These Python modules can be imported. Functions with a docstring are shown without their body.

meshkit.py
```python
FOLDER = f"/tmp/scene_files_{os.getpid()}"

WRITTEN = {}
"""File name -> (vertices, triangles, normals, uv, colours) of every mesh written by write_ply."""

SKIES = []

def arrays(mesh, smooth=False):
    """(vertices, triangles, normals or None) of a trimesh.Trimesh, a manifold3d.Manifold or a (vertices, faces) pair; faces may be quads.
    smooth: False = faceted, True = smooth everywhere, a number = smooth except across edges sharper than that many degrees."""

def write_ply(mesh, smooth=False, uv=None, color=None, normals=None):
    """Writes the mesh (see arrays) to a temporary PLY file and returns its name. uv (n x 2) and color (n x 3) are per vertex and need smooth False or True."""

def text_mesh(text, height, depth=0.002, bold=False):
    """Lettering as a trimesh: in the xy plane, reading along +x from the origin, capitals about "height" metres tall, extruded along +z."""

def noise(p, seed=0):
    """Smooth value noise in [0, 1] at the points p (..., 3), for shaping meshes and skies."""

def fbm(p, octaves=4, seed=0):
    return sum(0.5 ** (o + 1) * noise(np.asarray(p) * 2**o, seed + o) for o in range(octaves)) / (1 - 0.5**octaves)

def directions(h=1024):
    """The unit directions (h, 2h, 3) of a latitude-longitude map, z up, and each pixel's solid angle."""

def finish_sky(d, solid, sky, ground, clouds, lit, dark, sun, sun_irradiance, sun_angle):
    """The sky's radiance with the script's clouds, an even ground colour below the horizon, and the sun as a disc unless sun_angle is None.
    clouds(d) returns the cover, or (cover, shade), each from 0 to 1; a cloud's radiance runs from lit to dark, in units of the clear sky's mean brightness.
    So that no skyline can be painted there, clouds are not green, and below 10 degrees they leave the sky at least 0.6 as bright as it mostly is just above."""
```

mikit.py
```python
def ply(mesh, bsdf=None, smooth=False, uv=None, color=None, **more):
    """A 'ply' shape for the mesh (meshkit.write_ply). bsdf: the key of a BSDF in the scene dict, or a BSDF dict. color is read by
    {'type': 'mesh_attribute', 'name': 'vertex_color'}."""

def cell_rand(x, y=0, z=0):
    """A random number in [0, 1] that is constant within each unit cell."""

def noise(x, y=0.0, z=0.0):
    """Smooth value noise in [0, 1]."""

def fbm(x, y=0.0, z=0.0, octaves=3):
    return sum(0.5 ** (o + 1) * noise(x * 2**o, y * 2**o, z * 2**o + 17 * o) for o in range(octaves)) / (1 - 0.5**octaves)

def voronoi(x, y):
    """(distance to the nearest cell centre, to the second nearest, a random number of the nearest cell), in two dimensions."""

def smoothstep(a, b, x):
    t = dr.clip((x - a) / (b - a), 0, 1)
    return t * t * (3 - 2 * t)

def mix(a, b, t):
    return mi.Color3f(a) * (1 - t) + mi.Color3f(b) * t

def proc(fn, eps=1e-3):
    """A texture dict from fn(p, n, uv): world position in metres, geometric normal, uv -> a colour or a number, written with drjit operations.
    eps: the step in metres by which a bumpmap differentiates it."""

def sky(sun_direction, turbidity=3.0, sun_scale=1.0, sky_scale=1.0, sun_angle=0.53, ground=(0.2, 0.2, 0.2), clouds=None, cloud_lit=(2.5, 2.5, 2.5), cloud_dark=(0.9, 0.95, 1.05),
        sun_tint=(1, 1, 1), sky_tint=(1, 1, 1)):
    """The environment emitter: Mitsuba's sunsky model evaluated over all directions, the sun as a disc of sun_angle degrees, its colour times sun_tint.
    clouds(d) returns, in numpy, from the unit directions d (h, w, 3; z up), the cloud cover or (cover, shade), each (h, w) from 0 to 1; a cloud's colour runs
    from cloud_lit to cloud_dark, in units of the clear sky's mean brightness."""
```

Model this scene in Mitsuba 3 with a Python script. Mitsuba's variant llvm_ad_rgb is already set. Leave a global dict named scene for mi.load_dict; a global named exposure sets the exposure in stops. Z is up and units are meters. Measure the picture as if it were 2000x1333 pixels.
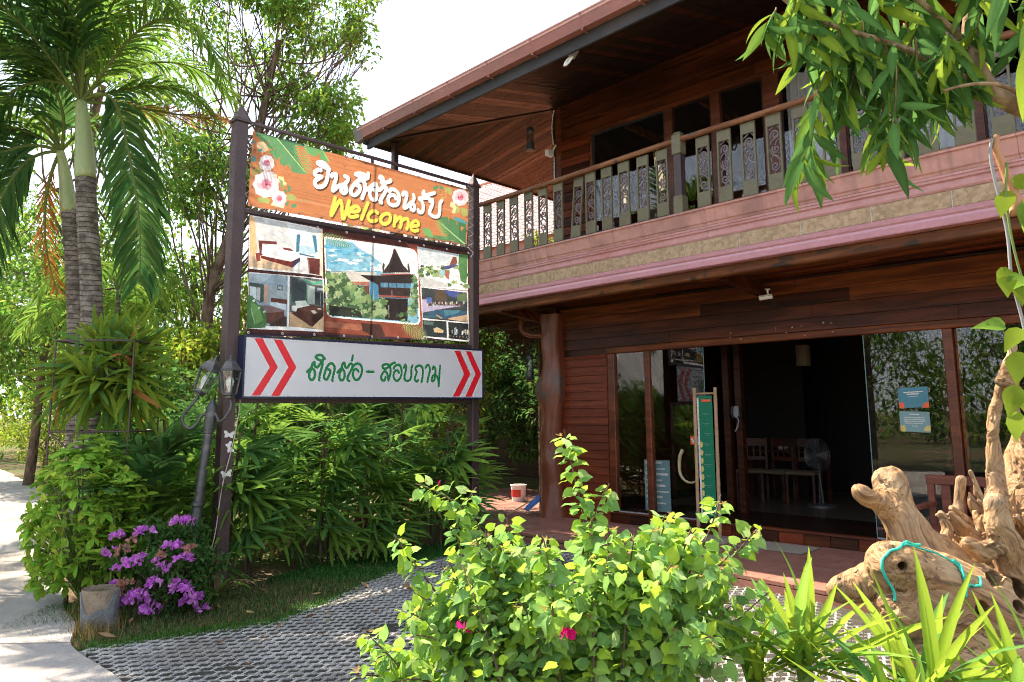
import math, random
import numpy as np
import trimesh, shapely, shapely.ops, shapely.affinity
import manifold3d as m3
import drjit as dr
import mitsuba as mi
import mikit, meshkit
from shapely.geometry import Polygon, LineString, Point, MultiPolygon, box as sbox
from mikit import proc, noise, fbm, voronoi, smoothstep, mix

T4 = mi.ScalarTransform4f
scene, labels = {}, {}
rng = np.random.default_rng(7)
random.seed(7)

# ------------------------------------------------------------------ camera, sky, exposure
PITCH, ROLL = math.atan(211 / 1463.0), 0.006
_f = np.array([0, math.cos(PITCH), math.sin(PITCH)])
_r0, _u0 = np.array([1.0, 0, 0]), np.array([0, -math.sin(PITCH), math.cos(PITCH)])
_up = _r0 * math.sin(ROLL) + _u0 * math.cos(ROLL)
EYE = np.array([0, 0, 1.6])
scene['camera'] = {'type': 'perspective', 'fov': math.degrees(2 * math.atan(1000 / 1463.0)), 'fov_axis': 'x',
                   'principal_point_offset_x': 0.0, 'principal_point_offset_y': 67.0 / 1333.0,
                   'near_clip': 0.05, 'far_clip': 900.0,
                   'to_world': T4().look_at(origin=EYE.tolist(), target=(EYE + _f).tolist(), up=_up.tolist())}
SUN = np.array([-0.45, 0.365, 0.814])


def cloud_cover(d):
    z = np.maximum(d[..., 2], 0.0)
    q = d / (z + 0.25)[..., None]
    n = meshkit.fbm(q * 1.7 + 3.1, 5, seed=3)
    puffs = np.clip((n - 0.47) / 0.16, 0, 1)
    veil = 0.85 * np.exp(-z * 1.0)
    return np.clip(np.maximum(puffs * 0.92, veil), 0, 1), np.clip((n - 0.6) * 1.6, 0, 0.6)


scene['sky'] = mikit.sky(SUN, turbidity=3.5, clouds=cloud_cover, cloud_lit=(1.6, 1.6, 1.6), cloud_dark=(1.1, 1.12, 1.16), ground=(0.14, 0.15, 0.1))
exposure = 3.65

# ------------------------------------------------------------------ frames: house (a along the front, y inwards, z up), sign (u along, v up, w to the front)
A_ = math.radians(45.7)
E1, S1 = np.array([math.sin(A_), -math.cos(A_), 0]), np.array([math.cos(A_), math.sin(A_), 0])
HO, SO = np.array([0.648, 11.404, 0]), np.array([-2.706, 7.146, 0])


def mat(x, y, z, o):
    m = np.eye(4)
    m[:3, 0], m[:3, 1], m[:3, 2], m[:3, 3] = x, y, z, o
    return m


MH = mat(E1, S1, [0, 0, 1], HO)
MS = mat(S1, [0, 0, 1], E1, SO)
# the balcony and its cornice stand three degrees askew of the wall
SK = math.atan(0.0515)
MB = MH @ mat([math.cos(SK), -math.sin(SK), 0], [math.sin(SK), math.cos(SK), 0], [0, 0, 1], [0, -1.08, 0])
ME = MH @ mat([1, -0.042, 0], [0.042, 1, 0], [0, 0, 1], [0, 0, 0])
ID = np.eye(4)


def hpt(a, y, z):
    return (MH @ [a, y, z, 1])[:3]


def spt(u, v, w=0):
    return (MS @ [u, v, w, 1])[:3]


# ------------------------------------------------------------------ registry
def num(key):
    if key not in scene and key not in labels:
        return key
    for i in range(1, 1000):
        k = f'{key}_{i:03d}'
        if k not in scene and k not in labels:
            return k


taken = set()


def fresh(parent, name):
    base = f'{parent}__{name}' if parent else name
    i = 0
    while True:
        k = base if i == 0 else f'{base}_{i:03d}'
        if k not in taken:
            taken.add(k)
            return k
        i += 1


def tag(key, label=None, cat=None, group=None, kind=None):
    d = {}
    if label: d['label'] = label
    if cat: d['category'] = cat
    if group: d['group'] = group
    if kind: d['kind'] = kind
    labels[key] = d


def thing(name, label, cat, group=None, kind=None):
    k = fresh(None, name)
    tag(k, label, cat, group, kind)
    return k


def put(name, shape, parent=None, m=None, label=None, cat=None, group=None, kind=None):
    k = fresh(parent, name)
    d = dict(shape)
    if m is not None:
        d['to_world'] = T4(np.asarray(m, float).tolist())
    scene[k] = d
    if label or cat or group or kind:
        tag(k, label, cat, group, kind)
    return k


def PL(mesh, b, **k):
    return mikit.ply(mesh, 'mat_' + b, **k)


def obj(name, mesh, bsdf, parent=None, m=None, smooth=False, label=None, cat=None, group=None, kind=None, color=None, uv=None):
    return put(name, PL(mesh, bsdf, smooth=smooth, color=color, uv=uv), parent, m, label, cat, group, kind)


# ------------------------------------------------------------------ mesh helpers
cat_ = trimesh.util.concatenate


def bx(x0, x1, y0, y1, z0, z1, c=0.0):
    """a box, its edges chamfered by c"""
    s = np.array([x1 - x0, y1 - y0, z1 - z0], float)
    o = np.array([x0 + x1, y0 + y1, z0 + z1]) / 2
    if c <= 0:
        b = trimesh.creation.box(extents=s)
    else:
        h, p = s / 2, []
        for sx in (-1, 1):
            for sy in (-1, 1):
                for sz in (-1, 1):
                    q = np.array([sx, sy, sz]) * h
                    for k in range(3):
                        e = np.array([sx, sy, sz]) * c
                        e[k] = 0
                        p.append(q - e)
        b = trimesh.convex.convex_hull(np.array(p))
    b.apply_translation(o)
    return b


def prism(poly, depth, z0=0.0):
    ps = poly.geoms if hasattr(poly, 'geoms') else [poly]
    out = [trimesh.creation.extrude_polygon(p, depth, engine='earcut') for p in ps if p.area > 1e-9]
    me = cat_(out)
    me.apply_translation([0, 0, z0])
    return me


def smoothpts(pts, n):
    pts = np.asarray(pts, float)
    if len(pts) < 3:
        t = np.linspace(0, 1, n)[:, None]
        return pts[0] * (1 - t) + pts[-1] * t
    from scipy.interpolate import CubicSpline
    s = np.concatenate([[0], np.cumsum(np.linalg.norm(np.diff(pts[:, :3], axis=0), axis=1))])
    return CubicSpline(s, pts)(np.linspace(0, s[-1], n))


def tube(pts, r, n=8, cap=True):
    pts = np.asarray(pts, float)
    k = len(pts)
    r = np.broadcast_to(np.asarray(r, float), (k,))
    t = np.gradient(pts, axis=0)
    t /= np.linalg.norm(t, axis=1, keepdims=True) + 1e-12
    ref = np.array([0, 0, 1.0]) if abs(t[0, 2]) < 0.9 else np.array([1.0, 0, 0])
    V = []
    x = np.cross(t[0], ref)
    for i in range(k):
        x = x - t[i] * (x @ t[i])
        x /= np.linalg.norm(x) + 1e-12
        y = np.cross(t[i], x)
        a = np.arange(n) * 2 * np.pi / n
        V.append(pts[i] + r[i] * (np.cos(a)[:, None] * x + np.sin(a)[:, None] * y))
    V = np.vstack(V)
    F = []
    for i in range(k - 1):
        a = np.arange(n) + i * n
        b = (np.arange(n) + 1) % n + i * n
        F += [np.stack([a, b, b + n], 1), np.stack([a, b + n, a + n], 1)]
    if cap:
        V = np.vstack([V, pts[0], pts[-1]])
        a = np.arange(n)
        b = (a + 1) % n
        F += [np.stack([b, a, a * 0 + k * n], 1), np.stack([a + (k - 1) * n, b + (k - 1) * n, a * 0 + k * n + 1], 1)]
    return trimesh.Trimesh(V, np.vstack(F), process=False)


def lathe(prof, n=24, squash=1.0):
    prof = np.asarray(prof, float)
    a = np.arange(n) * 2 * np.pi / n
    V = np.concatenate([np.stack([r * np.cos(a), r * np.sin(a) * squash, a * 0 + z], 1) for r, z in prof])
    F = []
    for i in range(len(prof) - 1):
        p = np.arange(n) + i * n
        q = (np.arange(n) + 1) % n + i * n
        F += [np.stack([p, q, q + n], 1), np.stack([p, q + n, p + n], 1)]
    return trimesh.Trimesh(V, np.vstack(F), process=False)


def beam(p, q, w, h, c=0.0, up=(0, 0, 1)):
    p, q = np.asarray(p, float), np.asarray(q, float)
    L = np.linalg.norm(q - p)
    x = (q - p) / L
    y = np.cross(up, x)
    if np.linalg.norm(y) < 1e-6: y = np.cross([1.0, 0, 0], x)
    y /= np.linalg.norm(y)
    b = bx(0, L, -w / 2, w / 2, -h / 2, h / 2, c)
    b.apply_transform(mat(x, y, np.cross(x, y), p))
    return b


def moved(mesh, m):
    b = mesh.copy()
    b.apply_transform(np.asarray(m, float))
    return b


def look(d, nrm=(0, 0, 1)):
    """rotation taking x to d and z near nrm, for many directions"""
    d = np.atleast_2d(np.asarray(d, float))
    d = d / (np.linalg.norm(d, axis=1, keepdims=True) + 1e-12)
    nrm = np.broadcast_to(np.asarray(nrm, float), d.shape)
    y = np.cross(nrm, d)
    y /= np.linalg.norm(y, axis=1, keepdims=True) + 1e-9
    return np.stack([d, y, np.cross(d, y)], -1)


def rotz(t):
    c, s = math.cos(t), math.sin(t)
    return np.array([[c, -s, 0], [s, c, 0], [0, 0, 1.0]])


def place(R, o, s=1.0):
    m = np.eye(4)
    m[:3, :3] = R * s
    m[:3, 3] = o
    return m


def scatter(tm, pos, R, sc, col):
    """many copies of a leaf (vertices, faces) as one mesh with a colour each"""
    V, F = tm
    n = len(pos)
    v = np.einsum('nij,kj->nki', R * np.broadcast_to(sc, (n,))[:, None, None], V) + pos[:, None]
    f = F[None] + (np.arange(n) * len(V))[:, None, None]
    return trimesh.Trimesh(v.reshape(-1, 3), f.reshape(-1, 3), process=False), np.repeat(col, len(V), axis=0)


def lin(h):
    c = np.array([int(h[i:i + 2], 16) / 255 for i in (0, 2, 4)])
    return np.where(c < 0.04045, c / 12.92, ((c + 0.055) / 1.055) ** 2.4)


def hull(*balls):
    ms = []
    for x, y, z, r in balls:
        ms.append(m3.Manifold.sphere(r, 20).translate([x, y, z]))
    return m3.Manifold.batch_hull(ms)


# ------------------------------------------------------------------ leaves
def leaf(L, W, prof=(0.0, 0.75, 1.0, 0.8, 0.0), fold=0.25, droop=0.2, tipw=0.0):
    """a leaf along x, its halves folded up by fold, its tip drooping"""
    n = len(prof)
    V, F = [], []
    for i, p in enumerate(prof):
        t = i / (n - 1)
        x, z = L * t, -droop * L * t * t
        w = W / 2 * p + tipw
        V += [[x, -w, z + w * fold], [x, 0, z], [x, w, z + w * fold]]
    for i in range(n - 1):
        a = 3 * i
        F += [[a, a + 3, a + 4], [a, a + 4, a + 1], [a + 1, a + 4, a + 5], [a + 1, a + 5, a + 2]]
    V, F = np.array(V, float), np.array(F)
    keep = np.linalg.norm(np.cross(V[F[:, 1]] - V[F[:, 0]], V[F[:, 2]] - V[F[:, 0]]), axis=1) > 1e-10
    return V, F[keep]


def greens(n, base, var=0.25, warm=0.15):
    base = np.asarray(base, float)
    k = np.exp(rng.normal(0, var, (n, 1)))
    c = base * k
    c[:, 0] *= np.exp(rng.normal(0, warm, n))
    return np.clip(c, 0.003, 0.6)

# ------------------------------------------------------------------ materials
def rgb(c):
    return {'type': 'rgb', 'value': [float(x) for x in c]}


def pbr(name, col, rough=0.6, spec=0.5, bump=None, two=True, **kw):
    b = {'type': 'principled', 'base_color': col if isinstance(col, dict) else rgb(col), 'roughness': rough if isinstance(rough, dict) else float(rough), 'specular': float(spec)}
    for k, v in kw.items(): b[k] = float(v)
    if bump is not None:
        b = {'type': 'bumpmap', 'tex': proc(bump[0], bump[2] if len(bump) > 2 else 2e-3), 'bsdf': b, 'scale': float(bump[1])}
    scene['mat_' + name] = {'type': 'twosided', 'bsdf': b} if two else b


def wood_fn(c0, c1, c2, seed, gs=1.0, wear=None):
    """grain along the house front (or along z where the face runs that way)"""
    def f(p, n, uv):
        s = (p.x * 0.716 - p.y * 0.698) * gs + seed
        t = p.z * gs + (p.x * 0.698 + p.y * 0.716) * gs * 0.8
        wob = fbm(s * 0.9, t * 2.0, seed) * 0.35
        g = fbm(s * 1.6, (t + wob * 0.16) * 26.0, seed + 3, octaves=4)
        fine = noise(s * 9, t * 210, seed)
        big = fbm(s * 0.7, t * 3.5, seed + 9)
        c = mix(c0, c1, smoothstep(0.3, 0.72, g))
        c = mix(c, c2, smoothstep(0.5, 0.78, big) * 0.75)
        c = c * (0.82 + 0.36 * fine)
        if wear is not None:
            c = mix(c, wear, smoothstep(0.62, 0.8, fbm(s * 5, t * 9, seed + 5)))
        return c
    return proc(f)


def wood_bump(gs=1.0):
    def f(p, n, uv):
        s = (p.x * 0.716 - p.y * 0.698) * gs
        t = p.z * gs + (p.x * 0.698 + p.y * 0.716) * gs * 0.8
        return fbm(s * 2.0, t * 60.0, 3.0) * 0.7 + noise(s * 10, t * 260, 1.0) * 0.3
    return f


pbr('teak', wood_fn((0.04695, 0.01032, 0.003069), (0.1049, 0.02461, 0.006138), (0.02486, 0.00635, 0.002557), 0.0), 0.42, 0.3, (wood_bump(), 0.0025))
pbr('teak_light', wood_fn((0.08975, 0.02, 0.004501), (0.1864, 0.04763, 0.01013), (0.04832, 0.01047, 0.003094), 4.0), 0.42, 0.3, (wood_bump(), 0.0025))
pbr('teak_dark', wood_fn((0.02511, 0.005773, 0.002092), (0.05524, 0.01226, 0.003487), (0.01205, 0.003608, 0.00186), 8.0), 0.45, 0.3, (wood_bump(), 0.0025))
pbr('siding', wood_fn((0.1253, 0.02208, 0.006696), (0.1832, 0.03507, 0.01004), (0.08677, 0.01558, 0.005441), 2.0), 0.5, 0.3, (wood_bump(), 0.0015))
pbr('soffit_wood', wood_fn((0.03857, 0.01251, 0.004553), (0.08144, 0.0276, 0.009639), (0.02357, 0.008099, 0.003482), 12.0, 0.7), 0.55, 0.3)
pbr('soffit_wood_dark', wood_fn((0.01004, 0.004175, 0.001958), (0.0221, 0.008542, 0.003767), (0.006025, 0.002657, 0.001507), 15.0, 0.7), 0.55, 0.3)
pbr('rail_wood', wood_fn((0.16, 0.06, 0.0256), (0.272, 0.12, 0.056), (0.096, 0.04, 0.024), 6.0, 2.0, wear=(0.08, 0.072, 0.068)), 0.6, 0.4)
pbr('old_beam', wood_fn((0.1004, 0.02977, 0.008184), (0.1741, 0.05953, 0.01674), (0.03348, 0.01624, 0.00744), 18.0, 1.2, wear=(0.04018, 0.02435, 0.01302)), 0.6, 0.4, (wood_bump(), 0.004))


def stained(base, dark, sc=3.0, amt=0.5, streak=0.0):
    def f(p, n, uv):
        s = p.x * 0.716 - p.y * 0.698
        a = fbm(s * sc, p.z * sc * 1.5, (p.x + p.y) * sc * 0.3, octaves=4)
        b = noise(s * 40 + p.y * 13, p.z * 40, p.x * 9)
        k = smoothstep(0.42, 0.75, a) * amt
        c = mix(base, dark, k) * (0.92 + 0.16 * b)
        if streak:
            c = mix(c, dark, smoothstep(0.5, 0.78, fbm(s * 11, p.z * 1.2, 5.0)) * streak)
        return c
    return proc(f)


pbr('fascia_pink', stained((0.5052, 0.2597, 0.2184), (0.2687, 0.1404, 0.1238), 2.5, 0.7, 0.6), 0.55, 0.4)
pbr('moulding_pink', stained((0.4838, 0.247, 0.2421), (0.387, 0.156, 0.1274), 4.0, 0.6, 0.2), 0.45, 0.5)
pbr('ledge_pink', stained((0.4515, 0.2166, 0.2392), (0.3655, 0.1911, 0.1914), 3.0, 0.4), 0.2, 0.8)
pbr('gutter_pink', stained((0.3, 0.117, 0.092), (0.195, 0.0936, 0.076), 1.2, 0.7, 0.15), 0.55, 0.4)
pbr('gutter_grey', stained((0.16, 0.13, 0.12), (0.09, 0.08, 0.08), 3.0, 0.7), 0.6, 0.4)
pbr('fascia_dark', stained((0.027, 0.0252, 0.027), (0.06, 0.048, 0.042), 2.0, 0.6), 0.6, 0.4)


def tile_fn(p, n, uv):
    s = p.x * 0.716 - p.y * 0.698
    v = fbm(s * 30, p.z * 30, p.y * 5, octaves=4)
    d = noise(s * 160, p.z * 160, p.y * 20)
    c = mix((0.32, 0.22, 0.135), (0.46, 0.335, 0.215), smoothstep(0.3, 0.7, v))
    c = mix(c, (0.16, 0.11, 0.06), smoothstep(0.68, 0.85, d) * 0.6)
    return mix(c, (0.14, 0.10, 0.07), smoothstep(0.55, 0.75, fbm(s * 2.3, p.z * 5, 3.3)) * smoothstep(2.2, -1.0, s + 7.4) * 0.7)


pbr('sandstone', proc(tile_fn), 0.7, 0.3, (lambda p, n, uv: noise((p.x * 0.716 - p.y * 0.698) * 90, p.z * 90, 0.0), 0.003))
pbr('mortar', (0.62, 0.6, 0.55), 0.8)
pbr('olive_paint', stained((0.1438, 0.1287, 0.07514), (0.09792, 0.08378, 0.04913), 5.0, 0.6), 0.5, 0.4)
pbr('fret_paint', stained((0.112, 0.0805, 0.0875), (0.182, 0.133, 0.119), 14.0, 0.8), 0.4, 0.5)
pbr('black_paint', stained((0.0162, 0.0162, 0.018), (0.045, 0.0405, 0.0405), 5.0, 0.6), 0.5, 0.5)
pbr('red_frame', wood_fn((0.09639, 0.01948, 0.00558), (0.1507, 0.03464, 0.008925), (0.06026, 0.01212, 0.004185), 22.0), 0.42, 0.5)


def terra_fn(p, n, uv):
    v = fbm(p.x * 6, p.y * 6, 0.0, octaves=4)
    c = mix((0.17, 0.07, 0.055), (0.26, 0.12, 0.09), v)
    return mix(c, (0.24, 0.17, 0.135), smoothstep(0.55, 0.8, fbm(p.x * 2.2, p.y * 2.2, 7.0)) * 0.5)


pbr('terracotta', proc(terra_fn), 0.55, 0.5)
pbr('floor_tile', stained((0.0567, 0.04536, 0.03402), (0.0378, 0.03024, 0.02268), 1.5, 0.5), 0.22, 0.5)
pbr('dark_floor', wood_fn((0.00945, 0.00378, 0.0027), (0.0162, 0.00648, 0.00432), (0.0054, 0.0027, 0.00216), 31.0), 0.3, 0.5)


def conc_fn(a, b, sc):
    def f(p, n, uv):
        v = fbm(p.x * sc, p.y * sc, p.z * sc, octaves=5)
        d = noise(p.x * 90, p.y * 90, p.z * 90)
        c = mix(a, b, smoothstep(0.3, 0.7, v)) * (0.88 + 0.24 * d)
        return mix(c, (0.13, 0.115, 0.095), smoothstep(0.6, 0.8, fbm(p.x * 0.9, p.y * 0.9, 4.0)) * 0.55)
    return proc(f)


pbr('road_concrete', conc_fn((0.2442, 0.231, 0.221), (0.3168, 0.3036, 0.2924), 2.2), 0.85, 0.3, (lambda p, n, uv: fbm(p.x * 40, p.y * 40, 0.0), 0.006))
for i, (a, b) in enumerate((((0.30, 0.30, 0.30), (0.40, 0.40, 0.39)), ((0.26, 0.265, 0.265), (0.35, 0.35, 0.34)), ((0.34, 0.335, 0.325), (0.45, 0.44, 0.42)))):
    pbr(f'paver_{i}', conc_fn(a, b, 7.0), 0.85, 0.3)
pbr('pot_concrete', conc_fn((0.1224, 0.1318, 0.1436), (0.1836, 0.195, 0.2044), 9.0), 0.8, 0.3, (lambda p, n, uv: fbm(p.x * 30, p.y * 30, p.z * 30), 0.01))
pbr('pot_render', conc_fn((0.2023, 0.1606, 0.119), (0.2737, 0.2261, 0.1726), 9.0), 0.85, 0.3, (lambda p, n, uv: fbm(p.x * 40, p.y * 40, p.z * 40), 0.02))


def soil_fn(p, n, uv):
    v = fbm(p.x * 7, p.y * 7, 0.0, octaves=5)
    c = mix((0.055, 0.04, 0.024), (0.15, 0.115, 0.07), v)
    return mix(c, (0.05, 0.085, 0.025), smoothstep(0.42, 0.66, fbm(p.x * 1.1, p.y * 1.1, 9.0)) * 0.8)


pbr('soil', proc(soil_fn), 0.95, 0.2, (lambda p, n, uv: fbm(p.x * 25, p.y * 25, 0.0), 0.02))
pbr('bedding', proc(lambda p, n, uv: mix((0.0255, 0.02448, 0.02244), (0.051, 0.04845, 0.0408), fbm(p.x * 25, p.y * 25, 0.0))), 0.95, 0.2)
pbr('post_paint', stained((0.04781, 0.02737, 0.02975), (0.08288, 0.05057, 0.05057), 2.0, 0.6, 0.3), 0.42, 0.5)
pbr('navy', (0.012, 0.018, 0.05), 0.35, 0.5)
pbr('light_panel', (0.6068, 0.6232, 0.656), 0.25, 0.5)
pbr('panel_red', (0.70, 0.018, 0.03), 0.3, 0.5)
pbr('panel_green', (0.008, 0.19, 0.055), 0.35, 0.5)
pbr('lamp_metal', stained((0.07, 0.075, 0.08), (0.15, 0.14, 0.13), 12.0, 0.7), 0.42, 0.5, metallic=0.5)
pbr('white_plastic', (0.75, 0.75, 0.74), 0.4, 0.5)
pbr('grey_plastic', (0.25, 0.26, 0.27), 0.45, 0.5)
pbr('blue_plastic', (0.05, 0.17, 0.5), 0.4, 0.5)
pbr('red_print', (0.55, 0.05, 0.04), 0.5, 0.4)
pbr('orange_print', (0.75, 0.12, 0.05), 0.5, 0.4)
pbr('teal_print', (0.055, 0.20, 0.27), 0.45, 0.5)
pbr('teal_pale', (0.16, 0.28, 0.30), 0.45, 0.5)
pbr('paper_white', (0.62, 0.62, 0.6), 0.5, 0.4)
pbr('menu_green', (0.008, 0.16, 0.085), 0.45, 0.4)
pbr('menu_yellow', (0.55, 0.45, 0.15), 0.5, 0.4)
pbr('hook_wood', (0.42, 0.2, 0.09), 0.5)
pbr('pale_pole', stained((0.42, 0.27, 0.16), (0.28, 0.17, 0.10), 8.0, 0.6), 0.6, 0.4)
pbr('cord', (0.45, 0.4, 0.36), 0.6)
pbr('horn', (0.42, 0.34, 0.20), 0.35, 0.5)
pbr('gold', (0.75, 0.56, 0.28), 0.22, 0.5, metallic=0.9)
pbr('green_rope', (0.03, 0.42, 0.32), 0.55, 0.4)
pbr('bulb_white', (0.8, 0.8, 0.78), 0.25, 0.5)
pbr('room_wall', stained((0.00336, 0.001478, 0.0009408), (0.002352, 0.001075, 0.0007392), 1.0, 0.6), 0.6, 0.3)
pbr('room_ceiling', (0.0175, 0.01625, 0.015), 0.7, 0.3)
pbr('curtain', (0.42, 0.44, 0.47), 0.9, 0.1)
pbr('mat_cloth', (0.20, 0.17, 0.14), 0.95, 0.1)
pbr('cushion', (0.09, 0.066, 0.045), 0.9, 0.1)
pbr('bench_red', wood_fn((0.13, 0.0325, 0.0195), (0.1885, 0.05525, 0.0325), (0.091, 0.026, 0.01625), 27.0), 0.45, 0.5)
pbr('plaster', stained((0.4, 0.36, 0.3), (0.25, 0.22, 0.18), 1.0, 0.6), 0.85, 0.3)
pbr('roof_tile', stained((0.36, 0.17, 0.12), (0.24, 0.11, 0.085), 1.3, 0.6), 0.32, 0.5)
pbr('roof_tile_far', stained((0.50, 0.36, 0.33), (0.40, 0.26, 0.23), 0.8, 0.6), 0.28, 0.6)
pbr('roof_tile_orange', stained((0.45, 0.13, 0.05), (0.3, 0.09, 0.04), 1.5, 0.6), 0.5, 0.4)
pbr('roof_sheet', stained((0.48, 0.48, 0.48), (0.3, 0.29, 0.28), 1.0, 0.6), 0.4, 0.5)

scene['mat_glass'] = {'type': 'thindielectric', 'int_ior': 1.5, 'ext_ior': 1.0}
scene['mat_lamp_glass'] = {'type': 'thindielectric', 'int_ior': 1.5, 'ext_ior': 1.0, 'specular_transmittance': rgb((0.75, 0.82, 0.8))}

VC = {'type': 'mesh_attribute', 'name': 'vertex_color'}


def leafmat(name, rough=0.4, trans=0.9, spec=0.5):
    scene['mat_' + name] = {'type': 'principledthin', 'base_color': VC, 'roughness': rough, 'diff_trans': trans, 'eta': 1.5, 'spec_trans': 0.0}


leafmat('leaf', 0.38, 1.0)
leafmat('leaf_gloss', 0.34, 1.0)
leafmat('grass', 0.6, 0.8)
leafmat('petal', 0.7, 1.0)
scene['mat_print'] = {'type': 'principledthin', 'base_color': VC, 'roughness': 0.45, 'diff_trans': 0.55, 'eta': 1.3, 'spec_trans': 0.0}
pbr('print_flat', VC, 0.45, 0.4)


def bark_fn(a, b, ring=0.0, sc=1.0):
    def f(p, n, uv):
        v = fbm(p.x * 16 * sc, p.y * 16 * sc, p.z * (5 if not ring else 14) * sc, octaves=4)
        c = mix(a, b, smoothstep(0.3, 0.72, v))
        if ring:
            w = p.z * ring + noise(p.x * 9, p.y * 9, p.z * 3) * 0.5
            fr = w - dr.floor(w)
            c = mix(c, mi.Color3f(a) * 0.45, smoothstep(0.72, 0.92, fr))
        return c
    return proc(f)


pbr('palm_bark', bark_fn((0.09, 0.075, 0.06), (0.24, 0.215, 0.185), 17.0), 0.85, 0.3, (lambda p, n, uv: fbm(p.x * 20, p.y * 20, p.z * 60), 0.02))
pbr('bark', bark_fn((0.075, 0.05, 0.034), (0.17, 0.12, 0.085)), 0.9, 0.3, (lambda p, n, uv: fbm(p.x * 30, p.y * 30, p.z * 12), 0.02))
pbr('bark_warm', bark_fn((0.16, 0.10, 0.055), (0.33, 0.235, 0.15), 0.0, 2.0), 0.85, 0.3, (lambda p, n, uv: fbm(p.x * 60, p.y * 60, p.z * 50), 0.012))
pbr('crownshaft', proc(lambda p, n, uv: mix((0.20, 0.27, 0.10), (0.33, 0.36, 0.17), fbm(p.x * 9, p.y * 9, p.z * 1.5))), 0.4, 0.5)
pbr('stem_green', (0.13, 0.20, 0.05), 0.5, 0.4)
pbr('trunk_red', proc(lambda p, n, uv: mix(mix((0.1122, 0.03072, 0.01462), (0.1963, 0.05952, 0.0273), fbm(p.x * 14, p.y * 14, p.z * 3, octaves=4)), (0.0935, 0.072, 0.0585), smoothstep(0.30, 0.05, dr.abs(p.z - 2.0)) * smoothstep(0.35, 0.65, fbm(p.x * 6, p.y * 6, p.z * 6)))), 0.4, 0.5, (lambda p, n, uv: fbm(p.x * 16, p.y * 16, p.z * 5), 0.012))


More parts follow.
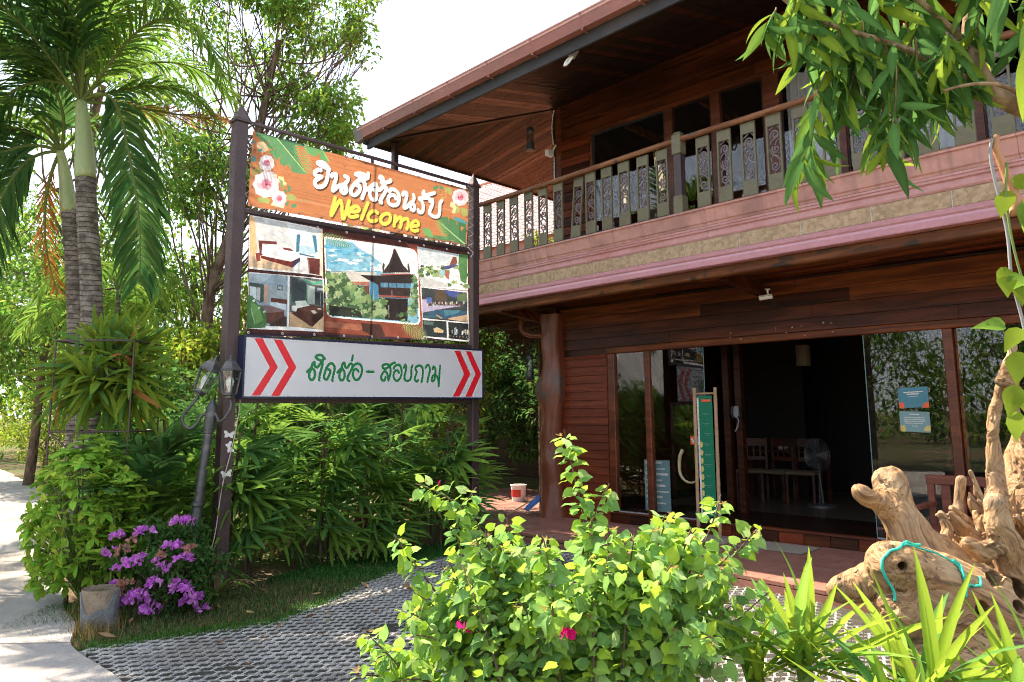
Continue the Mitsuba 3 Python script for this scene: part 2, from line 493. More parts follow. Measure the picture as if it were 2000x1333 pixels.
def drift_fn(p, n, uv):     # uv: coordinates across the limbs' grain
    g1 = fbm(uv.x * 30, uv.y * 30, 0.0, octaves=3)
    g2 = fbm(uv.x * 110, uv.y * 110, 5.0, octaves=3)
    c = mix((0.19, 0.105, 0.048), (0.41, 0.265, 0.135), smoothstep(0.22, 0.8, g1 * 0.3 + g2 * 0.7))
    c = mix(c, (0.47, 0.36, 0.23), smoothstep(0.5, 0.8, fbm(p.x * 5, p.y * 5, p.z * 5)) * 0.45)
    c = mix(c, (0.30, 0.155, 0.065), smoothstep(0.55, 0.66, fbm(uv.x * 14, uv.y * 14, p.z * 2 + p.x * 2)) * 0.5)
    c = mix(c, (0.06, 0.032, 0.018), smoothstep(0.64, 0.72, g2) * smoothstep(0.45, 0.6, fbm(p.x * 7, p.y * 7, p.z * 7 + 2)) * 0.85)
    c = mix(c, (0.07, 0.04, 0.02), smoothstep(0.60, 0.70, fbm(uv.x * 34, uv.y * 34, p.x * 2 + p.z * 2)) * 0.75)
    c = mix(c, (0.36, 0.33, 0.29), smoothstep(0.5, 0.68, fbm(p.x * 4 + 3, p.y * 4, p.z * 4)) * 0.15)
    moss = smoothstep(0.88, 0.55, p.z) * smoothstep(2.32, 2.02, p.x) * smoothstep(0.42, 0.68, fbm(p.x * 9, p.y * 9, p.z * 9))
    return mix(c, (0.09, 0.10, 0.022), moss * 0.6)


pbr('driftwood', proc(drift_fn), 0.62, 0.35, (lambda p, n, uv: fbm(uv.x * 110, uv.y * 110, 5.0, octaves=3) * 0.7 + fbm(uv.x * 30, uv.y * 30, 0.0) * 0.6, 0.010))

# ------------------------------------------------------------------ ground, road, pavers, terrace
g = 260.0
xs = np.concatenate([np.linspace(-g, -16, 8), np.linspace(-15, 12, 55), np.linspace(13, g, 8)])
ys = np.concatenate([np.linspace(-g, -6, 8), np.linspace(-5, 24, 59), np.linspace(25, g, 8)])
X, Y = np.meshgrid(xs, ys)
near = np.exp(-((X + 2) ** 2 + (Y - 8) ** 2) / 200)
Z = -0.02 + (meshkit.fbm(np.stack([X * 0.8, Y * 0.8, X * 0], -1), 4, seed=2) - 0.5) * 0.05 * near
nx = len(xs)
idx = np.arange(len(ys) - 1)[:, None] * nx + np.arange(nx - 1)
F = np.stack([idx, idx + 1, idx + nx + 1, idx + nx], -1).reshape(-1, 4)
obj('ground', (np.stack([X, Y, Z], -1).reshape(-1, 3), F), 'soil', smooth=True, label='bare earth and low weeds under the plants and beside the road', kind='structure')

road_r = [(0.6, -30), (-0.9, 1.8), (-1.9, 3.9), (-2.35, 4.75), (-3.05, 5.55), (-3.72, 6.45), (-4.85, 8.3), (-6.3, 10.8), (-7.95, 13.4), (-11.2, 18), (-15, 22.6), (-24, 33), (-60, 66), (-120, 118)]
road_l = [(-130, 108), (-64, 58), (-30, 27), (-19, 17), (-13, 10.5), (-9.5, 5), (-7.2, -2), (-5.5, -30)]
wob = [(x + 0.05 * math.sin(y * 2.1) + 0.04 * math.sin(y * 5.3 + 1), y) for x, y in [tuple(np.array(a) * (1 - t) + np.array(b) * t) for a, b in zip(road_r[:-1], road_r[1:]) for t in np.linspace(0, 1, 10, endpoint=False)]] + [road_r[-1]]
slab = Polygon(wob + road_l)
cuts = [LineString([(-30, y0), (10, y0 + 14 * 0.1)]).buffer(0.008) for y0 in (1.6, 4.6, 7.7, 10.8, 14, 17.3)]
obj('road', prism(slab.difference(shapely.ops.unary_union(cuts)), 0.12, -0.085), 'road_concrete', label='pale concrete lane running up the left side', kind='structure')

drive_poly = Polygon([(-2.95, 5.48), (-2.62, 5.72), (-2.3, 5.92), (-1.85, 6.16), (-1.62, 6.85), (-1.22, 8.1), (-0.62, 9.1), (0.0, 9.85), (1.35, 8.35), (2.8, 6.45), (4.6, 4.3), (4.6, 3.0), (-1.3, 3.0), (-2.3, 4.78)])
drv = thing('paved_drive', 'grey interlocking grass pavers of the forecourt, grass showing in their openings', None, kind='structure')
obj('bed', prism(drive_poly.buffer(0.035), 0.03, -0.0215), 'bedding', drv)
PV1, PV2 = np.array([0.0875, 0.0]), np.array([0.044, 0.0855])
notch = Polygon([(-0.040, 0.017), (0.022, 0.017), (0.042, 0.069), (-0.020, 0.069)])
cell = Polygon([(0, 0), (0.0875, 0), (0.108, 0.0427), (0.1315, 0.0855), (0.044, 0.0855), (0.0205, 0.0427)])
nl = shapely.affinity.translate(notch, 0.0205, 0)
pv = cell.difference(nl).difference(shapely.affinity.translate(nl, 0.0875, 0)).buffer(-0.0028, join_style=2).buffer(-0.003).buffer(0.003)
pv = pv.simplify(0.0012)
base = prism(pv, 0.034)
top = prism(pv.buffer(-0.003).simplify(0.001), 0.003, 0.034)
paver = cat_([base, top])
paver.apply_translation([-0.066, -0.043, -0.032])
PRM = rotz(0.05)
cells, inner = [], drive_poly.buffer(0.035)
for i in range(-110, 110):
    for j in range(-10, 100):
        q = np.array([-2.3, 4.0]) + (PRM[:2, :2] @ (PV1 * i + PV2 * j))
        if -3.2 < q[0] < 2.6 and 4.35 < q[1] < 10 and inner.contains(Point(q)):
            cells.append(q)
cells = np.array(cells)
# the stretch before the sign is the one in plain view
seen = (cells[:, 0] > -cells[:, 1] * 0.70) & (cells[:, 0] < -0.28 * cells[:, 1] + 0.55) & (cells[:, 1] > 4.6)
order = np.argsort(np.where(seen, cells[:, 1], 99))
pick = set(order[:300].tolist())
pl = [PL(paver, f'paver_{k}') for k in range(3)]
rest = []
for i, q in enumerate(cells):
    tilt = rng.normal(0, 0.006, 2)
    R = np.array([[1, 0, tilt[0]], [0, 1, tilt[1]], [-tilt[0], -tilt[1], 1]]) @ PRM
    m = place(R, [q[0], q[1], rng.normal(0.009, 0.0015) + 0.016 * (float(meshkit.fbm(np.array([q[0] * 2.2, q[1] * 2.2, 0.0]), 3, 5)) - 0.5)])
    if i in pick:
        put('paver', pl[int(rng.integers(3))], drv, m)
    else:
        rest.append(moved(paver, m))
obj('far_pavers', cat_(rest), 'paver_1', drv, kind='stuff')

# the red tiled terrace in front of the house
trc = thing('terrace', 'low terrace of worn red floor tiles in front of the glass doors', None, kind='structure')
edge = lambda a: -(1.41 + 0.14 * a)
tp = Polygon([(-3.6, edge(-3.6)), (8.5, edge(8.5)), (8.5, 0.0), (0.13, 0.0), (0.13, 3.0), (-3.6, 3.0)])
obj('base', prism(tp, 0.105, -0.03), 'terracotta', trc, MH)
tl, tvar = 0.302, []
R14 = math.atan(0.14)
for i in range(-14, 30):
    for j in range(0, 12):
        c, s = math.cos(R14), math.sin(R14)
        x, y = i * tl, j * tl
        a0, y0 = x * c + y * s, -1.41 - x * s + y * c
        t = Polygon([(a0 + u * c + v * s, y0 - u * s + v * c) for u, v in ((0, 0), (tl, 0), (tl, tl), (0, tl))])
        t = t.intersection(tp)
        if t.is_empty or t.area < 0.004 or not hasattr(t, 'exterior'): continue
        t = t.buffer(-0.003, join_style=2)
        if t.is_empty or not hasattr(t, 'exterior'): continue
        cx, cy = t.centroid.x, t.centroid.y
        if cx > 6.6 or cx < -2.6: tvar.append(prism(t, 0.03, 0.085)); continue
        obj('tile', prism(t, 0.032 + rng.normal(0, 0.0012), 0.085), 'terracotta', trc, MH)
obj('outer_tiles', cat_(tvar), 'terracotta', trc, MH, kind='stuff')

# two worn door mats on the terrace
for k, (x0, x1, lab) in enumerate(((2.35, 3.05, 'left of the two grey-brown door mats lying below the step'), (3.2, 3.95, 'right of the two grey-brown door mats lying below the step'))):
    o = obj('door_mat', bx(x0, x1, -0.62, -0.14, 0.118, 0.131, 0.004), 'mat_cloth', None, MH, label=lab, cat='mat')

# ------------------------------------------------------------------ the timber house
hs = thing('timber_house', 'two storey dark teak house with a pink-edged balcony and glass doors', 'house')
TEAK = ['teak', 'teak', 'teak_light', 'teak_dark']


def hp(name, mesh, b, parent=hs, m=MH, **kw):
    return obj(name, mesh, b, parent, m, **kw)


def plank(x0, x1, z0, z1, y=-0.02, th=0.03, lean=0.012):
    """a weatherboard, its foot proud of its head"""
    v = [[x, yy, z] for x in (x0, x1) for yy, z in ((y + th, z0), (y - lean, z0), (y - lean, z0 + 0.006), (y + 0.002, z1), (y + th, z1))]
    return trimesh.convex.convex_hull(np.array(v, float))


# trunk column at the corner of the wall
def trunk(cx, cy, z0, z1, rad, bulge, seed, n=28, k=40):
    V = []
    for i in range(k):
        z = z0 + (z1 - z0) * i / (k - 1)
        a = np.arange(n) * 2 * np.pi / n
        r = np.full(n, np.interp(z, [p[0] for p in rad], [p[1] for p in rad]))
        for bz, ba, bh, bw in bulge:
            r += bh * np.exp(-((z - bz) / bw) ** 2) * np.clip(np.cos(a - ba), 0, 1) ** 2
        p = np.stack([np.cos(a) * 2, np.sin(a) * 2, a * 0 + z * 1.6], -1)
        r *= 1 + 0.42 * (meshkit.fbm(p * [1.5, 1.5, 1.2], 4, seed) - 0.5) + 0.05 * np.sin(a * 5 + z * 0.6 + seed)
        V.append(np.stack([cx + 0.03 * math.sin(z * 2.1 + seed) + r * np.cos(a), cy + r * np.sin(a), a * 0 + z], -1))
    V = np.vstack(V)
    F = []
    for i in range(k - 1):
        p = np.arange(n) + i * n
        q = (np.arange(n) + 1) % n + i * n
        F += [np.stack([p, q, q + n], 1), np.stack([p, q + n, p + n], 1)]
    return trimesh.Trimesh(V, np.vstack(F), process=False)


hp('column', trunk(0.02, -0.08, 0.11, 3.1, [(0.1, 0.21), (0.5, 0.165), (1.5, 0.16), (2.0, 0.185), (2.4, 0.15), (2.9, 0.165), (3.1, 0.19)], [(1.93, 3.2, 0.12, 0.2), (2.0, 4.6, 0.05, 0.28), (0.9, 5.0, 0.035, 0.2), (2.6, 4.2, 0.03, 0.2), (0.2, 4.0, 0.03, 0.3), (1.3, 3.8, 0.03, 0.15)], 3), 'trunk_red', smooth=True)
hp('column', trunk(-2.75, -0.75, -0.05, 3.2, [(0, 0.13), (3.2, 0.12)], [], 5, 18, 14), 'trunk_red', smooth=True)
hp('column', trunk(-2.75, 3.4, -0.05, 3.2, [(0, 0.13), (3.2, 0.12)], [], 6, 18, 14), 'trunk_red', smooth=True)

# ground floor: siding, header boards over the doors
wl = hp('wall', cat_([bx(0.12, 1.01, 0.0, 0.1, 0.1, 3.2), bx(1.01, 9.2, 0.02, 0.1, 2.5, 3.2), bx(0.02, 0.12, 0.0, 6.5, 0.1, 6.35), bx(9.1, 9.2, 0, 6.5, 0, 6.6), bx(0.12, 9.1, 6.4, 6.5, 0, 6.5)]), 'teak_dark')
z = 0.16
while z < 2.44:
    h = 0.118 + rng.normal(0, 0.006)
    hp('plank', plank(0.14, 1.0, z, min(z + h - 0.004, 2.45), -0.022), 'siding', wl)
    z += h
z = 2.545
for i, h in enumerate((0.145, 0.16, 0.15, 0.165)):
    cuts = sorted([0.14] + [x + rng.normal(0, 0.5) for x in ((3.6, 6.9) if i % 2 else (2.2, 5.2))] + [9.1])
    for x0, x1 in zip(cuts[:-1], cuts[1:]):
        hp('plank', plank(x0 + 0.002, x1 - 0.002, z, z + h - 0.004, -0.022), TEAK[int(rng.integers(4))], wl)
    z += h
hp('door_head', bx(1.0, 9.1, -0.045, 0.03, 2.452, 2.54, 0.008), 'teak_light')
hp('sill_board', bx(0.13, 1.0, -0.05, 0.0, 0.118, 0.16, 0.006), 'siding')

fk = []
for i in range(13):     # flecks of dried leaf and paint on the header
    x, z = rng.uniform(2.9, 4.3), rng.uniform(2.47, 2.62)
    fk.append(bx(x, x + rng.uniform(.008, .02), -0.052, -0.044, z, z + rng.uniform(.008, .02)))
hp('paint_flecks', cat_(fk), 'pale_pole', kind='stuff')

# door frames, panes, the open doorway
for x0, x1 in ((1.012, 1.13), (1.632, 1.72), (5.305, 5.395), (8.4, 8.5)):
    hp('door_post', bx(x0, x1, -0.035, 0.06, 0.27, 2.452, 0.008), 'red_frame')
hp('door_post', bx(5.40, 5.43, 0.03, 0.09, 0.27, 2.45, 0.004), 'old_beam')


def pane(x0, x1, z0, z1, y, frame=0.0):
    return trimesh.Trimesh([[x0, y, z0], [x1, y, z0], [x1, y, z1], [x0, y, z1]], [[0, 1, 2], [0, 2, 3]], process=False)


for x0, x1, y in ((1.13, 1.632, 0.01), (1.72, 2.53, -0.005), (4.52, 5.305, -0.005), (5.43, 8.4, 0.01)):
    d = hp('door_pane', pane(x0, x1, 0.285, 2.45, y), 'glass')
    hp('bottom_track', bx(x0, x1, y - 0.012, y + 0.012, 0.2705, 0.2845), 'grey_plastic', d)
hp('glass_edge', bx(2.53, 2.536, -0.01, 0.0, 0.285, 2.45), 'teal_pale')
hp('glass_edge', bx(4.514, 4.52, -0.01, 0.0, 0.285, 2.45), 'teal_pale')
# curved horn-like pull handle on the sliding pane
t = np.linspace(0, 1, 26)
ang = np.radians(150 + t * 215)
hx, hz = 2.30 + 0.155 * np.cos(ang), 0.90 + 0.17 * np.sin(ang)
hx, hz = np.concatenate([[2.20, 2.165, 2.15], hx[2:]]), np.concatenate([[1.14, 1.07, 1.0], hz[2:]])
hp('door_handle', tube(np.stack([hx, hx * 0 - 0.05, hz], 1), np.linspace(0.024, 0.007, len(hx)), 8), 'horn', smooth=True)
hp('lock_case', bx(2.41, 2.53, -0.035, 0.025, 0.98, 1.10, 0.006), 'grey_plastic')

# floor edge and riser boards
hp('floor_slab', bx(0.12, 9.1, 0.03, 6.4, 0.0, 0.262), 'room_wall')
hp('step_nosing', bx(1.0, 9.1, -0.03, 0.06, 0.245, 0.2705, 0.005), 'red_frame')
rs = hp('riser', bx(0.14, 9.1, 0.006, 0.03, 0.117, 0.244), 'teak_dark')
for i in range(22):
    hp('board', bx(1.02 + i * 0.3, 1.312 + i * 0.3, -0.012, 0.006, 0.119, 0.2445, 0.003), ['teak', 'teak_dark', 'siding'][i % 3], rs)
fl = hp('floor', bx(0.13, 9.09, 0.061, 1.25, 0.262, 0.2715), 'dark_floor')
for i in range(9):
    for j in range(7):
        hp('tile', bx(0.9 + i * 0.5, 1.397 + i * 0.5, 1.254 + j * 0.5, 1.751 + j * 0.5, 0.262, 0.272, 0.001), 'floor_tile', fl)
# rooms behind the glass
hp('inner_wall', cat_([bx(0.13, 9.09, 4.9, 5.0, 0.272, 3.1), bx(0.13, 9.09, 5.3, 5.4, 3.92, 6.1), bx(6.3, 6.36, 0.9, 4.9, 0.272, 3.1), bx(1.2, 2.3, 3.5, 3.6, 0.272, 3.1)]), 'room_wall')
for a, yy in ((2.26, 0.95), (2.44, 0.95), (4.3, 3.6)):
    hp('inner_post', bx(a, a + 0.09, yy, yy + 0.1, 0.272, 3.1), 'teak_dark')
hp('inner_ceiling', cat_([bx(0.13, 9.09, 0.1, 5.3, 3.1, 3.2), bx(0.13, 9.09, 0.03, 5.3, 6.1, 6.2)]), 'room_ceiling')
for i in range(6):
    hp('ceiling_beam', bx(1.0 + i * 1.3, 1.07 + i * 1.3, 0.2, 5.3, 5.99, 6.099), 'old_beam')
hp('upper_floor', bx(0.13, 9.09, 0.1, 5.3, 3.80, 3.92), 'dark_floor')

# balcony slab, porch ceiling boards, beams
hp('balcony_floor', cat_([bx(-2.78, 9.1, 0.06, 1.02, 3.79, 3.87), bx(-2.78, 9.1, 0.06, 0.14, 3.2, 3.79)]), 'old_beam', m=MB)
hp('balcony_floor', bx(-2.8, 0.02, 0.0, 5.0, 3.3, 3.86), 'old_beam')
pc = hp('porch_ceiling', bx(-2.7, 9.1, 0.15, 1.46, 3.24, 3.27), 'teak_dark', m=MB)
for i in range(9):
    cuts = [-2.6, -0.2 + rng.normal(0, 0.5), 2.5 + rng.normal(0, 0.6), 5.3 + rng.normal(0, 0.5), 9.0]
    for x0, x1 in zip(cuts[:-1], cuts[1:]):
        hp('board', bx(x0 + .002, x1 - .002, 0.15 + i * 0.145, 0.292 + i * 0.145, 3.218 + rng.normal(0, .002), 3.239, 0.003), ('teak_light', 'teak', 'siding')[int(rng.integers(3))], pc, m=MB)
hp('front_beam', bx(-2.8, 9.0, -0.02, 0.10, 3.085, 3.192, 0.012), 'old_beam', m=MB)
for a in (-0.12, 3.45, 6.7):
    hp('cross_beam', beam([a, -1.08, 3.13], [a, 0.02, 3.03], 0.1, 0.13, 0.006), 'teak')
hp('cross_beam', beam([-2.7, 0.1, 3.13], [0.05, -0.1, 3.13], 0.1, 0.12, 0.006), 'teak')
for y in (1.2, 2.4, 3.6):
    hp('cross_beam', beam([-2.8, y, 3.22], [0.05, y, 3.22], 0.1, 0.14, 0.006), 'teak_dark')
hp('drain_pipe', tube(smoothpts([[-0.42, -0.3, 3.2], [-0.42, -0.3, 2.98], [-0.38, -0.3, 2.86], [-0.24, -0.2, 2.8], [-0.08, -0.1, 2.79]], 24), 0.04, 12), 'trunk_red', smooth=True)


# cornice: bands run along the balcony front
def band(prof, x0=-2.86, x1=9.1):
    p = Polygon(prof)
    me = trimesh.creation.extrude_polygon(p, x1 - x0, engine='earcut')      # profile in (y, z), extruded along the front
    me.apply_transform(np.array([[0, 0, 1, x0], [1, 0, 0, 0], [0, 1, 0, 0], [0, 0, 0, 1.0]]))
    if me.volume < 0: me.invert()
    return me


FP = [(0.06, 3.66), (-0.055, 3.664), (-0.062, 3.69), (-0.075, 3.70), (-0.105, 3.83), (-0.125, 3.838), (-0.125, 3.858), (0.06, 3.862)]
MP = [(0.06, 3.525), (-0.012, 3.525), (-0.022, 3.545), (-0.022, 3.60), (-0.045, 3.612), (-0.045, 3.635), (-0.058, 3.64), (-0.058, 3.66), (0.06, 3.66)]
cn = hp('cornice', band([(0.07, 3.2), (0.062, 3.2), (0.062, 3.85), (0.07, 3.85)]), 'fascia_dark', m=MB)
x0 = -2.86
while x0 < 9.0:
    x1 = min(x0 + 0.62 + 0.5 * rng.random(), 9.1)
    d = rng.normal(0, 0.0022)
    hp('fascia_piece', band([(y + d, z + d * 0.5) for y, z in FP], x0 + 0.0012, x1 - 0.0012), 'fascia_pink', cn, m=MB)
    x0 = x1
for x0, x1 in ((-2.86, -0.9), (-0.9, 1.3), (1.3, 3.4), (3.4, 5.5), (5.5, 7.6), (7.6, 9.1)):
    d = rng.normal(0, 0.002)
    hp('moulding', band([(y + d, z) for y, z in MP], x0 + 0.0015, x1 - 0.0015), 'moulding_pink', cn, m=MB)
hp('tile_bed', band([(0.06, 3.368), (0.004, 3.368), (0.004, 3.525), (0.06, 3.525)]), 'mortar', cn, m=MB)
for i in range(-4, 14):
    x0 = -0.38 + 0.69 * i
    if x0 > 9: break
    hp('stone_tile', bx(max(x0, -2.85) + 0.006, x0 + 0.684, -0.006, 0.004, 3.372, 3.521, 0.002), 'sandstone', cn, m=MB)
hp('ledge', band([(0.06, 3.192), (-0.12, 3.192), (-0.125, 3.20), (-0.10, 3.222), (-0.094, 3.221), (-0.076, 3.238), (-0.070, 3.237), (-0.054, 3.254), (-0.048, 3.253), (-0.03, 3.275), (-0.022, 3.30), (-0.034, 3.318), (-0.036, 3.336), (-0.016, 3.366), (0.06, 3.366)]), 'ledge_pink', cn, m=MB)

# railing
hp('handrail', cat_([tube(smoothpts([[-2.8, 0.005, 4.77], [-1.2, 0.005, 4.768], [0.6, 0.005, 4.752], [2.0, 0.005, 4.766], [2.96, 0.005, 4.775]], 40), 0.034, 10), tube(smoothpts([[3.08, 0.005, 4.775], [5, 0.005, 4.765], [9, 0.005, 4.78]], 40), 0.034, 10)]), 'rail_wood', m=MB, smooth=60)
hp('bottom_rail', bx(-2.8, 2.96, 0.0, 0.055, 3.868, 3.91, 0.008), 'black_paint', m=MB)
hp('bottom_rail', bx(3.08, 9.0, 0.0, 0.055, 3.868, 3.91, 0.008), 'rail_wood', m=MB)
for a in (-2.76, 3.02, 8.6):
    nw = hp('newel', cat_([bx(a - 0.05, a + 0.05, -0.02, 0.08, 3.864, 4.60, 0.006)]), 'post_paint', m=MB)
    hp('cap', cat_([bx(a - 0.062, a + 0.062, -0.032, 0.092, 4.6, 4.84, 0.008), bx(a - 0.05, a + 0.05, -0.02, 0.08, 4.84, 4.87, 0.012)]), 'olive_paint', nw, m=MB)
    hp('foot', bx(a - 0.062, a + 0.062, -0.032, 0.092, 3.865, 4.10, 0.006), 'olive_paint', nw, m=MB)

# fretwork baluster: an olive board with a carved scroll in its opening
bw, bz0, bz1 = 0.168, 0.0, 0.825
board = sbox(-bw / 2, 0, bw / 2, bz1).difference(sbox(-0.066, 0.175, 0.066, 0.70))


def spiral(cx, cy, r0, r1, a0, turns, n=26):
    t = np.linspace(0, 1, n)
    a = a0 + turns * 2 * np.pi * t
    r = r0 + (r1 - r0) * t
    return [(cx + x, cy + y) for x, y in zip(r * np.cos(a), r * np.sin(a))]


scr = []
scr.append(LineString(spiral(0.002, 0.605, 0.052, 0.012, -2.6, -1.35)).buffer(0.0085))
scr.append(LineString(spiral(0.008, 0.445, 0.046, 0.010, 2.4, 1.3)).buffer(0.008))
scr.append(LineString(spiral(-0.006, 0.262, 0.054, 0.012, 0.5, -1.4)).buffer(0.0085))
scr.append(LineString([(-0.064, 0.50), (-0.03, 0.55), (0.02, 0.565), (0.064, 0.60)]).buffer(0.008))
scr.append(LineString([(-0.064, 0.45), (-0.04, 0.40), (0.02, 0.36), (0.064, 0.30)]).buffer(0.0095))
for p in ([(-0.064, 0.66), (-0.03, 0.68), (0.0, 0.70)], [(0.03, 0.70), (0.05, 0.67), (0.064, 0.66)], [(0.05, 0.50), (0.064, 0.53)], [(-0.05, 0.35), (-0.03, 0.37), (-0.02, 0.41)], [(-0.064, 0.36), (-0.045, 0.33), (-0.05, 0.30)],
          [(0.04, 0.20), (0.064, 0.22)], [(-0.02, 0.175), (0.0, 0.21)], [(0.03, 0.39), (0.05, 0.40), (0.064, 0.385)], [(-0.064, 0.56), (-0.05, 0.585)], [(0.0, 0.49), (0.02, 0.53), (0.05, 0.54)]):
    scr.append(LineString(p).buffer(0.006))
fret = shapely.ops.unary_union(scr).intersection(sbox(-0.067, 0.174, 0.067, 0.701)).simplify(0.0012)
UPR = np.array([[1, 0, 0, 0], [0, 0, -1, 0], [0, 1, 0, 0], [0, 0, 0, 1.0]])   # drawing plane to upright
board_m = moved(prism(board, 0.026), UPR)
fret_m = moved(prism(fret, 0.012, -0.019 + 0.012), UPR)
ply_board, ply_fret = PL(board_m, 'olive_paint'), PL(fret_m, 'fret_paint')
bal = [-2.42, -2.12, -1.82, -1.55, -1.26, -0.98, -0.70, -0.42, -0.12, 0.17, 0.47, 0.755, 1.05, 1.382, 1.633, 1.909, 2.19, 2.475, 2.77, 3.33, 3.602, 3.907, 4.202, 4.5, 4.796, 5.08, 5.376, 5.673, 5.968, 6.26, 6.55, 6.85, 7.14]
for a in bal:
    short = a > 1.2 and a < 3.0
    lean = 0.10 if a == 1.382 else rng.normal(0, 0.006)
    loc = np.eye(4)
    loc[:3, :3] = np.array([[math.cos(lean), 0, math.sin(lean)], [0, 1, 0], [-math.sin(lean), 0, math.cos(lean)]])
    loc[:3, 3] = [a - (0.05 if a == 1.382 else 0), 0.056 + (0.028 if lean == 0.10 else 0), 3.912 if not short else 3.905]
    k = put('baluster', ply_board, hs, MB @ loc)
    put('fretwork', ply_fret, k, MB @ loc)

# upper wall: corner post, boards, windows
hp('corner_post', bx(0.10, 0.205, -0.03, 0.06, 3.865, 6.40, 0.008), 'red_frame')
uw = hp('upper_wall', cat_([bx(0.2, 0.78, 0.0, 0.08, 3.8, 6.4), bx(0.78, 9.1, 0.0, 0.08, 5.84, 6.72)]), 'teak_dark')
z = 3.90
while z < 5.80:
    h = 0.135 + rng.normal(0, 0.008)
    hp('plank', plank(0.21, 0.772, z, min(z + h - 0.003, 5.83), -0.02, lean=0.02), ['siding', 'teak', 'teak_dark'][int(rng.integers(3))], uw)
    z += h
z = 5.845
for i, h in enumerate((0.17, 0.175, 0.17, 0.175, 0.18)):
    cuts = [0.21] + [x + rng.normal(0, 0.4) for x in ((2.9, 6.2) if i % 2 else (4.3,))] + [9.1]
    for x0, x1 in zip(cuts[:-1], cuts[1:]):
        hp('plank', plank(x0 + 0.002, x1 - 0.002, z, z + h - 0.003, -0.02), TEAK[int(rng.integers(4))], uw)
    z += h
wins = [(0.815, 2.085), (2.21, 2.80), (2.93, 3.525), (3.735, 4.40), (4.50, 5.00), (5.11, 5.75), (5.86, 6.5), (6.62, 7.3), (7.42, 8.2)]
hp('window_head', bx(0.775, 9.1, -0.03, 0.05, 5.79, 5.845, 0.006), 'red_frame')
hp('window_sill', bx(0.775, 9.1, -0.04, 0.06, 3.872, 3.93, 0.006), 'red_frame')
edges = [0.775] + [x for w in wins for x in w] + [8.35]
for x0, x1 in zip(edges[0::2], edges[1::2]):
    hp('window_post', bx(x0, x1, -0.026, 0.05, 3.93, 5.79, 0.006), 'red_frame')
for i, (x0, x1) in enumerate(wins):
    w = hp('window', cat_([bx(x0, x0 + 0.022, -0.005, 0.035, 3.93, 5.79), bx(x1 - 0.022, x1, -0.005, 0.035, 3.93, 5.79), bx(x0 + 0.022, x1 - 0.022, -0.005, 0.035, 3.93, 3.965), bx(x0 + 0.022, x1 - 0.022, -0.005, 0.035, 5.765, 5.79)]), 'teak_dark' if i else 'black_paint')
    hp('pane', pane(x0 + 0.022, x1 - 0.022, 3.965, 5.765, 0.015), 'glass', w)

# eaves: gutter, dark board, soffit boards, roof
gp = [(-2.16, 6.20), (-2.155, 6.20), (-2.12, 6.032), (-2.03, 6.032), (-2.03, 6.20), (-2.025, 6.20), (-2.025, 6.022), (-2.126, 6.022)]
gm = band(gp, -2.16, 9.4)
gt = hp('gutter', gm, 'gutter_pink', m=ME)
hp('end_plate', trimesh.creation.extrude_polygon(Polygon([(-2.162, 6.206), (-2.02, 6.206), (-2.02, 5.998), (-2.12, 5.998)]), 0.24, engine='earcut').apply_transform(np.array([[0, 0, 1, -2.4], [1, 0, 0, 0], [0, 1, 0, 0], [0, 0, 0, 1.0]])), 'gutter_grey', gt, m=ME)
for a in np.arange(-1.6, 9.2, 0.82):
    hp('strap', band([(-2.166, 6.204), (-2.160, 6.204), (-2.112, 6.004), (-2.02, 6.0), (-2.02, 5.996), (-2.12, 5.996)], a, a + 0.03), 'gutter_pink', gt, m=ME)
hp('eaves_board', bx(-2.2, 9.4, -2.018, -1.98, 5.86, 6.10, 0.006), 'fascia_dark', m=ME)
hp('eaves_board', bx(-2.3, -2.26, -2.0, 5.2, 5.93, 6.06, 0.006), 'fascia_dark')


def top_z(a): return 6.40 + 0.04 * max(a - 0.14, 0)


def quadboard(p00, p01, p11, p10, th=0.02):
    P = np.array([p00, p01, p11, p10], float)
    V = np.vstack([P, P + [0, 0, th]])
    F = [[0, 2, 1], [0, 3, 2], [4, 5, 6], [4, 6, 7]] + [f for i in range(4) for f in ([i, (i + 1) % 4, (i + 1) % 4 + 4], [i, (i + 1) % 4 + 4, i + 4])]
    return trimesh.Trimesh(V, F, process=False)


oy = lambda a: -(1.985 + 0.042 * a)           # outer edge of the front soffit
def hip_in(a):                                  # where a front board ends: the wall, or the hip
    return 0.0 if a > 0.12 else oy(-2.2) * (0.12 - a) / 2.32


def sz(a, y):                                   # height of the front soffit
    zi = top_z(a)
    return 5.96 + (zi - 5.96) * (y - oy(a)) / (0.0 - oy(a))


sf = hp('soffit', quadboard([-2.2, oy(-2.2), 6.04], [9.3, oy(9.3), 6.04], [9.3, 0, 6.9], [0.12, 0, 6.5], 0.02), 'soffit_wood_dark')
st = 0.128
for i in range(90):
    a0, a1 = -2.19 + i * st, -2.19 + (i + 1) * st - 0.006
    if a1 > 9.2: break
    y0, y1 = hip_in(a0), hip_in(a1)
    if y1 - oy(a1) < 0.02: continue
    y0 = max(y0, oy(a0) + 0.005)
    j = rng.normal(0, 0.002)
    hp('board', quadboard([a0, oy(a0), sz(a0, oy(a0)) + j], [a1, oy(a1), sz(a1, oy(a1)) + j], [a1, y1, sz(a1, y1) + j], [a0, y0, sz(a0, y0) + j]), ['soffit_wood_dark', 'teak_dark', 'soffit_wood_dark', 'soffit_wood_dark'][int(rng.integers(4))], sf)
se = hp('soffit', quadboard([-2.26, oy(-2.2), 6.05], [0.12, 0.0, 6.5], [0.12, 5.2, 6.5], [-2.26, 5.2, 6.05], 0.02), 'soffit_wood_dark')


def ez(a): return 5.96 + (6.40 - 5.96) * (a + 2.26) / 2.38


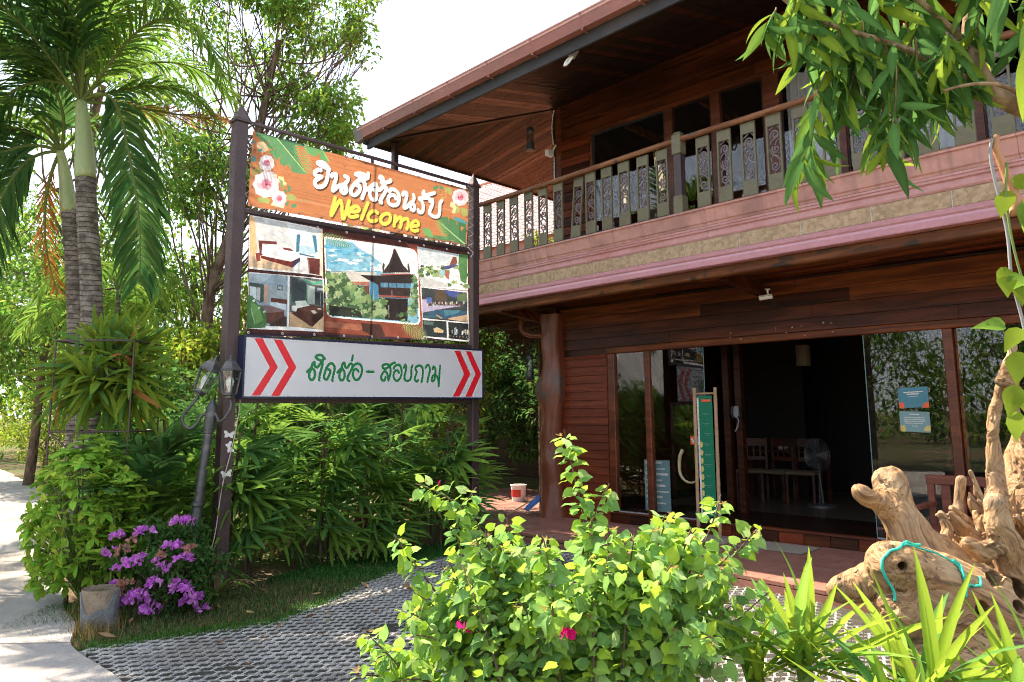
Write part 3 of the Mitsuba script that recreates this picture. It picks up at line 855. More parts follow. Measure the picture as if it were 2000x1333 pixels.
for i in range(62):
    y0, y1 = oy(-2.2) + i * st, oy(-2.2) + (i + 1) * st - 0.007
    if y1 > 5.1: break
    r0 = 0.1 if y0 > 0 else -2.2 + 2.32 * (y0 - oy(-2.2)) / (0 - oy(-2.2))
    r1 = 0.1 if y1 > 0 else -2.2 + 2.32 * (y1 - oy(-2.2)) / (0 - oy(-2.2))
    r0 = max(r0, -2.2)
    j = rng.normal(0, 0.002)
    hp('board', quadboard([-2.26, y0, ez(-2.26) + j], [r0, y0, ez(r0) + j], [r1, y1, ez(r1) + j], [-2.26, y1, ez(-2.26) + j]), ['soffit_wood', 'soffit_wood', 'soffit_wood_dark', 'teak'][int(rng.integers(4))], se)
hp('hip_batten', beam([-2.2, oy(-2.2), 5.952], [0.12, 0.0, 6.39], 0.09, 0.03, 0.004), 'soffit_wood_dark')
hp('eaves_post', bx(-2.10, -2.01, -1.58, -1.49, 3.4, 6.0, 0.006), 'post_paint', m=MH)
rf = [[-2.4, -2.06, 6.215], [9.5, -2.56, 6.215], [9.5, 3.0, 8.2], [2.6, 3.0, 8.2], [-2.4, 8.0, 6.215], [9.5, 8.0, 6.215]]
rb = [[x, y, z - 0.06] for x, y, z in rf]
R_ = [[0, 1, 2], [0, 2, 3], [0, 3, 4], [3, 2, 5], [3, 5, 4]]
hp('roof', trimesh.Trimesh(np.array(rf + rb), R_ + [[a + 6, c + 6, b + 6] for a, b, c in R_] + [[0, 6, 7], [0, 7, 1], [0, 4, 10], [0, 10, 6]], process=False), 'roof_tile')

# flat print of the sign, in millimetres of the sign plane (u along the sign, v up)
THAI_WELCOME = """904,4219 -50,-17 -18,-35 26,-25 56,8 -60,-49 -18,-40 21,-31 44,2 50,34 27,52 19,113
1017,4253 -24,26 -35,23 -51,5 -42,-17 43,-19 75,-15
1048,4185 22,31 29,7 7,-35 -21,-73 -20,-87 51,47 51,38 47,10 25,-37 -22,-52 -36,8 5,43 31,139
1370,4152 12,8 25,-32 -28,-65 -42,-30 -37,14 5,59 40,62 54,49 49,-5 26,-48 -10,-72 -23,-74
1497,4266 -38,24 -50,5 -61,-20 43,-11 87,-13
1508,4318 -5,-50
1488,4124 43,31 61,57 26,11 20,-45 32,-15 57,51 33,2 -12,-69 -42,-124
1562,4167 -23,-86 33,-47 44,3 18,48 -14,51 -32,10
1667,4305 32,18 20,-17 -25,-44 64,9 65,42
1811,4179 61,35 63,-31 19,-70 -26,-65 -61,-27 -62,24 -1,59 43,38 44,-5 14,-27
2007,4176 26,36 28,-2 0,-53 -25,-80 -8,-54 62,43 46,39 46,-14 10,-43 -36,-30 -28,25 17,64 26,103
2407,4229 -76,-20 -66,-25 38,-22 25,-64 -14,-64 -37,-15 -29,25
2330,4290 -9,-40 48,2 115,48
2427,4187 34,22 5,-37 -28,-76 -14,-56 44,-30 88,16 19,58 28,139"""
WELCOME = """1098,3955 -28,-180 100,164 22,-159 85,175
1280,3833 70,14 56,35 -22,27 -63,-19 -48,-58 9,-47 49,-3 55,23
1518,3979 -81,-202
1653,3886 -45,17 -58,-36 -24,-55 26,-32 52,3 36,19
1780,3905 46,-11 1,-57 -44,-47 -61,-11 -23,34 21,55 60,37
1903,3902 -21,-126
1889,3822 53,55 39,20 8,-24 -22,-94
1982,3839 54,49 47,9 9,-31 -22,-89
2141,3823 56,10 64,44 -24,22 -65,-18 -39,-60 8,-38 49,-11 56,23"""
CONTACT = """739,2040 22,21 27,26 13,42 13,13 16,-45 19,-7 41,43 19,9 1,-29 -21,-80 -9,-75
789,2079 -24,-51 4,-49 24,-20 27,22 8,50 -16,36 -23,8
937,2181 -35,32 -38,3 -33,-23 10,-12 72,-9
984,2074 24,-16 -17,-51 -28,-39 -24,12 3,55 31,72 42,32 30,-16 12,-50 -21,-115
1092,2048 29,27 24,27 13,43 15,5 12,-42 20,-8 44,45 16,-4 -9,-69 -19,-109
1140,2084 -23,-52 1,-42 26,-25 29,22 6,52 -13,33 -26,12
1275,2231 -9,-51
1281,2111 30,32 41,6 37,-33 2,-66 -25,-53 -35,-22 -37,20 -11,52 19,39 26,1 21,-21
1458,2068 85,1
1702,2014 -35,-34 -21,20 14,51 35,30 27,-20 20,-79 26,85 -1,51 -32,37 -41,2 -36,-23 11,-18 82,22 78,42
1814,2115 37,40 37,2 30,-42 1,-68 -28,-48 -32,-18 -37,24 -9,51 23,35 26,5 22,-25
1952,2129 27,32 6,-35 -20,-78 1,-47 27,-16 48,14 18,61 18,101
2157,1998 -33,-14 -14,21 23,97 -17,21 55,42 40,-16 17,-57 -21,-115
2267,2142 45,29 15,-31 -8,-71 -21,-89
2370,2128 23,33 18,-31 -5,-76 -17,-54 -23,-10 -6,27 23,41 29,5 47,-74 24,184"""
CHEVRONS = """163,2340 82,6 172,-273 -172,-276 -85,-2 173,275
363,2342 86,-1 169,-260 -172,-286 -88,-1 172,284
2706,2363 90,1 167,-270 -177,-275 -102,-2 179,274
2888,2369 85,1 171,-270 -162,-281 -100,-1 167,279"""
LIGHT_FACE = "74,2337 3088,52 3,-568 -3093,-28"
BANNER_ONE = """CB7A3C 122,4443 2934,19 -33,-738 -2918,-60
A9602A 365,4439 364,5 389,0 0,-2 -389,-3 -364,-3
A9602A 167,4411 652,7 736,3 0,-3 -736,-7 -651,-4
C47235 656,4367 734,9 837,3 0,-15 -836,-15 -734,-4
A9602A 370,4347 80,4 82,-2 0,-2 -82,-2 -80,0
A9602A 178,4299 765,10 884,5 0,-2 -883,-10 -766,-6
A9602A 582,4276 147,5 152,-2 0,-2 -152,-3 -147,-2
D3844A 1719,4275 100,4 103,-2 0,-15 -102,-11 -101,-1
C47235 326,4229 479,7 523,3 1,-14 -523,-14 -479,-4
A9602A 832,4208 566,9 627,4 0,-2 -626,-9 -567,-6
C47235 1158,4162 132,5 135,-1 1,-15 -135,-10 -132,-2
A9602A 498,4135 180,5 186,-1 0,-2 -186,-3 -180,-2
D88B52 1293,4123 810,14 929,8 0,-16 -929,-21 -809,-8
A9602A 457,4069 723,13 827,8 0,-2 -827,-12 -723,-9
C47235 1800,4072 445,9 478,3 0,-9 -478,-13 -444,-5
D3844A 1215,4032 217,6 226,0 0,-14 -225,-13 -217,-3
A9602A 254,3971 47,3 47,-2 0,-1 -47,-2 -46,-1
A9602A 1636,3977 435,10 468,4 0,-2 -468,-8 -435,-7
A9602A 533,3930 359,8 385,3 0,-1 -384,-8 -360,-5
A9602A 302,3896 1159,22 1440,20 0,-2 -1440,-25 -1159,-19
A9602A 151,3854 1209,24 1523,23 0,-3 -1523,-27 -1209,-20
D88B52 470,3840 646,14 729,10 0,-14 -728,-21 -646,-10
C47235 564,3801 128,5 131,-1 1,-8 -132,-8 -128,-2
A9602A 1058,3796 846,19 983,15 0,-3 -983,-19 -846,-16
A9602A 1007,3756 124,5 128,0 0,-2 -128,-4 -124,-3
A9602A 813,3718 95,5 96,-1 0,-2 -96,-3 -95,-1
A9602A 600,3693 966,22 1153,21 0,-2 -1153,-25 -966,-19
B4652F 1401,4446 1655,16 -9,-29 -1645,-17
B0602B 763,3678 2260,65 0,-26 -2259,-61
4E8A5A 156,4457 849,14 6,-30 -852,-42
5B9A62 181,4405 89,24 311,9 20,-86 36,-97 102,-112 -81,-23 -96,4 -19,78 -13,-63 -26,53 -22,-35 -63,22 12,77 -44,-55 -48,40 -40,34 82,58 -68,-32 -46,24 42,85 -58,-74 -42,33
47865A 377,4428 204,10 36,-90 -79,-12 80,-3 44,-87 81,-102
BFD98A 369,4434 16,0 337,-269 21,-25 -34,23
63A85F 679,4440 241,9 94,-102 -21,-17 -103,10 -19,73 -24,-60 -75,4 -50,26
8CC46C 920,4441 18,-3 76,-91 -17,-12
7FB55E 585,4417 -12,-22 -13,-22 17,15 13,22
7FB55E 585,4417 24,3 24,3 -20,-10 -23,-3
7FB55E 596,4398 -16,-27 -16,-27 20,20 17,27
7FB55E 596,4398 30,4 29,5 -25,-12 -29,-4
7FB55E 607,4379 -19,-32 -19,-31 23,24 19,32
7FB55E 607,4379 35,5 35,6 -31,-13 -35,-5
7FB55E 618,4360 -21,-36 -22,-34 26,27 21,36
7FB55E 618,4360 39,5 39,7 -34,-14 -40,-5
7FB55E 629,4341 -23,-38 -24,-37 28,30 23,38
7FB55E 629,4341 43,6 41,8 -37,-15 -43,-6
7FB55E 640,4322 -24,-40 -25,-38 29,31 24,40
7FB55E 640,4322 45,6 43,8 -39,-15 -45,-6
7FB55E 651,4303 -24,-41 -26,-38 30,31 24,41
7FB55E 651,4303 45,6 44,8 -40,-15 -45,-6
7FB55E 662,4284 -24,-40 -26,-38 30,31 24,40
7FB55E 662,4284 45,6 43,8 -39,-15 -45,-6
7FB55E 673,4265 -23,-38 -25,-37 29,29 23,39
7FB55E 673,4265 43,6 42,7 -38,-15 -43,-5
7FB55E 684,4246 -22,-36 -22,-34 27,27 21,36
7FB55E 684,4246 40,5 39,7 -35,-14 -40,-5
7FB55E 695,4227 -19,-32 -20,-31 24,24 19,32
7FB55E 695,4227 36,4 36,6 -32,-13 -36,-4
7FB55E 706,4208 -16,-28 -17,-27 21,20 17,28
7FB55E 706,4208 31,4 31,4 -27,-12 -30,-3
7FB55E 717,4189 -13,-22 -13,-23 17,15 14,22
7FB55E 717,4189 25,3 25,2 -21,-10 -24,-3
7FB55E 728,4170 -9,-17 -10,-17 14,10 10,16
7FB55E 728,4170 19,2 18,1 -14,-9 -18,-2
7FB55E 740,4150 -6,-9 -5,-12 9,4 6,10
7FB55E 740,4150 10,2 13,-1 -8,-7 -11,-1
9BB668 705,4439 -12,-14 -12,-14 14,7 12,14
9BB668 705,4439 16,-1 16,-2 -14,-5 -16,1
9BB668 711,4417 -15,-17 -15,-18 17,11 15,17
9BB668 711,4417 20,-1 21,-2 -19,-5 -20,1
9BB668 717,4395 -18,-20 -18,-21 20,14 18,20
9BB668 717,4395 24,-1 24,-2 -22,-5 -24,1
9BB668 723,4374 -20,-24 -20,-22 22,15 20,23
9BB668 723,4374 27,-2 27,-2 -25,-6 -27,2
9BB668 729,4352 -21,-25 -22,-24 24,17 21,24
9BB668 729,4352 29,-2 29,-2 -27,-6 -29,2
9BB668 735,4330 -22,-26 -22,-24 24,17 22,25
9BB668 735,4330 31,-3 30,-1 -28,-6 -31,2
9BB668 742,4308 -23,-26 -23,-24 25,17 23,25
9BB668 742,4308 30,-3 30,-1 -28,-6 -30,2
9BB668 748,4286 -22,-25 -22,-24 24,17 22,24
9BB668 748,4286 29,-3 30,-1 -28,-6 -29,2
9BB668 754,4264 -21,-24 -20,-22 22,15 21,23
9BB668 754,4264 27,-2 28,-2 -26,-6 -27,2
9BB668 760,4242 -19,-21 -18,-21 20,13 19,21
9BB668 760,4242 25,-2 25,-2 -23,-6 -25,2
9BB668 766,4220 -16,-18 -16,-19 18,11 16,18
9BB668 766,4220 22,-2 21,-2 -19,-5 -22,1
9BB668 772,4198 -13,-15 -12,-15 14,8 13,14
9BB668 772,4198 17,-2 18,-2 -16,-5 -17,1
9BB668 778,4176 -9,-11 -9,-12 11,5 9,10
9BB668 778,4176 13,-1 13,-3 -11,-5 -13,1
9BB668 784,4154 -5,-7 -5,-8 7,1 5,6
9BB668 784,4154 8,-1 8,-3 -6,-4 -8,0
E9C894 169,4336 74,27 56,-74 -66,-46 -62,43
3E8F93 124,4187 37,-5 9,-41 -43,-18
3E8F93 180,4259 32,23 20,-10 -25,-35
3E8F93 121,4338 36,10 -2,-23 -30,-8
6C9A54 136,4005 19,-8 22,-6 -10,14 -19,8
6C9A54 136,4005 1,22 4,23 8,-15 -1,-22
6C9A54 155,4018 26,-11 28,-9 -16,18 -27,10
6C9A54 155,4018 2,30 2,32 9,-23 -2,-31
6C9A54 174,4031 31,-12 31,-12 -20,20 -31,13
6C9A54 174,4031 2,36 2,36 9,-28 -2,-35
6C9A54 192,4045 33,-13 33,-13 -21,21 -33,13
6C9A54 192,4045 2,37 2,38 10,-29 -2,-38
6C9A54 211,4058 31,-12 32,-12 -20,20 -31,12
6C9A54 211,4058 2,36 2,36 10,-27 -2,-37
6C9A54 230,4072 27,-11 28,-10 -16,19 -27,10
6C9A54 230,4072 2,30 3,32 9,-23 -2,-31
6C9A54 249,4085 20,-7 22,-6 -11,14 -19,8
6C9A54 249,4085 1,23 4,24 8,-16 -1,-22
6C9A54 268,4099 11,-4 14,-1 -3,9 -10,4
6C9A54 268,4099 1,12 5,14 7,-6 -1,-12
A5B259 188,3750 79,52 69,-29 -13,-46 -111,-8
A5B259 510,3860 62,21 60,-25 -34,-44 -71,0
E6DFA6 367,3765 131,-3 -10,-50 -149,4
EBD98F 409,4037 62,7 13,-42 -57,-27
EBD98F 473,4000 39,-14 -14,-33 -40,14
EBD98F 362,4055 39,-5 -6,-46 -39,6
4C9566 521,3959 31,6 7,-58 -35,-7
4C9566 476,3926 40,-20 -15,-40
4C9566 568,3769 55,18 5,-36 -51,-17
4C9566 512,3787 32,-1 -6,-38 -24,3
88A860 426,4011 39,-13 15,-78 -35,7
95A766 640,3821 4,-4 7,-4 2,6 -3,4
95A766 640,3821 3,6 7,7 3,-5 -3,-6
95A766 671,3828 5,-6 9,-5 1,8 -6,6
95A766 671,3828 4,9 7,9 2,-7 -4,-8
95A766 701,3836 6,-7 9,-6 1,8 -6,7
95A766 701,3836 5,9 8,10 2,-7 -5,-10
95A766 732,3843 6,-6 9,-6 0,8 -5,7
95A766 732,3843 5,9 7,10 2,-7 -4,-9
95A766 763,3851 5,-5 7,-4 2,6 -4,5
95A766 763,3851 4,7 6,7 3,-5 -3,-7
95A766 794,3859 3,-3 6,-1 3,3 -2,3
95A766 794,3859 2,3 6,4 4,-2 -2,-3
E4D3DC 363,4166 2,-30 -19,-27 -16,-30 -30,-9 -29,-13 -25,11 -27,6 -6,29 -16,22 11,30 4,33 28,18 23,27 29,-5 30,5 19,-20 21,-17
F3E9EE 335,4165 3,-25 -21,-21 -14,-27 -27,-1 -25,-8 -19,14 -19,13 -1,26 -2,25 20,21 15,24 26,7 27,9 17,-19 24,-9
EBDCE3 322,4122 -9,-2 -1,12 -3,11 6,12 7,12 9,0 9,1 2,-13 3,-11 -7,-12 -7,-11
EBDCE3 281,4095 -5,6 9,11 7,11 13,3 12,5 4,-7 5,-7 -10,-11 -7,-10 -12,-4 -13,-5
F6EFF2 239,4108 5,8 12,2 12,2 9,-7 9,-7 -5,-8 -2,-9 -13,-2 -12,-2 -9,7 -9,7
D9BFCB 232,4150 8,3 7,-8 7,-8 -1,-12 -1,-13 -9,-4 -8,-3 -8,7 -7,9 2,13 1,12
F6EFF2 261,4189 8,-3 -4,-13 -3,-12 -10,-9 -11,-8 -7,4 -8,3 5,13 3,12 10,9 11,9
F6EFF2 307,4196 1,-8 -12,-7 -11,-7 -11,2 -13,1 0,9 -1,9 12,6 12,8 11,-3 12,-1
D9BFCB 335,4165 -7,-7 -11,5 -11,3 -4,11 -5,10 8,7 7,7 10,-4 11,-3 4,-11 5,-11
E79DB2 317,4154 4,-16 -16,-13 -12,-16 -17,2 -17,-1 -7,15 -10,11 9,17 4,19 19,4 15,9 14,-7 15,-6
F0C3CE 305,4140 -6,-3 -4,7 -3,7 3,8 4,6 6,-2 5,-4 0,-8 0,-9
C9476F 282,4121 -3,4 5,8 6,8 7,1 7,1 -1,-7 -1,-7 -8,-6 -8,-5
DB7793 259,4131 3,5 9,0 8,0 4,-6 3,-6 -7,-3 -7,-4 -8,4 -7,4
DB7793 262,4157 6,1 2,-8 2,-8 -4,-6 -5,-7 -5,4 -5,4 1,9 2,9
C9476F 286,4171 3,-4 -7,-7 -6,-7 -7,-1 -7,0 1,8 4,7 8,4 8,5
C9476F 306,4159 -3,-6 -8,1 -9,2 -1,6 -3,7 8,2 7,3 7,-5 6,-5
B23A5C 292,4149 0,-6 -6,-3 -7,-3 -5,3 -3,3 3,6 4,4 7,1 7,0
E4D3DC 417,3950 8,-49 -39,-41 -23,-50 -50,-14 -47,-21 -42,16 -46,12 -10,48 -28,38 21,50 6,54 49,26 38,39 48,2 52,11 24,-46 47,-20
F3E9EE 371,3951 6,-42 -30,-37 -29,-37 -43,-7 -45,-16 -25,34 -39,16 3,44 -3,42 30,36 25,42 45,5 44,15 28,-32 37,-18
F6EFF2 351,3877 -15,0 -4,19 -2,20 9,19 12,18 15,2 14,-2 3,-19 5,-19 -12,-18 -10,-21
F6EFF2 280,3835 -6,12 13,18 14,18 21,6 20,5 9,-11 7,-12 -15,-18 -14,-17 -21,-6 -20,-5
F6EFF2 213,3859 8,14 20,2 20,3 15,-11 15,-12 -8,-14 -5,-14 -20,-3 -21,-2 -15,11 -15,12
D9BFCB 201,3929 14,7 12,-14 11,-16 -2,-19 -2,-20 -14,-7 -14,-4 -11,13 -13,13 4,20 1,21
F6EFF2 250,3992 14,-4 -9,-22 -4,-20 -17,-13 -18,-15 -11,8 -11,6 5,20 4,20 18,14 18,14
EBDCE3 326,4004 0,-14 -18,-12 -19,-11 -19,4 -21,2 0,14 -1,15 21,11 18,11 19,-4 22,-1
EBDCE3 370,3952 -10,-13 -18,8 -19,6 -6,18 -8,18 12,11 12,10 18,-6 19,-5 6,-18 8,-18
E79DB2 343,3934 2,-27 -22,-22 -20,-26 -28,9 -31,-8 -11,25 -18,21 20,27 5,30 29,11 28,16 21,-19 27,-7
C9476F 322,3910 -10,-5 -6,12 -6,13 6,11 6,10 10,-4 9,-5 0,-14 1,-15
F0C3CE 284,3879 -5,8 9,12 9,14 12,0 12,2 -2,-11 -1,-12 -14,-9 -13,-9
DB7793 246,3896 5,9 15,0 15,0 5,-10 5,-10 -13,-5 -11,-7 -12,7 -12,7
DB7793 251,3940 9,1 5,-12 3,-14 -7,-11 -8,-11 -8,7 -9,7 2,15 2,15
DB7793 291,3963 5,-8 -11,-11 -11,-11 -12,-1 -11,0 4,12 3,12 14,8 14,6
DB7793 326,3941 -7,-8 -13,2 -14,3 -3,10 -3,10 11,5 12,4 10,-9 10,-8
B23A5C 301,3925 -1,-9 -10,-5 -11,-4 -7,4 -6,6 4,9 8,7 11,1 11,-1
E4D3DC 509,3823 9,-28 -22,-25 -14,-30 -31,-7 -28,-12 -24,15 -30,1 -5,30 -18,22 13,30 5,31 29,15 22,25 29,-6 30,6 19,-19 20,-18
F3E9EE 486,3825 4,-25 -20,-20 -16,-23 -26,-2 -26,-11 -16,19 -20,12 -1,24 -2,25 18,21 16,23 26,4 26,7 18,-16 20,-13
F6EFF2 473,3781 -8,1 -2,11 -2,11 6,11 7,11 8,1 9,-1 2,-11 2,-11 -6,-11 -7,-12
EBDCE3 432,3758 -5,6 8,11 9,10 12,3 12,3 5,-6 4,-7 -9,-10 -8,-11 -12,-2 -12,-5
D9BFCB 392,3772 4,8 12,1 12,2 9,-7 9,-7 -4,-8 -4,-8 -12,-2 -12,-2 -9,8 -9,6
D9BFCB 384,3813 9,3 7,-9 7,-7 -1,-13 -2,-11 -8,-4 -9,-4 -7,9 -7,8 2,12 0,13
F6EFF2 414,3850 7,-4 -3,-12 -4,-12 -10,-7 -10,-8 -8,3 -7,4 5,12 2,12 11,7 10,8
F6EFF2 459,3855 1,-8 -12,-7 -11,-6 -12,3 -11,2 0,8 -2,8 12,7 12,7 11,-4 12,-1
F6EFF2 486,3824 -7,-6 -11,4 -11,3 -4,11 -4,11 8,6 6,7 11,-4 10,-4 5,-10 4,-11
E79DB2 469,3815 2,-16 -15,-12 -11,-16 -17,4 -17,-1 -6,14 -12,11 11,16 5,16 16,7 17,9 13,-9 14,-7
C9476F 456,3801 -5,-2 -4,6 -3,7 3,7 4,6 5,-2 6,-4 0,-8 0,-8
C9476F 434,3784 -3,4 5,7 6,7 7,2 7,0 -1,-7 -2,-7 -7,-5 -8,-5
C9476F 412,3793 2,6 9,-1 8,-1 4,-5 2,-5 -7,-4 -6,-3 -7,4 -8,3
DB7793 414,3818 6,2 2,-8 2,-8 -4,-6 -5,-6 -5,4 -5,4 2,8 1,9
DB7793 438,3832 3,-4 -7,-7 -6,-7 -7,0 -8,0 3,7 3,7 8,4 8,5
DB7793 458,3819 -3,-5 -9,1 -8,2 -2,6 -1,6 6,3 8,2 6,-5 6,-5
B23A5C 444,3810 0,-5 -7,-4 -6,-2 -5,2 -4,4 4,5 4,5 7,0 6,0
4D8C55 2546,4001 159,45 10,-53 30,45 92,-22 57,2 1,-281 -557,-11 75,36 274,23 -81,103
3F7D4C 2894,4018 120,-10 -10,-301 -109,30
6FB35E 2312,3832 119,13 59,-93 118,-3 -195,-10 -76,33
A9CF84 2586,3939 15,6 393,-196 -11,-18
86B75C 2530,3992 -14,-19 -12,-21 18,13 14,19
86B75C 2530,3992 26,3 26,2 -21,-10 -25,-3
86B75C 2543,3974 -18,-25 -17,-26 23,18 18,25
86B75C 2543,3974 33,4 33,3 -27,-12 -33,-3
86B75C 2556,3955 -21,-29 -21,-30 27,22 21,29
86B75C 2556,3955 39,5 39,4 -33,-13 -39,-4
86B75C 2569,3937 -23,-33 -24,-32 30,24 23,33
86B75C 2569,3937 44,5 43,5 -37,-14 -44,-4
86B75C 2582,3918 -25,-35 -25,-34 31,26 25,35
86B75C 2582,3918 47,5 46,6 -40,-14 -47,-5
86B75C 2595,3900 -25,-36 -27,-35 32,26 26,36
86B75C 2595,3900 48,5 48,6 -42,-14 -48,-6
86B75C 2608,3881 -25,-35 -26,-35 32,26 25,36
86B75C 2608,3881 48,5 47,6 -41,-14 -48,-5
86B75C 2622,3863 -25,-34 -24,-33 30,24 24,34
86B75C 2622,3863 45,4 45,6 -39,-14 -46,-5
86B75C 2635,3844 -22,-31 -23,-30 28,22 23,31
86B75C 2635,3844 41,4 41,5 -35,-13 -41,-4
86B75C 2648,3825 -19,-26 -19,-27 24,18 20,27
86B75C 2648,3825 36,4 36,3 -31,-11 -35,-4
86B75C 2661,3807 -16,-22 -14,-22 20,14 16,21
86B75C 2661,3807 29,2 30,2 -24,-10 -29,-3
86B75C 2674,3788 -11,-16 -10,-17 16,9 11,16
86B75C 2674,3788 21,2 22,0 -16,-8 -21,-2
86B75C 2687,3769 -6,-9 -5,-12 11,4 6,9
86B75C 2687,3769 13,1 14,-1 -9,-7 -12,-1
CF7B3E 2705,4039 10,9 10,-92 -5,-5
CF7B3E 2847,4010 21,-4 -10,-66
CF7B3E 2657,3803 110,43 -80,-45
CF7B3E 2707,3734 131,37 -70,-35
CF7B3E 2920,3959 62,-5 -52,-64
A9B457 2631,4402 121,18 21,-75 -91,-3
A9B457 2825,4220 73,-25 0,-64 -113,-30
A9B457 2908,4197 115,6 11,-86 -84,-24
4C9566 2464,4366 68,46 20,-27 -59,-52
4C9566 2561,4410 50,-4 21,-36 -60,3
4C9566 2562,4332 30,22 -10,-41
E8C46E 2609,4248 8,9 9,-5 -8,-9
B98438 2656,4256 9,9 9,-5 -9,-9
E8C46E 2605,4267 9,9 9,-5 -9,-9
D6A64B 2658,4314 9,9 9,-6 -9,-9
D6A64B 2616,4267 9,9 9,-5 -9,-9
B98438 2586,4257 9,9 9,-5 -9,-9
B98438 2661,4262 9,9 9,-6 -9,-9
D6A64B 2614,4242 9,8 9,-5 -9,-9
E8C46E 2642,4280 9,9 9,-6 -9,-9
B98438 2606,4306 9,9 9,-6 -9,-9
E8C46E 2587,4257 9,9 9,-5 -9,-9
B98438 2681,4267 8,9 10,-5 -9,-9
E8C46E 2656,4288 9,9 9,-5 -9,-9
E8C46E 2672,4288 9,9 9,-5 -9,-9
E8C46E 2647,4358 9,9 9,-5 -9,-9
E8C46E 2626,4239 9,9 9,-5 -9,-9
E8C46E 2711,4345 9,9 9,-5 -9,-9
D6A64B 2746,4388 9,9 9,-5 -9,-9
B98438 2641,4333 9,9 9,-5 -9,-9
B98438 2632,4272 9,9 9,-6 -9,-9
D6A64B 2678,4267 9,9 9,-5 -9,-9
B98438 2647,4286 9,9 9,-5 -9,-9
B98438 2679,4355 9,9 10,-5 -9,-9
B98438 2674,4261 9,9 9,-5 -9,-9
E8C46E 2625,4259 9,9 9,-5 -9,-9
E8C46E 2588,4294 9,8 9,-5 -9,-9
B98438 2658,4301 9,9 9,-5 -9,-9
B98438 2615,4273 9,9 9,-5 -9,-9
E8C46E 2653,4321 9,9 9,-5 -9,-9
B98438 2631,4269 9,9 9,-6 -9,-9
E8C46E 2749,4343 9,9 9,-5 -9,-9
E8C46E 2664,4365 9,9 9,-5 -9,-9
E8C46E 2720,4337 9,9 9,-5 -9,-9
D6A64B 2593,4332 9,9 9,-5 -9,-9
E8C46E 2650,4352 8,9 10,-6 -9,-9
B98438 2595,4316 9,9 9,-6 -9,-8
E8C46E 2569,4295 9,9 9,-5 -9,-9
E8C46E 2741,4336 9,9 9,-5 -9,-9
D6A64B 2655,4295 9,9 9,-5 -9,-9
E8C46E 2657,4319 8,9 10,-6 -9,-9
E9D79A 2754,4246 61,-4 31,-65 -30,-78 -51,6 30,62 -61,11
3E9BA3 2796,4064 113,-3 115,-27 -10,-34 -177,16
E4D3DC 3036,4360 12,-39 -38,-36 -30,-38 -49,-16 -48,-20 -39,19 -48,3 -12,38 -24,31 22,42 13,42 45,27 42,29 48,3 52,10 28,-30 33,-24
F3E9EE 2995,4360 5,-34 -35,-29 -27,-34 -44,-3 -45,-17 -27,24 -35,15 3,35 0,34 30,31 28,34 45,4 45,14 25,-25 37,-13
D9BFCB 2972,4301 -14,-1 -3,15 -3,15 12,15 11,17 14,-1 15,1 4,-15 3,-15 -13,-16 -11,-16
F6EFF2 2902,4265 -9,8 15,15 15,14 20,6 21,5 5,-10 8,-8 -16,-15 -13,-14 -20,-5 -21,-6
F6EFF2 2834,4281 7,11 21,3 21,3 14,-9 14,-9 -8,-11 -5,-13 -21,-2 -21,-3 -14,9 -15,9
D9BFCB 2824,4336 14,6 12,-11 12,-11 -4,-16 -3,-16 -15,-5 -14,-7 -12,11 -10,12 2,16 4,16
D9BFCB 2876,4390 11,-5 -5,-16 -7,-16 -18,-12 -17,-11 -12,4 -11,5 6,16 6,17 18,12 18,11
D9BFCB 2951,4401 2,-12 -21,-9 -19,-11 -18,4 -21,0 1,13 1,11 20,9 18,10 19,-2 21,-1
D9BFCB 2994,4361 -11,-10 -18,5 -17,5 -7,13 -5,14 12,10 11,10 18,-5 18,-5 5,-14 8,-14
E79DB2 2963,4345 8,-22 -28,-17 -21,-20 -28,0 -29,-3 -7,21 -21,15 22,22 6,24 30,8 28,17 21,-13 24,-8
C9476F 2944,4325 -9,-4 -7,10 -4,10 5,9 7,9 10,-3 9,-5 0,-11 -1,-12
DB7793 2905,4300 -5,5 9,11 10,10 13,2 11,1 -2,-9 -2,-10 -14,-7 -13,-8
DB7793 2869,4312 4,8 15,0 14,-1 4,-7 6,-8 -12,-5 -12,-4 -11,4 -12,5
B93860 2874,4347 10,2 4,-11 2,-10 -7,-9 -8,-8 -8,4 -8,6 2,12 3,12
F0C3CE 2916,4367 4,-6 -11,-10 -12,-10 -12,0 -10,1 4,9 3,10 15,6 14,6
C9476F 2948,4351 -5,-8 -14,2 -13,2 -3,8 -3,8 11,4 12,3 10,-6 12,-6
B23A5C 2925,4337 -2,-7 -11,-5 -11,-4 -7,3 -6,5 6,7 7,7 12,1 10,-1"""
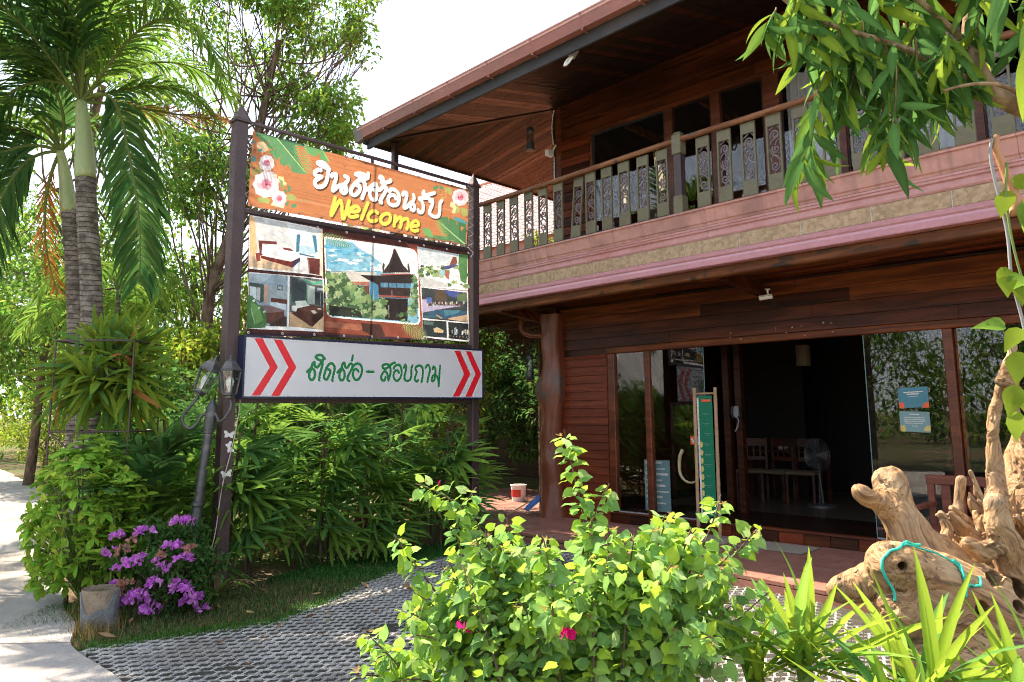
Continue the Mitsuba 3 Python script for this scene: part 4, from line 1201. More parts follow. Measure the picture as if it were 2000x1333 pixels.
BANNER_TWO = """5B2A22 124,3594 2938,79 17,-1164 -2927,-129
6B2E24 2036,3001 676,24 0,-17 -676,-24
8A4A30 890,3406 554,17 0,-9 -553,-16
4A211D 1285,3310 594,18 1,-11 -594,-19
7A3A26 1192,3106 583,20 0,-5 -583,-20
7A3A26 1981,3525 671,19 0,-8 -670,-19
6B2E24 1422,2468 605,27 1,-10 -606,-26
6B2E24 2105,2961 684,26 0,-14 -684,-25
8A4A30 1219,3002 586,21 0,-8 -586,-21
4A211D 959,2797 558,22 0,-13 -558,-21
6B2E24 1712,3281 641,21 0,-14 -640,-20
7A3A26 1448,3314 612,20 0,-12 -612,-19
8A4A30 1652,3243 634,21 0,-10 -634,-20
7A3A26 1146,3449 580,17 0,-8 -580,-17
6B2E24 2115,2478 684,30 0,-10 -684,-30
6B2E24 1381,3279 604,19 0,-6 -604,-19
8A4A30 1346,3358 601,19 0,-8 -600,-18
4A211D 2032,2756 675,27 0,-8 -675,-27
4A211D 986,3372 563,17 0,-11 -563,-16
8A4A30 2128,3573 688,19 0,-4 -688,-19
7A3A26 1319,3146 597,20 1,-17 -597,-19
8A4A30 946,2896 557,21 1,-8 -558,-21
7A3A26 979,2715 560,23 1,-10 -560,-22
6B2E24 1451,2961 611,22 0,-10 -611,-22
4A211D 1822,3416 653,20 0,-8 -652,-20
301D22 124,3594 2938,79 1,-30 -2938,-74
3A2230 150,2408 2929,133 0,-32 -2927,-129
8E3E26 993,2786 1292,-118 9,-179 -1291,-16
A65F42 1004,2589 669,0 -68,-24 -155,-41 -443,3
4A2A22 1470,2610 248,2 72,-119 -114,-37 -182,72
A9472E 2056,3598 189,10 52,-505 21,-523 -40,77 -31,787 -77,80
F2F0EE 132,3576 819,0 24,-529 -832,-22
E8B87E 136,3573 42,0 65,-313 -91,-207
DDBB95 146,3177 81,-7 510,4 -40,-97 -549,-25
C9CED4 178,3568 346,-1 98,-268 -386,-108
DCE2E8 524,3567 422,-2 -8,-279 -248,-27 -68,40
E9D2BC 911,3553 41,2 17,-483 -35,-4
D4E4F0 683,3442 157,16 40,-170 -196,-25
A9CFE8 686,3350 180,18 14,-80 -196,-25
2F7C9E 643,3464 44,9 -7,-185 -33,-10
2F7C9E 827,3489 46,3 24,-176 -27,-4 -29,104
3A6F92 678,3273 192,-8 -11,-17 -180,9
6E2A2A 235,3337 191,17 7,-29 -156,-15 10,-112 -30,-14
7A302C 492,3304 92,2 39,-22 -119,-8
8A3126 210,3202 45,11 9,-81 -40,-11
F4F3F5 277,3300 161,21 76,-38 164,-10 18,-43 -102,-51 -318,28
CFD6DF 438,3316 76,-38 -18,-78 -221,26
7A2722 262,3190 327,-22 107,62 -4,-42 -79,-80 -345,53
41436B 616,3167 80,63 -3,-47 -78,-71
D9DBDE 608,3106 84,82 88,54 12,-167 -194,-1
6B2B2A 774,3241 154,7 6,-175 -131,3
9A6A5C 780,3221 17,3 17,-141 -17,-3
B9BDC2 557,3426 36,3 1,-41 -35,-2
EDEBE8 564,3420 23,2 1,-29 -23,-1
4A2A2C 143,3025 827,21 -1,16 -23,7 -803,-33
F4F4F6 146,3004 841,39 11,-568 -846,-30
8FA9BC 152,2995 407,24 17,-524 -417,-12
AFC4D3 154,2996 245,12 -90,-89 -150,-28
4C5F5A 154,2904 156,-5 8,-173 -40,-14 -123,54
CFE0EA 160,2867 71,-6 10,-124 -76,40
C9A58F 310,2899 47,1 3,-189 -42,15
B4BEC4 236,2862 40,-1 1,-134 -33,11
9DADB6 357,2895 194,14 14,-128 -172,-8 -28,-57
2E3C44 453,2907 58,4 -1,-50 -55,-1
9FB3BC 462,2900 41,2 -1,-34 -39,1
6F3A30 390,2773 175,-1 2,-45 -172,7
B7CCE0 385,2728 67,7 86,-25 12,-48 -164,32
D5E2EE 452,2730 101,-9 -1,-49 -77,12
8A6E72 289,2685 102,10 149,-34 -8,-60 -198,1
6E4238 343,2613 192,37 8,-58 -144,-80 -36,7
4A3634 389,2511 153,91 27,-7 4,-98 -173,-9
4E7F45 140,2774 55,-3 64,-80 40,-5 50,-73 14,-94 -18,-50 -190,-24
68A052 187,2713 83,-40 56,-129 -79,-45 -53,81
9CC47C 183,2646 8,0 51,-152 -10,-1
D9E3DC 187,2722 39,23 -4,-34
D9E3DC 260,2663 30,12 -19,-35
D9E3DC 312,2629 40,14 -29,-32
5D6468 581,3017 389,14 28,-536 -401,9
3F4A50 601,3014 167,-49 21,-215 -178,7
9FB5A8 699,3017 273,-27 1,-31 -183,9
35B58B 699,3019 147,-40 124,42 1,-26 -124,-36 -91,30
A6B7B2 781,2956 95,-19 6,-183 -84,-3
2F3D40 878,2886 106,7 5,-143 -101,5
8FA39C 940,2888 6,1 5,-138 -6,-1
D5DDDB 904,2935 69,5 1,-27 -66,-5
35A583 773,2966 10,-1 15,-214 -11,-1
4DA083 592,2834 11,1 9,-108 -12,-11
C9A478 596,2656 265,-96 2,-55 -263,-6
D8B587 862,2540 130,133 6,-178 -135,10
E4EBE5 618,2713 180,38 28,-12 -137,-44 -20,-37 -49,10
D2DFD8 648,2765 126,19 30,-38 -137,-33
5A342A 679,2694 175,52 136,-12 3,-92 -130,-127 -247,123 58,26
442720 859,2620 132,84 2,-62 -130,-127
6B4034 690,2690 164,51 127,-18 -123,-83
D9D5C4 834,2684 45,9 37,-22 -41,-19
D9D5C4 906,2716 40,9 21,-13 -37,-12
F6F7F8 974,3493 20,12 1113,45 88,-12 39,-45 14,-90 36,-705 -25,-42 -50,-9 -1124,-10 -42,19 -22,43
6FB6D6 990,3481 1105,47 88,-12 36,-35 40,-765 -12,-36 -38,-13 -1104,-15 -42,15 -21,34
E9EDF1 1302,3519 793,9 88,-12 36,-35 17,-263 -578,3 67,88 -140,77 -182,59
8FC8DF 1646,3213 13,-12 -30,-8 -22,-10 -20,7 -33,-3 9,15 -5,12 28,7 20,11 19,-7 33,3
DFEAF0 1619,3468 16,-12 -41,-8 -24,-17 -27,6 -34,0 8,15 -8,12 36,9 24,16 27,-6 32,-1
DFEAF0 1416,3268 10,-4 -25,-5 -15,-6 -17,1 -25,-2 6,7 -6,5 25,5 16,6 17,-2 25,3
8FC8DF 1411,3175 7,-12 -26,-10 -24,-14 -23,10 -35,-2 15,16 -12,12 32,8 21,14 25,-6 31,-1
DFEAF0 1364,3266 11,-8 -32,-6 -19,-10 -22,2 -25,1 8,10 -8,8 26,6 20,12 20,-6 28,2
DFEAF0 1237,3150 7,-9 -22,-4 -12,-8 -15,4 -20,-1 6,11 -4,8 17,5 14,9 14,-6 21,1
DFEAF0 1563,3225 12,-5 -29,-4 -17,-9 -21,2 -22,0 2,6 -7,6 27,6 20,6 18,-2 29,3
EDF2F5 1367,3168 21,-8 -43,-8 -30,-11 -29,4 -42,-4 14,13 -14,8 40,8 30,12 26,-6 40,4
EDF2F5 1231,3283 6,-7 -36,-8 -30,-9 -25,3 -41,-5 11,10 -13,6 38,8 29,11 31,-2 39,3
C6E0EA 1524,3376 10,-11 -36,-7 -21,-15 -26,6 -29,0 5,12 -4,11 30,8 22,13 26,-5 33,2
C6E0EA 1731,3290 5,-11 -20,-5 -14,-12 -14,8 -24,-2 7,14 -3,11 19,5 14,11 16,-4 22,-1
C6E0EA 1139,3319 9,-7 -39,-7 -23,-10 -24,3 -37,-4 12,10 -17,5 41,7 24,10 25,-2 36,4
3FA6CE 1582,3386 16,-6 -43,-9 -35,-10 -32,1 -50,-6 19,11 -21,6 47,10 36,11 36,-1 43,4
C6E0EA 1286,3424 8,-6 -30,-8 -24,-8 -25,1 -28,-2 10,9 -10,5 28,7 24,8 22,-1 35,4
DFEAF0 1112,3236 6,-8 -16,-5 -10,-8 -10,6 -16,-1 4,11 -4,8 14,5 11,8 11,-5 17,1
DFEAF0 1475,3310 15,-6 -52,-8 -31,-11 -31,2 -39,-3 4,7 -13,6 46,9 33,10 32,-1 41,3
3FA6CE 1600,3237 13,-12 -27,-6 -17,-13 -17,10 -26,-2 4,13 -4,12 25,6 16,12 17,-8 25,1
3FA6CE 1156,3238 9,-8 -30,-7 -24,-10 -23,4 -38,-4 11,11 -4,8 29,8 24,11 21,-6 32,3
8FC8DF 1609,3357 8,-12 -34,-9 -27,-13 -25,6 -32,0 5,13 -13,11 39,8 25,13 26,-4 38,2
8FC8DF 1521,3345 13,-7 -29,-6 -18,-11 -21,4 -25,-1 6,10 -10,8 31,6 18,10 20,-4 29,3
DFEAF0 1665,3248 15,-11 -34,-7 -21,-14 -23,8 -29,-1 4,13 -10,12 32,8 24,10 24,-4 33,1
EDF2F5 1445,3385 2,-10 -14,-4 -10,-9 -10,7 -16,-1 3,10 -4,10 16,3 10,9 10,-5 14,0
8FC8DF 1415,3215 2,-7 -20,-6 -16,-8 -17,3 -22,0 6,9 -8,7 23,5 17,8 15,-5 25,3
C6E0EA 1286,3282 11,-10 -24,-6 -18,-12 -18,7 -23,0 2,11 -6,11 27,6 17,13 18,-7 27,1
3FA6CE 1091,3408 7,-11 -39,-7 -24,-15 -25,6 -38,-4 15,14 -12,9 30,10 29,13 28,-4 40,3
8FC8DF 1216,3161 7,-6 -16,-3 -9,-7 -10,5 -13,0 1,6 -5,6 15,4 11,5 9,-4 14,1
EDF2F5 1069,3145 3,-10 -20,-5 -15,-10 -15,5 -18,2 6,10 -11,8 23,5 14,9 14,-6 22,1
3FA6CE 1142,3279 8,-5 -19,-5 -14,-6 -13,3 -17,-1 6,7 -8,4 19,4 12,7 13,-3 21,2
C6E0EA 1703,3449 4,-10 -24,-6 -16,-11 -16,7 -26,-3 8,13 -9,10 24,7 18,8 18,-3 21,-1
C6E0EA 1651,3235 13,-12 -30,-6 -17,-14 -21,6 -23,2 4,14 -6,12 26,7 19,14 20,-8 29,1
EDF2F5 1619,3292 6,-13 -18,-4 -10,-13 -11,9 -17,0 5,14 -5,12 15,7 12,12 12,-9 16,-1
C6E0EA 1145,3374 9,-8 -34,-7 -22,-10 -20,5 -33,-5 5,10 -5,8 29,8 23,10 21,-5 30,3
C6E0EA 1568,3467 9,-11 -37,-10 -27,-11 -27,3 -41,-3 18,16 -14,10 35,10 28,12 28,-4 33,1
8FC8DF 1442,3196 7,-8 -21,-4 -14,-9 -14,5 -20,-1 6,9 -10,8 21,5 16,7 14,-5 20,2
2C9CCB 1210,3415 7,-10 -29,-7 -18,-11 -18,6 -24,-1 4,11 -11,10 29,7 18,11 19,-6 24,1
2C9CCB 1098,3340 13,-4 -29,-6 -20,-6 -18,1 -27,-3 4,6 -7,4 27,6 20,8 21,-1 29,3
5BB6D8 1357,3398 10,-7 -31,-8 -26,-9 -25,1 -34,-2 14,11 -15,6 34,8 25,10 22,-4 36,4
3FAAD2 1249,3470 6,-7 -14,-3 -9,-7 -9,3 -12,0 1,8 -3,7 13,4 10,8 9,-5 12,0
5BB6D8 1285,3413 10,-8 -25,-6 -18,-9 -18,4 -20,0 1,8 -2,8 21,6 17,8 17,-3 26,2
3FAAD2 1219,3369 12,-4 -27,-6 -19,-7 -19,1 -22,-1 1,6 -1,5 21,6 19,7 19,-1 28,2
5BB6D8 1388,3400 13,-6 -35,-7 -26,-10 -26,2 -34,-3 10,9 -10,6 36,6 23,9 26,0 37,4
2C9CCB 1297,3357 6,-8 -27,-7 -20,-10 -22,3 -26,-1 6,10 -7,8 27,7 21,9 19,-4 26,2
3FAAD2 1418,3411 7,-9 -28,-6 -19,-9 -18,3 -25,-1 3,9 -5,9 24,7 20,10 19,-5 25,1
2C9CCB 1400,3418 6,-9 -17,-4 -10,-9 -13,3 -15,2 6,10 -6,9 14,7 12,8 12,-6 18,1
5BB6D8 1259,3422 7,-10 -16,-3 -8,-9 -10,5 -14,0 3,11 -5,11 15,4 9,8 10,-5 15,0
2C9CCB 1193,3379 11,-4 -31,-6 -20,-9 -24,1 -29,-2 8,7 -10,5 32,7 22,7 22,-1 29,3
2C9CCB 1041,3405 5,-9 -19,-6 -15,-10 -15,5 -24,-2 10,13 -7,10 21,5 14,11 15,-6 23,2
5BB6D8 1050,3409 8,-5 -22,-4 -13,-8 -13,3 -21,-2 7,7 -5,5 17,5 14,7 14,-3 18,1
3FAAD2 1307,3371 10,-9 -37,-8 -23,-12 -26,3 -33,-1 13,13 -10,8 29,9 26,11 25,-4 34,2
3FAAD2 1285,3430 8,-5 -36,-6 -21,-9 -22,2 -39,-6 12,9 -7,5 34,6 21,9 26,0 30,2
C7C5C0 1069,3128 589,74 9,-134 -594,-72
7A6A60 1069,3133 589,76 0,-5 -589,-76
B26A50 1337,3056 233,24 1,-38 -244,-25
6B3A30 1481,3026 90,16 3,-129 -101,-2
3C2B2E 1881,3510 24,-8 119,-171 69,-46 25,-27 -379,-55 23,42 57,77 45,116
2B2024 1888,3451 43,-13 81,-129 14,-58 -217,-29 46,105
4A3A38 1742,3203 21,5 -7,36 10,61 -24,16 -12,-51
4A3A38 2106,3254 25,6 -14,74 -26,47 -5,-52
A34C38 1705,3189 420,60 37,-15 -434,-66
2E2427 1444,3145 284,27 472,77 -12,-47 -36,-76 -467,-66 -127,42
3B2A2B 1684,3070 468,56 -22,-173 -436,-37
4383A8 1713,3088 439,43 -6,-55 -426,-41
3B2A2B 1812,3105 12,1 1,-68 -12,-1
3B2A2B 1931,3119 12,2 1,-69 -12,-2
3B2A2B 2052,3134 13,2 1,-70 -12,-1
7FA3B4 1765,3089 12,2 1,-37 -12,-2
A65040 1687,2945 442,28 1,-15 -442,-33
2F86B4 1572,3094 113,-34 6,-192 -105,-6
66A8C6 1581,3086 35,-25 27,-188 -45,-5
241C1E 1694,2912 411,34 -8,-269 -357,-6
8A8684 1820,2842 12,2 6,-145 -8,-1
8A6A60 1859,3017 14,2 2,-83 -10,-1
44633F 1021,3063 227,66 101,-100 155,-29 94,-151 185,-20 -8,-155 -670,-17 -58,44
4F7A48 1059,3078 -12,-26 -25,23 -30,10 14,24 -11,33 35,-11 29,10 3,-31 27,-23
4F7A48 1216,2860 -14,-15 -4,20 -13,13 15,9 6,19 13,-12 19,-2 -7,-19 2,-18
4F7A48 1361,2865 -18,-1 10,21 -1,18 18,0 17,14 2,-18 15,-10 -21,-12 -8,-23
557F57 1089,2763 -2,-14 -21,3 -24,-7 5,19 -19,12 20,7 14,9 14,-12 21,-5
A6BE7C 1750,2878 -14,8 21,7 11,18 11,-13 20,0 -12,-13 -2,-14 -19,1 -19,-8
557F57 1291,2940 -32,-5 20,36 -16,31 32,8 27,21 10,-28 16,-19 -27,-20 -6,-38
86A968 1041,2737 -17,11 24,9 16,18 12,-15 21,-2 -17,-15 2,-18 -23,0 -23,-6
3A5F3B 1042,2690 -23,-5 15,20 -1,18 18,0 17,11 -3,-20 15,-10 -18,-12 -12,-20
86A968 1779,2721 -28,-19 -5,38 -29,20 25,21 13,36 27,-27 33,-5 -12,-33 4,-30
6C9653 1205,2944 4,-16 -20,9 -22,-7 7,16 -16,12 20,2 10,14 13,-13 19,-6
3A5F3B 1561,2703 -3,-24 -28,13 -32,3 9,23 -16,23 33,-3 23,16 14,-24 22,-16
3A5F3B 1508,2871 -27,-4 15,28 -7,28 29,-1 26,23 3,-27 14,-17 -21,-19 -14,-29
557F57 1372,2869 -23,-12 -12,26 -21,20 20,18 6,33 26,-20 26,-5 -2,-28 6,-28
557F57 1300,2905 -1,-16 -23,7 -23,-5 2,18 -16,14 26,1 11,14 13,-14 22,-6
94AE7A 1620,2726 -15,-15 -6,20 -12,14 14,11 7,19 14,-16 21,1 -11,-19 8,-21
557F57 1287,2975 -21,18 40,12 21,26 25,-11 42,-1 -29,-30 -3,-30 -40,2 -41,-17
2F4D35 1449,2684 -33,-4 9,36 -6,36 37,4 31,27 5,-37 33,-15 -39,-25 -10,-43
94AE7A 1732,2748 -6,-19 -15,17 -21,5 10,15 -4,18 21,-8 19,9 2,-20 16,-15
2F4D35 1040,2918 -3,-19 -18,14 -23,2 10,17 -6,16 18,-2 16,8 9,-16 17,-13
7D9A5E 1317,2683 -25,2 22,26 -2,28 27,-9 25,17 -4,-26 16,-16 -26,-14 -19,-29
2F4D35 1693,2827 -3,-20 -22,16 -28,-2 4,19 -8,20 27,-4 19,15 12,-21 19,-14
94AE7A 1601,2886 -6,-26 -33,22 -36,-5 12,25 -24,26 38,-3 24,20 9,-30 39,-12
94AE7A 1536,2900 -17,11 30,8 13,21 15,-12 20,-2 -12,-16 -2,-17 -23,-1 -25,-10
557F57 1459,2984 -25,-4 11,25 3,21 21,0 22,23 0,-26 15,-12 -22,-14 -10,-27
94AE7A 1200,3050 13,-19 -33,-2 -24,-14 -6,20 -29,7 31,12 4,21 24,-7 32,3
86A968 1111,2918 -14,2 13,15 -1,18 16,-7 18,13 -3,-17 9,-12 -17,-10 -13,-13
4F7A48 1370,2829 -24,-4 5,27 -7,26 28,2 21,25 4,-29 22,-9 -21,-21 -8,-27
7D9A5E 1231,3086 -18,-21 -11,26 -25,17 23,17 4,35 25,-24 30,4 -13,-31 20,-33
2F4D35 1103,2727 -27,-6 18,28 -9,25 25,1 21,16 0,-26 22,-10 -22,-18 -13,-21
2F4D35 1106,2841 -39,-6 26,39 -7,39 38,4 31,13 4,-31 22,-22 -35,-23 -19,-39
557F57 1259,2902 -22,-9 7,24 -6,21 21,6 19,21 4,-26 20,-9 -23,-16 -4,-27
A6BE7C 1050,2790 -5,-25 -21,23 -31,1 9,22 -5,22 27,-6 21,12 8,-24 22,-17
A6BE7C 1153,3010 -21,-3 15,21 -4,21 20,-5 20,19 -4,-24 18,-10 -23,-11 -10,-20
2F4D35 1256,2678 -3,-16 -17,12 -18,3 0,13 -4,15 19,-3 14,8 6,-15 22,-10
7D9A5E 1512,2883 -20,16 35,19 22,26 22,-15 42,4 -23,-29 -5,-24 -33,0 -37,-23
2F4D35 1259,2677 6,-30 -35,13 -33,1 1,25 -12,22 27,6 25,16 18,-26 37,-13
557F57 1412,2794 -18,-6 -1,21 -8,19 19,8 13,19 8,-21 23,-3 -19,-19 2,-24
557F57 1487,2688 -28,-8 11,27 -7,27 27,2 23,19 8,-23 21,-15 -28,-19 -10,-26
4F7A48 1143,2842 -29,-17 4,41 -23,21 22,18 17,29 16,-32 35,2 -16,-32 6,-39
7D9A5E 1590,2791 -18,3 19,17 2,18 17,-1 21,8 -10,-21 11,-11 -18,-8 -15,-14
A6BE7C 1165,2730 -30,-26 -6,38 -21,29 27,20 17,34 27,-24 37,-9 -20,-38 2,-36
2F4D35 1694,2836 -17,-21 -23,24 -29,10 15,21 -8,28 30,-7 29,8 3,-29 31,-24
94AE7A 1715,2818 -31,-5 6,35 -18,36 40,7 31,36 6,-45 39,-9 -39,-29 -4,-42
3A5F3B 1619,2796 -14,20 40,10 25,30 22,-20 35,-7 -24,-24 -4,-31 -41,11 -41,-16
3A5F3B 1027,2966 -21,0 17,21 2,19 17,1 18,9 -2,-19 14,-12 -21,-11 -13,-22
A6BE7C 1110,2847 -15,1 13,13 1,19 16,-5 20,9 -8,-19 11,-12 -21,-4 -13,-16
A6BE7C 1250,2784 -15,-5 -4,19 -17,12 15,12 7,21 16,-14 17,-4 -5,-20 7,-23
2F4D35 1287,2783 -13,11 22,8 16,14 11,-13 16,-4 -9,-13 -6,-13 -19,2 -24,-10
86A968 1727,2746 -20,5 20,16 9,18 17,-6 26,10 -12,-22 13,-16 -29,-2 -18,-20
86A968 1257,3090 -2,-29 -31,17 -37,-1 7,27 -21,29 43,-6 25,25 14,-32 32,-16
557F57 1414,2960 -16,-7 -7,18 -11,15 12,13 9,20 14,-19 21,1 -6,-20 4,-22
7D9A5E 1322,2884 -10,-29 -21,29 -40,3 21,25 -6,29 32,-12 28,13 9,-28 16,-24
A6BE7C 1678,2852 -19,8 24,19 7,23 21,-6 25,7 -7,-21 8,-17 -27,-7 -22,-22
6C9653 1535,2847 -33,6 28,28 17,29 30,-2 35,6 -10,-31 6,-24 -32,-16 -32,-20
6C9653 1415,2810 13,-26 -43,0 -33,-14 -16,21 -35,16 43,16 13,26 31,-15 48,5
6C9653 1395,2946 -22,-5 8,25 -9,22 24,3 18,24 5,-27 21,-8 -19,-20 -8,-25
86A968 1513,2778 -5,-26 -33,19 -36,-3 9,26 -12,22 30,-1 22,20 15,-26 27,-14
6C9653 1508,2843 -36,2 30,34 0,41 38,-12 39,21 -7,-36 26,-26 -47,-15 -28,-45
7D9A5E 1795,2869 7,-26 -36,2 -41,-8 0,29 -25,22 38,8 21,27 27,-25 44,-8
94AE7A 1522,2805 5,-30 -39,17 -42,-13 9,32 -35,26 47,2 24,29 23,-32 42,-12
4F7A48 1780,2850 -15,-27 -26,25 -30,13 13,22 -9,32 35,-11 33,13 5,-33 25,-24
86A968 1528,2745 -20,-1 14,20 -1,16 17,-1 18,18 -3,-22 14,-9 -19,-10 -7,-17
2F4D35 1550,2800 -30,10 37,24 10,34 28,-14 43,16 -23,-36 18,-26 -42,-9 -36,-33
2F4D35 1586,2736 -27,-13 8,31 -16,23 25,10 19,19 16,-17 22,-13 -18,-26 -5,-31
2F4D35 1277,2987 7,-16 -26,4 -20,-9 -6,14 -19,11 23,8 10,16 17,-14 30,3
A6BE7C 1171,2814 -5,-15 -15,13 -19,3 4,15 -2,17 20,-6 15,6 2,-16 17,-12
A6BE7C 1567,2768 4,-25 -30,16 -30,-5 1,21 -14,19 30,1 19,20 16,-22 29,-12
7D9A5E 1620,2693 -38,-2 25,32 3,37 36,-2 41,21 -14,-43 25,-21 -38,-19 -25,-26
557F57 1618,2777 -25,12 30,18 23,22 19,-16 39,6 -23,-27 6,-26 -38,-4 -33,-11
3A5F3B 1270,3041 -2,-21 -28,14 -30,-9 7,23 -17,17 24,5 19,14 13,-20 29,-7
2F4D35 1082,2659 -38,-6 18,39 -5,38 38,-3 30,26 2,-35 29,-18 -34,-25 -17,-33
94AE7A 1440,2695 1,-27 -34,12 -33,1 -4,23 -21,27 44,-3 21,19 15,-26 36,-10
7D9A5E 1250,2850 -15,-4 3,19 -8,14 14,8 12,12 6,-16 13,-5 -7,-14 -4,-18
86A968 1486,2755 -15,10 25,8 11,15 13,-9 24,2 -14,-16 -2,-15 -21,2 -20,-11
3A5F3B 1311,2913 15,-28 -49,1 -37,-30 -10,32 -37,14 36,20 13,30 37,-13 57,9
94AE7A 1678,2723 -20,-3 9,24 -11,19 21,5 16,15 6,-19 23,-6 -23,-17 -3,-25
86A968 1105,2952 13,-28 -42,3 -37,-15 0,31 -36,15 42,10 11,27 30,-15 41,-2
6C9653 1269,2970 -28,12 39,27 12,31 29,-4 44,13 -21,-38 17,-28 -46,-7 -30,-27
A6BE7C 1188,2673 -21,-18 -7,32 -23,16 20,15 4,30 24,-16 25,-5 -3,-26 12,-32
2F4D35 1612,2771 -26,23 49,16 32,33 22,-29 50,-1 -31,-31 -5,-34 -47,10 -47,-18
7D9A5E 1071,2804 -19,-8 6,24 -11,17 17,8 13,16 9,-18 19,-6 -18,-17 0,-21
7D9A5E 1603,2776 10,-33 -43,10 -42,-5 -4,30 -29,28 46,7 28,18 30,-19 47,-14
A6BE7C 1722,2820 6,-13 -21,-3 -19,-7 -4,14 -24,6 21,9 9,13 16,-10 24,5
A6BE7C 1136,2890 -23,-7 13,22 -2,18 17,1 17,16 3,-19 15,-11 -19,-15 -9,-23
2F4D35 1121,2805 -24,12 31,18 18,29 20,-19 40,9 -23,-29 6,-25 -35,-4 -31,-16
7D9A5E 1039,2695 -27,6 20,29 4,35 33,-2 30,10 -6,-32 21,-21 -33,-17 -26,-35
3A5F3B 1334,2728 -37,-3 24,39 -8,36 37,-6 33,36 2,-39 26,-20 -37,-22 -15,-41
94AE7A 1154,2865 -27,4 25,30 -2,28 27,4 30,14 3,-27 18,-22 -39,-14 -17,-41
94AE7A 1117,3079 -5,-16 -22,4 -25,-2 0,19 -15,18 29,0 15,17 14,-18 26,-8
7D9A5E 1037,2857 -17,3 16,14 6,14 14,-4 17,6 -3,-15 2,-13 -16,-7 -16,-14
7D9A5E 1643,2841 -14,7 20,12 10,17 15,-9 20,3 -8,-16 4,-16 -25,-2 -21,-13
94AE7A 1328,2965 -6,-22 -16,20 -24,5 8,18 -2,20 23,-8 22,10 4,-22 18,-19
4F7A48 1455,2828 -27,13 34,15 23,21 19,-14 38,1 -24,-25 -5,-22 -31,1 -36,-19
3A5F3B 1188,2785 11,-17 -30,1 -20,-11 -5,16 -30,6 26,12 10,16 21,-5 26,-1
3A5F3B 1543,2727 -21,-35 -21,36 -37,21 35,22 -1,37 33,-16 33,0 -4,-34 19,-33
557F57 1694,2847 -12,-21 -18,22 -32,7 16,21 -6,28 31,-13 28,13 -2,-31 23,-21
94AE7A 1411,2785 -5,-15 -20,10 -24,-2 6,18 -13,16 23,1 17,13 11,-19 22,-11
2F4D35 1400,2977 -22,12 26,16 22,25 21,-15 32,0 -24,-24 0,-21 -29,-2 -28,-12
4F7A48 1092,2965 -1,-21 -22,14 -25,0 6,19 -9,18 25,-4 16,15 9,-20 25,-12
557F57 1653,2771 -14,14 27,13 20,19 16,-15 26,-1 -12,-19 -2,-22 -31,2 -32,-13
7D9A5E 1492,2885 17,-28 -44,8 -34,-14 -3,26 -31,16 32,14 20,20 29,-14 33,-7
2F4D35 1092,2947 7,-21 -30,7 -30,-14 0,24 -17,16 25,7 15,20 22,-15 25,-8
6C9653 1489,2963 -6,-23 -28,12 -35,3 17,25 -19,25 35,-8 21,16 12,-22 26,-15
3A5F3B 1377,2769 -34,8 40,25 10,29 28,-4 34,7 -18,-31 13,-22 -34,-8 -28,-25
557F57 1782,2705 -12,-34 -40,25 -44,7 14,31 -16,33 42,-2 35,15 8,-37 42,-20
557F57 1554,2794 -20,-29 -32,33 -42,9 21,29 -19,41 47,-17 34,13 12,-33 39,-31
7D9A5E 1414,2837 -26,9 28,20 16,30 26,-13 32,2 -22,-27 11,-23 -34,-8 -29,-14
A6BE7C 1297,2992 -24,-3 7,27 -8,27 28,1 23,29 7,-28 17,-15 -24,-18 -4,-38
3A5F3B 1048,3053 -19,-15 -6,27 -17,14 16,13 6,23 17,-14 24,2 -11,-25 15,-27
557F57 1758,2755 -25,-14 -7,31 -30,20 31,15 8,35 23,-29 34,3 -14,-31 8,-30
557F57 1122,3071 3,-15 -22,-1 -21,-4 -7,13 -16,11 25,6 7,18 18,-11 27,0
557F57 1216,3089 -23,3 23,24 1,25 24,-2 26,12 -8,-27 15,-15 -26,-14 -20,-23
2F4D35 1255,2816 -33,-4 24,31 -9,36 34,0 31,15 -2,-32 23,-19 -36,-16 -16,-34
86A968 1349,2683 -15,12 25,13 16,22 16,-15 31,2 -17,-21 -1,-19 -28,1 -25,-12
7D9A5E 1572,2721 -35,-6 19,35 -2,30 30,3 29,19 3,-29 23,-17 -30,-21 -15,-38
7D9A5E 1492,2838 -35,-6 14,35 -1,33 33,6 30,20 1,-35 22,-15 -29,-21 -13,-35
A6BE7C 1391,2688 10,-30 -44,13 -40,-15 -2,30 -21,21 29,13 24,25 24,-31 52,-1
A6BE7C 1376,2950 -25,12 38,17 13,36 23,-22 37,7 -24,-28 12,-26 -39,-2 -32,-20
7D9A5E 1490,2739 -20,-12 -3,27 -18,15 21,10 7,24 16,-17 25,0 -15,-24 9,-25
7D9A5E 1120,3058 -31,-3 16,31 0,33 31,-1 30,21 4,-28 13,-22 -29,-19 -17,-34
94AE7A 1434,2712 -13,13 27,5 20,22 7,-22 28,-3 -23,-14 -1,-21 -26,7 -30,-8
6C9653 1380,2823 -27,9 28,21 16,28 27,-8 32,3 -12,-27 0,-23 -31,-7 -29,-19
7D9A5E 1695,2823 7,-25 -31,15 -31,-10 3,23 -13,16 24,6 18,11 14,-17 36,-5
94AE7A 1279,2860 -18,12 27,8 19,16 11,-16 23,-3 -20,-14 2,-22 -26,7 -26,-7
94AE7A 1784,2734 -12,-30 -27,29 -40,6 12,27 -8,35 42,-16 36,24 11,-39 27,-29
7D9A5E 1347,2939 -37,-8 20,41 -17,38 40,7 34,31 7,-42 23,-19 -30,-27 -14,-40
3A5F3B 1201,2852 -10,9 21,8 10,15 11,-9 23,2 -15,-16 -1,-13 -19,-3 -19,-7
7D9A5E 1521,2820 -26,20 51,19 20,32 31,-10 50,3 -42,-38 9,-30 -43,4 -40,-26
A6BE7C 1017,2910 -32,-10 13,36 -18,36 37,9 29,22 8,-34 22,-17 -26,-25 -9,-42
